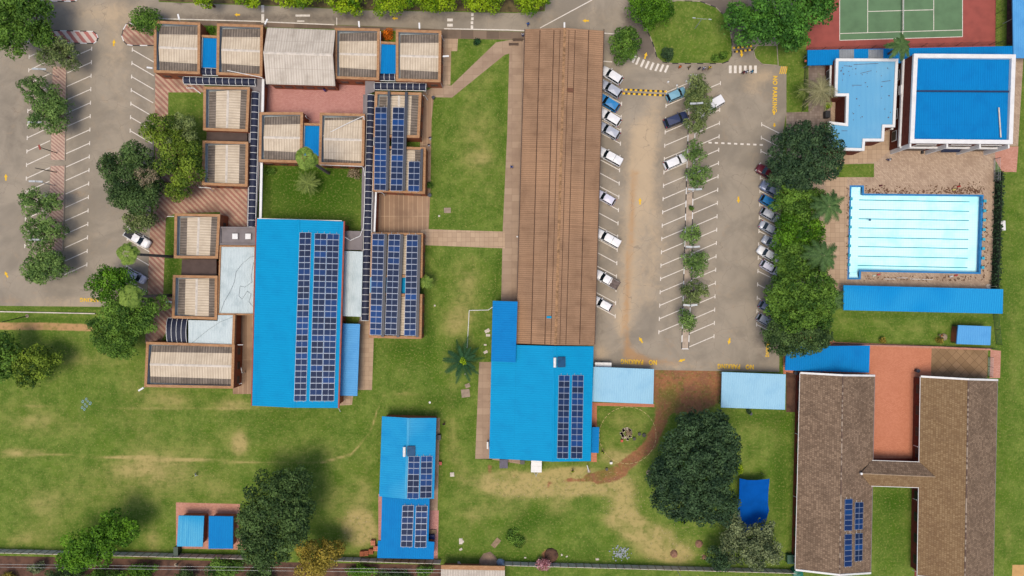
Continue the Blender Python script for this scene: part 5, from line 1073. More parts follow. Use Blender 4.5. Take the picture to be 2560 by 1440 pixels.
KIND={ # length, width, height, bonnet z, belt z, cabin base x0,x1 (rear, front), roof x0,x1, tail z
 'hatch':(3.9,1.68,1.48,.92,.98,-1.85,.95,-1.45,.30,.98),'suv':(4.6,1.86,1.72,1.05,1.12,-2.15,1.0,-1.75,.35,1.12),'sedan':(4.6,1.76,1.45,.90,.96,-1.65,1.1,-.85,.45,1.0),
 'van':(5.0,1.85,2.0,1.1,1.15,-2.4,1.35,-2.3,.75,1.15),'pickup':(5.2,1.84,1.75,1.08,1.12,-.75,1.25,-.5,.6,1.08),'canopy':(5.2,1.84,1.78,1.05,1.12,-2.5,1.25,-2.4,.6,1.1)}
def body_loft(kind,K):
    Lc,w,h,bz,belt,c0,c1,r0,r1,tz=K; st=[(-.5,.80,.55),(-.485,.90,.82),(-.44,.96,.97),(-.3,1,1),(0,1,1),(.2,1,1),(.33,.985,1),(.42,.93,.96),(.47,.84,.86),(.5,.70,.6)]; m=MB(); S_=[]
    for x,ww,zz in st:
        hw=w/2*ww; zt=(tz if x<0 else lerp(belt,bz,min(1,max(0,(x*Lc-c1*.6)/(.5*Lc-c1*.6)))))*zz; X=x*Lc
        S_.append([(X,-hw*.92,.22),(X,-hw,.42),(X,-hw,.72*zt+.05),(X,-hw*.94,zt*.96),(X,-hw*.55,zt*1.01),(X,0,zt*1.03),(X,hw*.55,zt*1.01),(X,hw*.94,zt*.96),(X,hw,.72*zt+.05),(X,hw,.42),(X,hw*.92,.22)])
    for a,b in zip(S_,S_[1:]):
        for i in range(10): m.face([a[i],b[i],b[i+1],a[i+1]])
        m.face([a[10],b[10],b[0],a[0]])
    m.face(S_[0]); m.face(list(reversed(S_[-1]))); return m
def car(label,px,py,ang,kind='hatch',col='white',bed=None,name=None,scale=1.0):
    K=KIND[kind]; Lc,w,h,bz,belt,c0,c1,r0,r1,tz=K; p=W(px,py,.8); a=R(ang)
    names={'hatch':'hatchback','suv':'sport_utility_car','sedan':'sedan_car','van':'minibus','pickup':'pickup_truck','canopy':'pickup_truck'}
    t=Thing(name or names[kind],label,{'van':'van','pickup':'pickup truck','canopy':'pickup truck'}.get(kind,'car'),(p.x,p.y,0),group='parked vehicles',rz=a); t.local=True; t.o.scale=(scale,)*3
    t.part('body',body_loft(kind,K),PAINT[col],smooth=True)
    hb=w/2*.93; hr=w/2*.74
    def frus(m,x0,x1,y,z,X0,X1,Y,Z):
        b=[(x0,-y,z),(x1,-y,z),(x1,y,z),(x0,y,z)]; u=[(X0,-Y,Z),(X1,-Y,Z),(X1,Y,Z),(X0,Y,Z)]
        # bowed windscreen and rear window
        bf=(x1+.14,0,z); uf=(X1+.08,0,Z)
        m.face([b[0],b[1],u[1],u[0]]); m.face([b[2],b[3],u[3],u[2]]); m.face([b[3],b[0],u[0],u[3]]); m.face([b[1],bf,uf,u[1]]); m.face([bf,b[2],u[2],uf]); m.face([u[0],u[1],uf,u[2],u[3]])
    g=MB(); frus(g,c0,c1,hb,belt-.04,r0,r1,hr,h-.05); t.part('glazing',g,CG)
    rf=MB(); X0,X1,Y=r0-.05,r1+.03,hr+.03; pts=[(X0,-Y*.9),(X0+.15,-Y),(X1-.1,-Y),(X1+.06,-Y*.8),(X1+.12,0),(X1+.06,Y*.8),(X1-.1,Y),(X0+.15,Y),(X0,Y*.9)]
    cpt=(sum(q[0] for q in pts)/9,0,h+.03)
    for i in range(9):
        q,q2=pts[i],pts[(i+1)%9]; rf.face([(q[0],q[1],h-.04),(q2[0],q2[1],h-.04),cpt]); rf.face([(q[0],q[1],h-.1),(q2[0],q2[1],h-.1),(q2[0],q2[1],h-.04),(q[0],q[1],h-.04)])
    t.part('roof',rf,PAINT[col],smooth=False)
    # pillars
    for s_ in (-1,1):
        pl=MB(); pl.tube((r0,s_*hr,h-.07),(r1,s_*hr,h-.07),.04,.04,5); pl.tube((c1-.02,s_*hb*.98,belt-.02),(r1,s_*hr,h-.07),.045,.04,5); pl.tube((c0+.02,s_*hb*.98,belt-.02),(r0,s_*hr,h-.07),.06,.05,5); mx=(c0+c1)/2; pl.tube((mx,s_*hb*1.0,belt-.02),((r0+r1)/2,s_*hr*1.02,h-.07),.04,.04,5)
        t.part('pillars',pl,PAINT[col])
    if kind=='pickup':
        m=MB(); m.box(((-Lc/2+c0)/2-.02,0,1.10),(abs(-Lc/2-c0)-.25,w*.80,.05)); 
        bd=t.part('load_bed',m,bed or BED); m=MB()
        for s_ in (-1,1): m.box(((-Lc/2+c0)/2,s_*w*.45,1.17),(abs(-Lc/2-c0),.09,.22))
        m.box((-Lc/2+.1,0,1.17),(.08,w*.86,.22)); t.part('bed_rail',m,PAINT[col] if bed is None else BEDB)
    if kind=='canopy':
        m=MB(); m.box((-.85,0,h+.0),(.05,w*.72,.07)); t.part('roof_gap',m,CG)
    for X in (-Lc*.31,Lc*.31):
        for s_ in (-1,1):
            m=MB(); m.tube((X,s_*(w/2-.22),.32),(X,s_*(w/2+.0),.32),.32,.32,14); wo=t.part('wheel',m,TYRE); m=MB(); m.tube((X,s_*(w/2),.32),(X,s_*(w/2+.015),.32),.19,.18,10); t.part('rim',m,RIM,parent=wo)
    for s_ in (-1,1):
        m=MB(); m.box((Lc*.452,s_*w*.36,bz*.80),(.28,.3,.14),rz=-s_*.35); t.part('headlight',m,HL)
        m=MB(); m.box((-Lc*.475,s_*w*.39,tz*.86),(.16,.24,.2)); t.part('tail_light',m,TL)
        m=MB(); m.box((c1-.35,s_*(w/2+.1),belt+.03),(.14,.2,.13)); t.part('wing_mirror',m,PAINT[col])
    m=MB(); m.box((-Lc*.49,0,.45),(.06,.5,.12)); t.part('number_plate',m,WPT)
    return t
car('white sport utility car at the top of the row beside the long brown roof',1529,189,147,'suv')
car('silver hatchback second from the top beside the long brown roof',1527,223,147,'suv','silver')
car('bright blue hatchback beside the long brown roof, third from the top',1521,257,147,'suv','blue',name='hatchback')
car('white sport utility car fourth from the top beside the long brown roof',1525,294,148,'suv')
car('grey blue hatchback fifth from the top beside the long brown roof',1522,327,149,'suv','silver',name='hatchback')
car('white estate car with dark side windows, directly below the first five cars of the row',1525,392,151,'canopy','white',name='estate_car')
car('white hatchback alone between empty bays, halfway down beside the long brown roof',1515,495,150,'hatch',col='pale')
car('white pickup truck with a closed white canopy beside the long brown roof',1520,596,151,'canopy')
car('white pickup truck with a dusty open load bed beside the long brown roof',1517,699,150,'pickup',bed=BEDB)
car('white hatchback at the bottom of the row beside the long brown roof',1507,760,151,'hatch')
car('light blue hatchback under the first median tree, beside the long speed hump',1691,236,24,'hatch','lblue',scale=1.05)
car('long white minibus partly under the second median tree',1773,267,211,'van',scale=1.12)
car('dark navy sport utility car parked against the centre median',1690,299,22,'suv','navy',scale=1.05)
car('white hatchback parked alone against the left side of the centre median',1688,404,24,'suv',name='hatchback')
for lab,x,y,k_,c_ in (('dark red car tucked under the edge of the big round dark tree',1918,432,'suv','maroon'),('grey car just below the dark red one, under the edge of the big round tree',1928,474,'suv','grey'),('bright blue car poking out from under the right belt of trees',1924,506,'hatch','blue'),
    ('blue grey car directly below the bright blue one in the right row',1925,538,'hatch','silver'),('long silver grey sedan in the right row, below the blue grey car',1926,573,'pickup','silver'),('silver blue hatchback in the middle of the right row, above the white sedan',1929,608,'hatch','silver'),
    ('white sedan in the right row between the silver blue hatchback and the red lamped car',1921,636,'sedan','white'),('white car with a red tail lamp, last of the close group in the right row',1925,669,'hatch','pale'),('silver blue car almost hidden by the cauliflower shaped tree',1921,771,'hatch','grey'),('silver car almost hidden at the bottom of the right row',1916,803,'hatch','silver')):
    car(lab,x,y,149 if 'dark red' in lab or 'white sedan' in lab else -30,k_ if k_!='pickup' else 'sedan',c_)
car('white pickup truck with a black load bed beside the leaning fan palm, left car park',344,596,-31,'pickup','white')
car('white hatchback half hidden under the bright green tree in the left car park',340,691,-27,'hatch','pale')
# trailers
def trailer(label,px,py,l,w,h,rz,mat=WHITE,bar=True):
    p=W(px,py,h); t=Thing('box_trailer',label,'trailer',(p.x,p.y,0),rz=rz); t.local=True
    m=MB(); m.box((0,0,h/2+.25),(l,w,h-.5)); t.part('box',m,mat); m=MB()
    for i in range(3): m.box((-l/2+l*(i+.5)/3,0,h+.01),(.04,w,.02))
    t.part('roof_rib',m,GALV)
    for s_ in (-1,1): m=MB(); m.tube((-.1,s_*(w/2-.1),.28),(-.1,s_*(w/2+.08),.28),.28,.28,12); t.part('wheel',m,TYRE)
    if bar: m=MB(); m.tube((l/2,-w*.3,.4),(l/2+.9,0,.4),.04); m.tube((l/2,w*.3,.4),(l/2+.9,0,.4),.04); m.tube((l/2+.9,0,.4),(l/2+1.2,0,.4),.05); m.tube((l/2+1.0,0,0),(l/2+1.0,0,.6),.04); t.part('drawbar',m,GALV)
    return t
trailer('white box trailer with its drawbar pointing down, below the blue dining hall',1341,1166,2.3,2.05,1.6,R(-91))
trailer('long low white box trailer behind the carport beside the dining hall',1508,913,3.2,1.0,1.9,R(-1),bar=False)
# ------------------------------------------------------------------ street lamps
LG='lamps of the car parks'
def lamp(label,px,py,arms,h=5.2,base=True,hs=1.0):
    p=W(px,py); t=Thing('street_lamp',label,'street lamp',(p.x,p.y,0),group=LG); m=MB(); m.tube((p.x,p.y,0),(p.x,p.y,h),.08,.05,8); t.part('pole',m,GALV)
    for ax,ay,ln in arms:
        d=Vector((ax,ay,0)).normalized(); m=MB(); e=Vector((p.x,p.y,h))+d*ln; m.tube((p.x,p.y,h),e+Vector((0,0,.12)),.035,.03,6); t.part('arm',m,GALV)
        m=MB(); q=e+d*.5+Vector((0,0,.12)); m.box(q,(1.25*hs,.34*hs,.12),math.atan2(d.y,d.x)); hd_=t.part('lamp_head',m,GALV); m=MB(); m.box(q-Vector((0,0,.07)),(1.0*hs,.26*hs,.03),math.atan2(d.y,d.x)); t.part('lens',m,HL,parent=hd_)
    return t
for lab,x,y in (('double headed lamp at the top of the left car park, between the two thin trees',146,194),('double headed lamp above the bare lower half of the upper striped median',136,322),('double headed lamp above the see-through tree of the left car park',138,464),('double headed lamp above the dense round tree at the bottom of the lower median',138,604)):
    lamp(lab,x,y,((-1,.03,.3),(1,-.05,.05)))
for lab,x,y in (('first double headed lamp from the top on the narrow centre median',1718,484),('second double headed lamp from the top on the narrow centre median',1713,622),('third double headed lamp from the top on the narrow centre median',1707,762)):
    lamp(lab,x,y,((-1,.1,.1),(1,.1,.3)))
lamp('single lamp beside the white minibus on the centre median',1722,277,((1,.1,.2),(-1,0,.0)))
t=lamp('thin twin armed lamp standing on the large lawn island',1737,72,((-1,.08,1.0),(1,-.1,1.0)),h=5,hs=.45)
lamp('double headed lamp on the lower lawn, at the bottom edge of the picture',1693,1426,((-1,0,.2),(1,.45,.3)),h=5)
def flood(label,px,py,dx,dy,h=4.1):
    p=W(px,py,h); t=Thing('wall_floodlight',label,'floodlight',(p.x,p.y,h-.3),group='white floodlights on the classroom walls'); d=Vector((dx,-dy,0)).normalized()
    m=MB(); m.tube((p.x,p.y,h-.3),p+d*.25,.04,.04,6); t.part('bracket',m,GALV); m=MB(); m.box(p+d*.75,(1.1,.3,.12),math.atan2(d.y,d.x)); t.part('lamp_head',m,WHITE)
    return t
for a_ in (('white floodlight pointing up from the top left classroom block',449,52,-.25,-1),('white floodlight at the left wall of the top left classroom block',384,171,-1,-.15),('white floodlight at the upper left corner of the whitish gable roof',661,63,.5,-1),
  ('white floodlight on top of the classroom block right of the whitish gable roof',898.5,70,-.1,-1),('white floodlight on top of the rightmost classroom block of the top row',1049,74,-.05,-1),('white floodlight on the right wall of the rightmost top classroom block',1105,141,1,-.05),
  ('white floodlight above the top edge of the long brown roof',1411,73,0,-1),('white floodlight at the left wall of the lower left column, beside the fan palm trunk',432,755,-1,0),('white floodlight at the left corner of the wide lower left block',361,968,-1,.6)): flood(*a_)
# white bent downpipes at wall corners
def pipe(label,pts,name='downpipe',r=.07,mat=WHITE,cat='pipe',group='white pipes on the classroom walls'):
    m=MB(); m.path([W(x,y,h) for x,y,h in pts],r,6); one(name,m,mat,label,cat,group=group,origin=tuple(W(*pts[0][:2])))
for a_ in (('white bent pipe at the lower right corner of the second top classroom block',[(657,196,3.9),(652,193,4.05),(568,176,4.1)]),('white bent pipe below the left part of the horizontal smoked canopy',[(466,219,.2),(467,220,3),(484,220,3.2),(502,234,3.2)]),
  ('white pipe at the right wall of the rightmost top classroom block, upper one',[(1104,88,3.8),(1106,96,2),(1110,102,.2)]),('white pipe at the lower right corner of the rightmost top classroom block',[(1101,197,3.9),(1101,206,3.5),(1106,218,.3)]),
  ('white pipe down the right wall of the block beside the orange shrub',[(951,78,3.9),(951,110,3.5),(949,155,3.3)]),('white pipe at the top right corner of the left courtyard block',[(764,290,3.9),(767,295,2.5),(776,300,.2)]),
  ('white pipe lying diagonally over the right courtyard classroom roof',[(798,345,3.4),(830,328,3.5),(870,308,3.8),(909,290,4.15),(911,300,4.1)]),('white gutter pipe along the bottom wall of the right courtyard block',[(800,412,3.9),(905,416,3.9),(909,420,3),(912,440,2.9)]),
  ('white pipe beside the brown paved yard, at its upper left corner',[(943,480,3.2),(953,480,3.2),(960,486,2),(961,490,.2)]),('white hose curling from the long canopy to the blue hall',[(912,505,3.05),(908,570,3.3),(900,590,3.4),(876,601,3.4),(862,593,5)]),
  ('white bent pipe on the lawn corner right of the upper solar blocks',[(1059,238,3.9),(1063,240,2.5),(1069,250,.2)]),('white pipe at the lower right corner of the big blue hall',[(846,1019,5),(848,1024,3),(851,1029,.2)]),
  ('white bent pipe at the right wall of the wide lower left block, upper one',[(594,862,3.2),(608,862,3.2)]),('white bent pipe at the right wall of the wide lower left block, lower one',[(603,920,3.0),(605,932,1.5),(612,932,.3)]),('white pipe and box below the right end of the wide lower left block',[(590,962,1.2),(605,958,1.2)]),
  ('thin white overhead pipe above the car park corner of the lower left lawn strip',[(418,541,2.0),(435,541,2.0)]),('white pipe along the wall between the dark trees and the lower left block',[(497,468,3.3),(526,470,3.3),(532,478,.3)]),
  ('white irrigation pipe bent round the central lawn beside the blue annexe',[(1168,870,.06),(1173,776,.06),(1221,775,.06),(1232,767,.06)])): pipe(*a_)
for i,(x,y) in enumerate(((1997,1084),(1993,1241),(1991,1390))):
    pipe(f'{["upper","middle","lower"][i]} white bent pipe on the left wall of the left tiled building',[(x-9,y-1,.6),(x,y+3,2.8)],r=.06)
for i,(x,y) in enumerate(((2294,1113),(2292,1246),(2290,1425))):
    pipe(f'{["upper","middle","lower"][i]} white bent pipe on the left wall of the right tiled building',[(x-10,y,.8),(x,y+4,2.8)],r=.06)
# pole things
def pole(label,base,top,h,name='pole',mat=None,r=.07,cat='pole'):
    p=W(*base); q=W(*top,h); m=MB(); m.tube(p,q,r*1.3,r,8); b=MB(); b.disc((p.x,p.y,.05),.35,10); t=Thing(name,label,cat,tuple(p)); t.part('mast',m,mat or BLACKM); t.part('footing',b,CONC); return t
pole('thin dark mast in the green strip left of the layered conifers',(68,790),(5,805),6.5)
t=pole('slim pole with a red brown banner arm on the upper striped median',(143,383),(99,368),5); m=MB(); q=W(99,368,5); m.box(q,(.35,.9,.08),R(20)); t.part('banner',m,REDP)
pole('slim dark pole on the lower striped median, near its top end',(142,431),(88,420),5.5)
pole('white pole at the lower right corner of the blue dining hall',(1472,1178),(1468,1164),2.5,mat=WHITE,r=.1)
pole('concrete power pole standing at the bottom boundary wall',(440,1412),(446,1416),6,mat=CONC,r=.12,name='power_pole')
# ------------------------------------------------------------------ solar geysers, boundary wall, fences
def geyser(label,px,py,h):
    p=W(px,py,h); t=Thing('solar_geyser',label,'water heater',(p.x,p.y,h-.3),group='rooftop solar geysers'); m=MB(); m.tube((p.x-.3,p.y+.9,h+.1),(p.x-.3,p.y-.9,h+.1),.28,.28,14); t.part('tank',m,WHITE,smooth=False)
    m=MB(); m.box((p.x+.95,p.y+.05,h-.1),(1.5,1.9,.1),ry=R(12)); f=t.part('collector',m,STEEL); m=MB(); m.box((p.x+.95,p.y+.05,h-.04),(1.4,1.8,.03),ry=R(12)); t.part('glass',m,plain('collector_glass',C(34,84,124),.4,spec=.15),parent=f); return t
geyser('white tank solar geyser on the ridge of the blue dining hall',1391,906,5.8); geyser('white tank solar geyser on the ridge of the narrow gable building',1015,1129,4.9)
def precast(label,pts,h=1.9):
    t=Thing('boundary_wall',label,'boundary wall',tuple(W(*pts[0])))
    for a,b in zip(pts,pts[1:]):
        A,B=W(*a),W(*b); d=B-A; n_=max(1,round(d.length/1.55)); an=math.atan2(d.y,d.x)
        for i in range(n_):
            p=lerp(A,B,(i+.5)/n_); m=MB(); m.box((p.x,p.y,h/2+.02*(i%3)),(d.length/n_-.14,.08+.01*(i%2),h)); m.v=[tuple((Matrix.Translation(p.xy.to_3d())@Matrix.Rotation(an,4,'Z')@Matrix.Translation(-p.xy.to_3d()))@Vector(v)) for v in m.v]; t.part('wall_panel',m,PEDE)
            q=lerp(A,B,i/n_); m=MB(); m.box((q.x,q.y,h/2+.06),(.14,.18,h+.1),an); t.part('wall_post',m,CONC)
    return t
precast('grey precast boundary wall along the bottom, left part up to the very large dark tree',[(-30,1372),(620,1388)])
precast('grey precast boundary wall along the bottom, part between the brown tree and the neighbour roof',[(825,1392),(1104,1400)])
precast('grey precast boundary wall along the bottom, right part below the blossoming shrub',[(1262,1404),(1990,1424)])
cw=Thing('low_wall','thin pale kerb wall crossing the green strip below the left car park','low wall',tuple(W(100,781))); m=MB(); A=W(-40,778);B=W(240,784); m.box((A+B)/2+Vector((0,0,.2)),((B-A).length,.2,.4),math.atan2((B-A).y,(B-A).x)); cw.part('wall_panel',m,PEDE)
def fence(label,pts,h=1.8,mesh_mat=None,step=2.4,rails=5,name='fence',r=.03):
    t=Thing(name,label,'fence',tuple(W(*pts[0])))
    for a,b in zip(pts,pts[1:]):
        A,B=W(*a),W(*b); n_=max(1,round((B-A).length/step))
        for i in range(n_+1): p=lerp(A,B,i/n_); m=MB(); m.tube(p,p+Vector((0,0,h)),.04,.04,6); t.part('post',m,BLACKM)
        m=MB()
        for k in range(rails): z=h*(k+.5)/rails; m.tube(A+Vector((0,0,z)),B+Vector((0,0,z)),r,r,4)
        nv=int((B-A).length/.5)
        for k in range(nv): p=lerp(A,B,k/nv); m.tube(p+Vector((0,0,.05)),p+Vector((0,0,h)),.012,.012,3)
        t.part('mesh_panel',m,mesh_mat or BLACKM)
    return t
fence('dark mesh fence on the top side of the terracotta courtyard',[(2082,858),(2325,864),(2482,871)],1.6)
fence('dark green wire fence beside the right wall of the pump house',[(2482,786),(2490,860)],1.8,plain('green_wire',C(30,70,54),.6))
fence('dark mesh cage fence left of the pump house roof',[(2379,812),(2377,856),(2392,858)],1.8)
fence('grey gate fence between the pool yard and the pink paved corner',[(2484,398),(2484,428),(2484,455)],2.0,GALV)
fence('metal gate fence beside the diamond paving at the lower right',[(2470,892),(2469,940)],1.6,GALV)
fence('thin fence between the paved yard and the grass strip left of the dead palm',[(2011,168),(2008,235),(2005,278)],1.8,BLACKM)
fence('tall mesh fence along the bottom side of the tennis court',[(2012,128),(2260,119),(2515,112)],2.2,BLACKM,step=3.2,rails=4,r=.015)
fence('tall mesh fence right of the tennis court beside the grassy strip',[(2487,-40),(2488,112)],2.2,BLACKM,step=3.2,rails=4,r=.015)
# dark creeper screen east of the pool
t=Thing('creeper_screen','dark green shaded creeper fence between the pool yard and the playing field','fence',tuple(W(2487,560))); m=MB(); A=W(2489,432);B=W(2479,722); m.box((A+B)/2+Vector((0,0,.95)),((B-A).length,.12,1.9),math.atan2((B-A).y,(B-A).x)); t.part('screen_panel',m,plain('dark_shade_net',C(34,42,30),.95,var=.2,sc=2))
rg=np.random.default_rng(5); n_=2600; u=rg.uniform(0,1,n_); Pp=np.stack([A.x+(B.x-A.x)*u+rg.normal(size=n_)*.25+.1,A.y+(B.y-A.y)*u,rg.uniform(.1,2.0,n_)],1); V=leaves(Pp,rg.normal(size=(n_,3))+np.array([-.5,0,.6]),.4,rg)
o=L(bpy.data.objects.new('creeper',quad_mesh('creeper',V,rg.uniform(0,.6,n_),FM['deep'],tuple(t.loc)))); o.parent=t.o
# planter behind the tennis fence
sheet('planting_bed',[(2518,-60),(2531,-60),(2530,112),(2516,112)],.04,plain('dark_bed_soil',C(104,62,56),.95,var=.3,sc=2))
# tennis net
t=Thing('tennis_net','tennis net strung across the middle of the green court','net',tuple(W(2254,20))); A=W(2252.5,-60);B=W(2251.5,80)
m=MB(); m.tube(A+Vector((0,0,1.0)),B+Vector((0,0,1.02)),.05,.05,6); t.part('net_tape',m,WHITE)
m=MB(); 
for k in range(10): m.tube(A+Vector((0,0,.1*k)),B+Vector((0,0,.1*k)),.008,.008,3)
for k in range(60): p=lerp(A,B,k/60); m.tube(p,p+Vector((0,0,1.0)),.006,.006,3)
t.part('netting',m,BLACKM); m=MB(); m.tube(B,B+Vector((0,0,1.1)),.06,.06,8); t.part('net_post',m,GALV)
mk=MB(); a=W(2257,-60);b=W(2256.5,88); d=(b-a).normalized(); nn_=Vector((-d.y,d.x,0))*.05; mk.face([(v.x,v.y,.047) for v in (a-nn_,b-nn_,b+nn_,a+nn_)]); one('court_marking',mk,WPT,kind='structure')
# ------------------------------------------------------------------ shade sail
t=Thing('shade_sail','blue fabric shade sail stretched between poles right of the biggest dark tree','shade sail',tuple(W(1885,1262)))
rim=[(1849,1196,2.8),(1868,1200,2.7),(1890,1200.5,2.7),(1924,1197,2.9),(1920.5,1235,2.7),(1920,1262,2.75),(1922.5,1276,2.9),(1916,1300,2.7),(1908,1325,2.8),(1875,1331,2.6),(1843,1335,2.8),(1846,1305,2.7),(1843.5,1278,2.9),(1848,1240,2.7)]
m=MB(); c_=W(1884,1264,2.35); pr=[W(*p) for p in rim]; Kk=6
for i in range(len(pr)):
    a,b=pr[i],pr[(i+1)%len(pr)]
    for k in range(Kk):
        u,v=k/Kk,(k+1)/Kk; f=lambda p,t_: Vector((*(c_.lerp(p,t_)).xy, c_.z+(p.z-c_.z)*t_*t_)); q=[f(a,u),f(a,v),f(b,v),f(b,u)]; m.face(q if k else [q[1],q[2],q[3]])
t.part('fabric',m,plain('blue_sail_cloth',C(0,88,176),.9,var=.1,sc=.5,spec=.03),smooth=True)
for (x,y,bx,by) in ((1924,1197,1903,1183),(1849,1196,1846,1190),(1922.5,1276,1920,1272),(1908,1325,1905,1322),(1843,1335,1840,1332),(1843.5,1278,1840,1276)):
    m=MB(); p=W(bx,by); m.tube(p,W(x,y,2.9) if (bx,by)!=(1903,1183) else W(1905,1183,3.0),.06,.05,8); t.part('pole',m,BLACKM)
    if (bx,by)==(1903,1183): m=MB(); m.tube(W(1905,1183,3.0),W(1924,1197,2.9),.02,.02,5); t.part('stay',m,BLACKM)
# ------------------------------------------------------------------ small things
def item(name,label,cat,px,py,mk,mat,h=0,group=None,rz=0):
    p=W(px,py,h); m=MB(); mk(m,p); o=one(name,m,mat,label,cat,group=group,origin=(p.x,p.y,0)); return o
def slabm(w,l,h,rz=0): return lambda m,p: (m.box((p.x,p.y,h/2),(w*S,l*S,h),R(rz)), m.box((p.x,p.y,h+.02),(w*S*.6,l*S*.6,.04),R(rz)))
item('inspection_cover','square concrete inspection cover with a grating on the upper right lawn','manhole',1118.5,526,slabm(17,13,.12),CONC)
item('inspection_cover','large pale concrete cover slab below the star shaped cycad','manhole',1164,983,slabm(21,20,.15,6),CONC)
item('inspection_cover','smaller tilted concrete slab just above the large pale cover','manhole',1169,964,slabm(12,10,.12,20),CONC)
item('inspection_cover','small white square cover on the lawn right of the narrow gable building','manhole',1130.5,1186,slabm(10,10,.12,3),PEDE)
item('inspection_cover','tiny pale cover on the lawn right of the lower solar blocks','manhole',1087,764,slabm(4,4,.1),PEDE)
item('inspection_cover','tiny pale valve cover left of the square inspection cover with a grating','manhole',1098,540,slabm(4.5,4.5,.1),PEDE)
item('white_dish','round white disc lying on the lawn above the narrow gable building','disc',1074.5,1006,lambda m,p:(m.tube((p.x,p.y,.02),(p.x,p.y,.12),.22,.2,14),m.tube((p.x,p.y,.12),(p.x,p.y,.15),.08,.06,8)),WHITE)
item('timber_sheet','weathered timber board lying tilted on the lower lawn','board',1240,1357,lambda m,p:(m.box((p.x,p.y,.05),(13*S,25*S,.05),R(-40)),m.box((p.x+.1,p.y,.1),(.1,24*S,.05),R(-40))),WOOD)
item('timber_deck','small timber bench platform on the pink paving beside the deep blue annexe','platform',1082,1329,lambda m,p:[m.box((p.x,p.y+.18*(i-2),.3),(19*S,.15,.05),R(-2)) for i in range(5)],WOOD)
item('white_board','white rectangular board standing on the playing field right of the pool','board',2507,564,lambda m,p:(m.box((p.x,p.y,1.0),(13*S,24*S,.1),R(3)),m.box((p.x,p.y,.5),(.1,1.6,1.0))),WHITE,h=1)
sheet('practice_pitch',[(2531,1412),(2600,1412),(2600,1460),(2529,1460)],.02,plain('sandy_pitch',C(206,164,104),.95,var=.1))
for i,(x,y) in enumerate(((1670,205.5),(1692,214.5),(1716,204))):
    def mk(m,p): m.tube((p.x,p.y,0),(p.x,p.y,.35),.22,.2,12); m.tube((p.x,p.y,.35),(p.x,p.y,.5),.2,.05,12)
    item('bollard',['leftmost','middle','rightmost'][i]+' white concrete bollard above the light blue hatchback','bollard',x,y,mk,WHITE,group='white bollards at the head of the centre bays')
def boulder(label,px,py,r,h,mat,name='boulder',group=None,seed=1):
    rr=random.Random(seed); p=W(px,py); m=MB(); K=9; rings=[]
    for j in range(5):
        ph=j/4*math.pi/2; rings.append([(p.x+r*S*math.cos(ph)*math.cos(a)*rr.uniform(.85,1.1),p.y+r*S*math.cos(ph)*math.sin(a)*rr.uniform(.85,1.1),h*math.sin(ph)*rr.uniform(.9,1.05)) for a in [2*math.pi*i/K for i in range(K)]])
    for a,b in zip(rings,rings[1:]):
        for i in range(K): m.face([a[i],a[(i+1)%K],b[(i+1)%K],b[i]])
    return one(name,m,mat,label,'boulder' if name=='boulder' else 'heap',group=group,smooth=name!='boulder')
RK=plain('brown_rock',C(166,124,100),.95,var=.25,sc=2)
for i,(x,y,r_,lab) in enumerate(((1747,1359,10,'brown boulder under the edge of the silvery tree, topmost of three'),(1685,1384,10,'brown boulder furthest left of the three on the bare ground'),(1761,1393,6.5,'small brown boulder beside the dark small tree'),(1622,1182,7,'grey stone at the left edge of the biggest dark tree'))): boulder(lab,x,y,r_,.6,RK if i<3 else CONC,group='boulders on the lower lawn',seed=i)
boulder('dark brown soil mound beside the blossoming shrub',1378,1388,19,.7,SOIL,'soil_mound',seed=11)
boulder('long sand heap beside the neighbour roof at the bottom',1222,1406,26,.8,plain('building_sand',C(176,146,120),.95,var=.15),'sand_heap',seed=12)
boulder('pale blue tarpaulin covered heap at the right end of the sand heap',1251,1407,12,.7,plain('pale_blue_tarpaulin',C(146,166,186),.6),'covered_heap',seed=13)
boulder('grey sand heap left of the pump house',2358,843,10,.7,plain('grey_sand',C(170,152,130),.95),'sand_heap',seed=14)
rb=MB(); rr=random.Random(8)
for i in range(90):
    x=1550+rr.gauss(0,10); y=1383+rr.gauss(0,7); p=W(x,y); rb.box((p.x,p.y,.08),(rr.uniform(.1,.35),rr.uniform(.1,.3),rr.uniform(.08,.2)),rr.uniform(0,3))
one('rubble_patch',rb,plain('grey_blue_rubble',C(160,170,176),.9,var=.2,sc=4),'scattered grey blue rubble on the lower lawn, right of the soil mound','rubble',kind='stuff')
# brick pallets
for i,(x,y,lab) in enumerate(((934,1354,'brick stack furthest up, beside the left wall of the deep blue annexe'),(941,1368,'brick stack touching the left wall of the deep blue annexe'),(929,1376,'brick stack in the middle of the low group of pallets'),(917,1380,'square orange brick stack second from the left in the pallet group'),(907,1381,'leftmost narrow orange brick stack of the pallet group'))):
    def mk(m,p):
        for k in range(3):
            for j in range(3): m.box((p.x+(k-1)*.3,p.y+(j-1)*.32,.4),(.28,.3,.8-.05*((k+j)%2)))
    item('brick_stack',lab,'bricks',x,y,mk,BRICK if i>1 else PTERR,group='stacks of bricks on pallets')
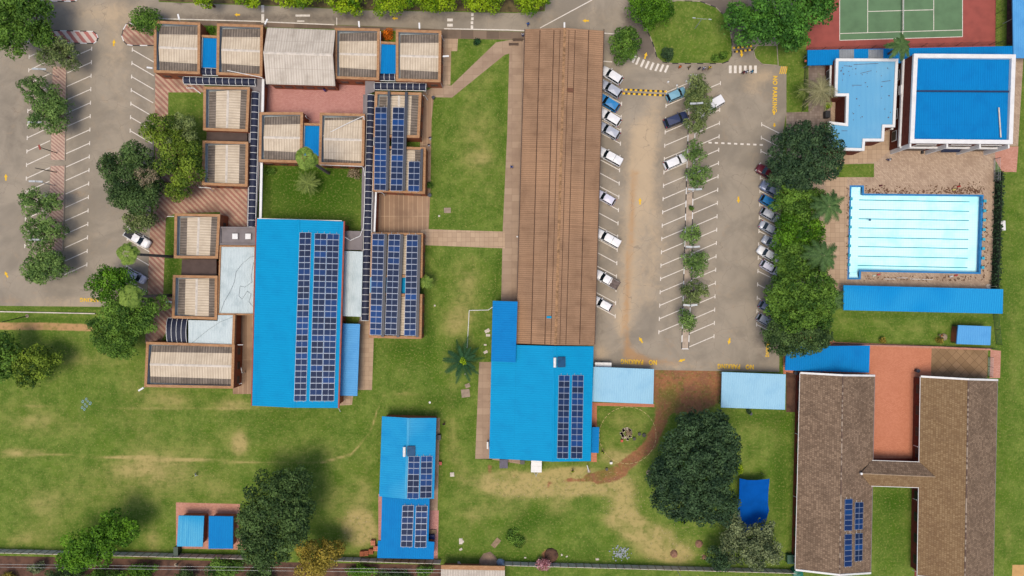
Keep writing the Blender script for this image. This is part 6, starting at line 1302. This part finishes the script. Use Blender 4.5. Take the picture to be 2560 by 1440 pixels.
# nine pale blue frames on the field
FRM=plain('pale_blue_plastic',C(160,200,210),.6); names9=['top','upper left','upper middle','upper right','centre','centre right','lower left','lower right']
for i,(x,y,sc_) in enumerate(((216,997.5,1),(207.5,1003.5,1.15),(220,1003,.8),(226,1008,1.2),(213,1010.5,.9),(217.5,1015.5,.9),(206,1018.5,1),(211.5,1023,1))):
    def mk(m,p):
        a=R(-28)
        for dx,dy,w_,l_ in ((-.14,0,.08,.44),(.14,0,.08,.44),(0,.2,.36,.08),(0,-.2,.36,.08)):
            X=dx*math.cos(a)-dy*math.sin(a); Y=dx*math.sin(a)+dy*math.cos(a); m.box((p.x+X*sc_,p.y+Y*sc_,.05),(w_*sc_,l_*sc_,.08),a)
    item('plastic_frame',f'pale blue open frame lying on the left field, {names9[i]} one of the cluster','frame',x,y,mk,FRM,group='pale blue frames on the field')
# fire pit, chairs, rope ring
t=Thing('fire_pit','round fire pit of pale stones with a wood pile inside the rope ring','fire pit',tuple(W(1568,1084))); m=MB(); rr=random.Random(2)
for i in range(60): a=rr.uniform(0,6.28); r_=rr.uniform(9,15); p=W(1566+r_*math.cos(a)*.9,1084+r_*math.sin(a)); m.box((p.x,p.y,.05),(rr.uniform(.2,.5),rr.uniform(.2,.5),.12),a)
t.part('stones',m,plain('pale_ash_stones',C(206,190,170),.95,var=.15,sc=3)); m=MB()
for i in range(40): a=rr.uniform(0,6.28); r_=rr.uniform(0,8); p=W(1571+r_*math.cos(a),1083+r_*math.sin(a)); m.tube((p.x-.3*math.cos(a*3),p.y-.3*math.sin(a*3),.1+.2*rr.random()),(p.x+.3*math.cos(a*3),p.y+.3*math.sin(a*3),.12+.3*rr.random()),.05,.05,5)
t.part('logs',m,WOOD)
def tub(label,x,y,r_,mat,h=.5,name='tub',cat='tub'):
    def mk(m,p): m.tube((p.x,p.y,0),(p.x,p.y,h),r_*.85,r_,14); m.tube((p.x,p.y,h),(p.x,p.y,h+.03),r_*1.08,r_*1.08,14)
    item(name,label,cat,x,y,mk,mat)
tub('black three-legged cooking pot closest to the fire pit',1585,1096,.28,BLACKM,name='cooking_pot',cat='pot'); tub('black cooking pot in the middle of the three beside the fire pit',1597.5,1084,.28,BLACKM,name='cooking_pot',cat='pot'); tub('black cooking pot furthest right of the fire pit',1609,1087,.34,BLACKM,name='cooking_pot',cat='pot')
tub('small black bucket on the lawn edge of the red trail',1516,1172,.25,BLACKM,name='bucket',cat='bucket')
def ropering(label,cx,cy,rx,ry,mat,n_=110,a0=0,a1=6.283):
    m=MB()
    for i in range(n_):
        if i%3==2: continue
        u=a0+(a1-a0)*i/n_; v=a0+(a1-a0)*(i+1)/n_; p=W(cx+rx*math.cos(u),cy+ry*math.sin(u)); q=W(cx+rx*math.cos(v),cy+ry*math.sin(v)); m.tube((p.x,p.y,.05),(q.x,q.y,.05),.06,.06,5)
    one('rope_ring',m,mat,label,'rope',kind=None)
ropering('dashed pale rope laid in a big ring on the lawn round the fire pit',1569,1088,71,71,plain('pale_rope',C(212,190,132),.9))
# green tanks
def tank(label,x,y,r_,h,mat,name='water_tank'):
    p=W(x,y,h); t=Thing(name,label,'water tank',(p.x,p.y,0)); m=MB(); m.tube((p.x,p.y,0),(p.x,p.y,h*.9),r_,r_,20); t.part('shell',m,mat); m=MB(); m.tube((p.x,p.y,h*.9),(p.x,p.y,h),r_,r_*.35,20); t.part('dome',m,mat); m=MB(); m.tube((p.x,p.y,h),(p.x,p.y,h+.1),r_*.3,r_*.3,12); t.part('lid',m,mat)
GT_=plain('green_plastic',C(22,120,98),.5)
tank('round green water tank at the bottom left corner of the left tiled building',1997,1437,.95,2.0,GT_)
def boxy(label,x,y,w,l,h,mat,name,cat,rz=0):
    p=W(x,y,h); t=Thing(name,label,cat,(p.x,p.y,0)); m=MB(); m.box((p.x,p.y,h*.45),(w,l,h*.9),R(rz)); t.part('body',m,mat); m=MB(); m.box((p.x,p.y,h*.95),(w*1.06,l*1.06,h*.08),R(rz)); t.part('lid',m,mat); m=MB(); m.box((p.x,p.y-l*.5,h*.97),(w*.5,.06,.05),R(rz)); t.part('handle',m,BLACKM)
boxy('dark green rectangular bin beside the left tiled building near the bottom',1978,1399,1.35,1.6,1.2,plain('dark_green_plastic',C(24,84,62),.5),'large_bin','bin'); boxy('dark green box standing left of the pale blue shed',439,1379,.8,1.6,1.6,plain('dark_green_paint',C(18,62,44),.5),'meter_box','cabinet')
boxy('grey purple trolley table below the bottom left corner of the dining hall',1259,1160,1.5,1.6,.9,plain('grey_purple_vinyl',C(92,88,108),.6),'trolley_table','table'); boxy('dark air conditioner unit below the dining hall, beside the white trailer',1306,1156,.8,.7,.8,BLACKM,'air_conditioner','air conditioner')
boxy('white air conditioner on the left wall of the dining hall',1219,1114,.3,1.3,1.2,WHITE,'air_conditioner','air conditioner'); boxy('dark cooling unit on the right wall of the narrow gable building',1097,1094,.7,.9,1.0,STEEL,'air_conditioner','air conditioner')
boxy('dark blue barrel table right of the deep blue annexe',1079,1346,1.0,1.1,1.1,plain('navy_plastic',C(10,50,120),.5),'blue_bin','bin'); boxy('dark square drain box on the pool yard below the gymnasium',2307,380,.4,.6,.4,BLACKM,'drain_box','box')
tub('dark round drum at the top left corner of the upper right lawn',1084,246,.3,STEEL,.8,'dustbin','bin'); tub('dark round drum at the left edge of the upper right lawn beside the brown yard',1075,489,.35,STEEL,.8,'dustbin','bin'); tub('dark round drum in the terracotta courtyard above the right tiled building',2289,926,.35,STEEL,.9,'dustbin','bin')
tub('round dark bin behind the top left corner of the left tiled building',1986,931,.35,STEEL,.9,'dustbin','bin'); tub('tyre like dark ring on the lawn below the right carport',1876,1034,.28,STEEL,.3,'tyre','tyre'); tub('white ball lamp beside the long walk right of the cross path',1293,592,.14,WHITE,.3,'ball_lamp','lamp')
for nm_,lab,x,y,w_,l_,mt in (('red_chair','small red plastic chair left of the fire pit',1554,1101,.45,.5,plain('red_plastic',C(206,60,30),.5)),('red_chair','red plastic chair at the right wall of the narrow gable building',1101.5,1157,.5,.7,plain('red_plastic_b',C(190,24,36),.5)),('white_chair','white plastic chair by the rope ring edge, below the blue lean-to',1527,1156,.5,.45,WHITE)):
    p=W(x,y); t=Thing(nm_,lab,'chair',tuple(p)); m=MB(); m.box((p.x,p.y,.42),(w_,l_,.05)); t.part('seat',m,mt); m=MB(); m.box((p.x,p.y+l_/2,.65),(w_,.05,.45)); t.part('backrest',m,mt)
    for sx in (-1,1):
        for sy in (-1,1): m=MB(); m.tube((p.x+sx*w_*.42,p.y+sy*l_*.42,0),(p.x+sx*w_*.42,p.y+sy*l_*.42,.42),.02,.02,5); t.part('leg',m,mt)
# benches near the top
for lab,x,y in (('dark slatted bench at the top left corner of the long brown building',1294,101),('dark slatted bench above the triangular lawn, left of the long brown building',1284,112)):
    p=W(x,y); t=Thing('bench',lab,'bench',tuple(p),group='slatted benches near the cross paths'); m=MB(); 
    for k in range(3): m.box((p.x,p.y+(k-1)*.16,.45),(1.9,.12,.05))
    t.part('seat',m,plain('dark_timber',C(104,84,70),.9)); 
    for s_ in (-1,1): m=MB(); m.box((p.x+s_*.75,p.y,.22),(.08,.45,.42)); t.part('leg',m,CONC)
# pool side things
for i,(x,y) in enumerate(((2225,697.5),(2256,694.5),(2289,697.5),(2319,698.5))):
    p=W(x,y); m=MB(); m.tube((p.x-1.0,p.y,.06),(p.x+1.0,p.y-.04,.06),.05,.05,6); m.tube((p.x-1.06,p.y,.06),(p.x-1.0,p.y,.06),.07,.07,6); one('lane_pole',m,WHITE,f'{["first","second","third","fourth"][i]} white pole from the left lying on the deck below the pool','pole',group='white poles on the pool deck')
for lab,x,y,c_ in (('red swim bag on the deck above the upper right of the pool',2396,467,(190,50,40)),('yellow and white swim bag beside the red one above the pool',2384,475,(222,206,120)),('dark maroon bag on the deck above the left part of the pool',2201,465,(96,40,44)),('red swim bag below the right part of the pool',2389,689,(196,64,70)),('white towels heaped below the right part of the pool',2377,692,(236,236,240)),('red towel below the left part of the pool',2196,687,(206,90,90)),('white and green towel heap below the left part of the pool',2184,690,(222,230,214))):
    def mk(m,p): m.tube((p.x-.3,p.y,.14),(p.x+.3,p.y+.12,.14),.16,.14,8); m.tube((p.x-.1,p.y,.28),(p.x+.15,p.y+.05,.3),.05,.05,5)
    item('swim_bag',lab,'bag',x,y,mk,plain('bag_cloth',C(*c_),.8))
t=Thing('parasol_base','round pale umbrella stand near the lower right corner of the pool','umbrella stand',tuple(W(2471,716))); p=W(2471,716); m=MB(); m.tube((p.x,p.y,0),(p.x,p.y,.12),.5,.45,16); t.part('base',m,PEDE); m=MB(); m.tube((p.x,p.y,.1),(p.x+.1,p.y,2.2),.035,.03,6); t.part('pole',m,PEDE)
pole('thin mast with a ball tip beside the left gate of the admin building',(2014,153),(2014,152),3,mat=REDP,r=.2)
# pool robot cleaner
item('pool_cleaner','small dark pool cleaner in the third lane near the left end','pool cleaner',2175,550,lambda m,p:(m.box((p.x,p.y,-.05),(.4,.3,.15)),m.tube((p.x,p.y,0),(p.x,p.y+.35,-.02),.04,.03,5)),plain('navy_cleaner',C(20,60,120),.5))
# skylight strip on pale canopy end etc.
# ------------------------------------------------------------------ people
def skin_mesh(verts,edges,radii,lv=1):
    me=bpy.data.meshes.new('tmp'); me.from_pydata(verts,edges,[]); o=L(bpy.data.objects.new('tmp',me)); md=o.modifiers.new('s','SKIN'); md.use_smooth_shade=True
    for i,r_ in enumerate(radii): me.skin_vertices[0].data[i].radius=r_ if isinstance(r_,tuple) else (r_,r_)
    me.skin_vertices[0].data[0].use_root=True; sb=o.modifiers.new('u','SUBSURF'); sb.levels=lv
    dg=bpy.context.evaluated_depsgraph_get(); r=bpy.data.meshes.new_from_object(o.evaluated_get(dg)); bpy.data.objects.remove(o); return r
def figure(walk=1.0,arm=.3):
    v=[(0,0,.95),(0,0,1.15),(0,0,1.38),(0,.0,1.5),(0,.02,1.6),(0,.03,1.7)]; e=[(0,1),(1,2),(2,3),(3,4),(4,5)]; r=[(.15,.11),(.14,.10),(.17,.11),(.055,.055),(.085,.095),(.07,.08)]
    hands=[]
    for s_ in (-1,1):
        w_=s_*walk; i=len(v); v+=[(s_*.1,0,.9),(s_*.1,.12*w_+.03,.5),(s_*.1,.22*w_-.06,.08),(s_*.1,.22*w_+.1,.04)]; e+=[(0,i),(i,i+1),(i+1,i+2),(i+2,i+3)]; r+=[(.095,.095),(.06,.06),(.04,.045),(.035,.05)]
        i=len(v); v+=[(s_*.19,0,1.4),(s_*.26,-.1*w_*arm,1.13),(s_*.27,.1-.22*w_*arm,.9),(s_*.27,.12-.24*w_*arm,.83)]; e+=[(2,i),(i,i+1),(i+1,i+2),(i+2,i+3)]; r+=[(.06,.06),(.045,.045),(.03,.028),(.035,.018)]
        h=i+3; hx,hy,hz_=v[h]
        for k,(dy,ln) in enumerate(((-.03,.07),(-.01,.085),(.01,.08),(.03,.065))):
            j=len(v); v.append((hx-s_*.01,hy+dy+.012,hz_-ln)); e.append((h,j)); r.append((.009,.009))
        j=len(v); v.append((hx-s_*.02,hy+.06,hz_-.02)); e.append((h,j)); r.append((.01,.01))
    return v,e,r
FIG={}
for key,(wk,ar) in {'walk':(1,1),'stand':(.15,.2)}.items():
    v,e,r=figure(wk,ar); body=skin_mesh(v,e,r)
    tv=[(0,0,.98),(0,0,1.15),(0,0,1.38),(0,0,1.47)]; te=[(0,1),(1,2),(2,3)]; tr_=[(.165,.125),(.155,.115),(.185,.125),(.07,.07)]
    lv_=[(0,0,.95)]; le=[]; lr=[(.16,.12)]
    for s_ in (-1,1):
        w_=s_*wk; i=len(tv); tv+=[(s_*.19,0,1.41),(s_*.25,-.07*w_*ar,1.2)]; te+=[(2,i),(i,i+1)]; tr_+=[(.078,.078),(.066,.066)]
        i=len(lv_); lv_+=[(s_*.1,0,.88),(s_*.1,.12*w_+.03,.5),(s_*.1,.22*w_-.05,.12)]; le+=[(0,i),(i,i+1),(i+1,i+2)]; lr+=[(.11,.11),(.078,.078),(.06,.062)]
    shirt=skin_mesh(tv,te,tr_); leg=skin_mesh(lv_,le,lr)
    hm=MB()
    for j in range(5):
        for i in range(10):
            a0,a1=2*math.pi*i/10,2*math.pi*(i+1)/10; p0,p1=math.pi/2*j/5-.15,math.pi/2*(j+1)/5-.15
            f=lambda a,p:(.098*math.cos(p)*math.cos(a),.015+.108*math.cos(p)*math.sin(a),1.655+.125*math.sin(p)); hm.face([f(a0,p0),f(a1,p0),f(a1,p1),f(a0,p1)])
    hm.box((0,.135,1.635),(.03,.03,.04)); FIG[key]=(body,shirt,leg,mesh('hair',hm,[plain('dark_hair',C(22,18,16),.9)],smooth=False))
SKIN=plain('brown_skin',C(110,74,54),.6,var=.05); CL={}
def cloth(c):
    if c not in CL: CL[c]=plain('cloth',C(*c),.85,var=.06)
    return CL[c]
def person(label,px,py,rz,shirt,trou,key='walk'):
    p=W(px,py,.9); t=Thing('person',label,'person',(p.x,p.y,0),rz=R(rz)); body,sh,lg,hr=FIG[key]
    for nm_,me_,mt in (('body',body,SKIN),('shirt',sh,cloth(shirt)),('trousers',lg,cloth(trou)),('hair',hr,None)):
        m2=me_.copy(); o=L(bpy.data.objects.new(nm_,m2)); o.parent=t.o
        if mt: m2.materials.clear(); m2.materials.append(mt)
        m2.polygons.foreach_set('use_smooth',[True]*len(m2.polygons))
for a_ in (('person in a bright blue top walking on the road above the long brown roof',1320,60,20,(40,120,220),(40,70,140),'walk'),('person in a white shirt at the top left corner of the long brown roof',1307,87,0,(230,230,240),(60,70,120),'stand'),
 ('person in blue walking on the long path left of the brown building',1279,417,160,(40,110,210),(30,50,110),'walk'),('person in orange at the kerb below the large lawn island, leftmost of the row',1700,167,0,(240,120,20),(200,90,20),'stand'),
 ('person in khaki second from the left below the large lawn island',1723,168,40,(150,130,70),(70,60,50),'walk'),('person in dark navy in the middle of the row below the large lawn island',1748,171,200,(30,34,70),(30,30,40),'stand'),
 ('person in a white shirt right of the one in navy, below the large lawn island',1760,170,180,(230,232,240),(90,100,150),'walk'),('person in yellow, rightmost of the row below the large lawn island',1774,169,0,(236,200,30),(150,130,40),'walk'),
 ('person in dark red on the right zebra crossing',1859,181,90,(140,24,50),(60,30,40),'walk'),('person in white just right of the one in dark red on the zebra crossing',1867,179,90,(225,230,240),(50,60,110),'walk'),('person in teal blue on the right part of the zebra crossing',1880,179,-90,(40,150,190),(40,90,130),'walk'),
 ('person in purple sitting place on the pink brick courtyard',812,226,0,(90,60,150),(60,50,110),'stand'),('person in a white shirt walking on the pool yard below the faded blue roof',2223,399,80,(235,238,240),(40,60,120),'walk'),
 ('person in a yellow safety vest and white trousers on the lower left field',487,1188,60,(214,240,60),(230,232,240),'walk'),('person in a lime safety vest on the lawn below the blue dining hall',1432,1178,20,(200,232,40),(60,70,60),'walk'),
 ('person in a lime safety vest beside the blue lean-to at the rope ring',1507,1131,-30,(200,232,40),(50,60,50),'stand'),('person in navy and white at the right wall of the upper solar blocks, upper one',1075,345,30,(30,40,90),(225,228,235),'walk'),
 ('person in navy and white at the right wall of the upper solar blocks, lower one',1072,363,10,(30,40,90),(225,228,235),'stand'),('person in dark clothes near the top right of the narrow gable building',1110,1060,0,(60,50,56),(150,90,80),'stand'),
 ('person in light clothes standing by the lower left of the pump house',2352,838,60,(226,150,90),(180,160,130),'stand')): person(*a_)
# power lines and loose litter
m=MB()
for y0,y1,h_ in ((1410,1420,5.6),(1417,1428,5.6)): m.path([W(-60,y0,h_),W(446,y1-4,h_),W(1110,y1+4,h_)],.02,4)
one('power_line',m,GALV,'pair of thin overhead wires beyond the bottom boundary wall','power line')
for i,(x,y,a_,l_) in enumerate(((1152,1353,30,1.1),(1152,1373,10,.6),(1163,935,0,.3),(1218,827,10,1.0),(1220,838,0,.8),(1213,862,0,.5),(1214,880,10,.8),(1493,1398,0,.6),(1417,1391,10,.4),(1404,1387,30,.4),(1313,1394,0,.4),(1147,1408,30,.7))):
    p=W(x,y); m=MB(); m.box((p.x,p.y,.04),(l_,l_*.6,.06),R(a_*3)); m.box((p.x+l_*.3,p.y,.08),(l_*.5,l_*.4,.04),R(a_*5))
    one('paving_scrap',m,PEDE,['pale paper scraps on the lawn left of the timber board','small pale scrap below the larger scraps on the lawn','tiny pale scrap beside the star shaped cycad','pale stone slab left of the deep blue annexe roof, upper','pale stone slab left of the deep blue annexe roof, second','small round stone left of the deep blue annexe roof','pale stone slab left of the deep blue annexe roof, lowest','pale open square frame on the bottom lawn','pale chip right of the soil mound','pale chip touching the soil mound at its right','pale chip left of the blossoming shrub','pale plank near the left end of the sand heap'][i],'scrap')

# wind-blown leaf litter on the pool deck and below the trees
def litter(name,label,boxes,mat,seed,size=(.08,.3)):
    rr=random.Random(seed); m=MB()
    for (x0,y0,x1,y1,n_,dens) in boxes:
        for i in range(n_):
            x=rr.uniform(x0,x1); y=rr.uniform(y0,y1) if dens else y1-abs(rr.gauss(0,(y1-y0)/2)); p=W(x,y); s=rr.uniform(*size); a=rr.uniform(0,3.14); c_,s_=math.cos(a),math.sin(a); z=.045+rr.random()*.02
            m.face([(p.x+s*c_,p.y+s*s_,z),(p.x-s*.4*s_,p.y+s*.4*c_,z+.02),(p.x-s*c_,p.y-s*s_,z),(p.x+s*.4*s_,p.y-s*.4*c_,z+.01)])
    one(name,m,mat,label,'litter',kind='stuff')
litter('leaf_litter','dry brown leaf litter scattered on the deck along the pool edges',[(2160,466,2460,484,260,0),(2380,460,2450,484,120,0),(2160,690,2440,702,130,1),(2452,500,2470,700,90,1),(2116,470,2124,690,60,1)],plain('dry_leaves',C(112,78,56),.95,var=.3,sc=5),31)
litter('leaf_litter','pale fallen leaves and bark chips on the bare lawn beside the large trees',[(1620,1310,1760,1400,160,1),(860,1280,930,1360,120,1),(1500,1180,1620,1300,140,1),(1230,1190,1480,1250,160,1)],plain('pale_chips',C(196,176,136),.95,var=.2,sc=5),32,(.05,.16))
litter('leaf_litter','yellowish fallen leaves over the upper and middle lawns',[(1085,240,1260,570,200,1),(1070,620,1240,800,160,1),(940,850,1190,1030,200,1),(20,840,620,1130,420,1),(20,1150,580,1260,200,1)],plain('straw_bits',C(176,170,96),.95,var=.2,sc=5),33,(.05,.14))
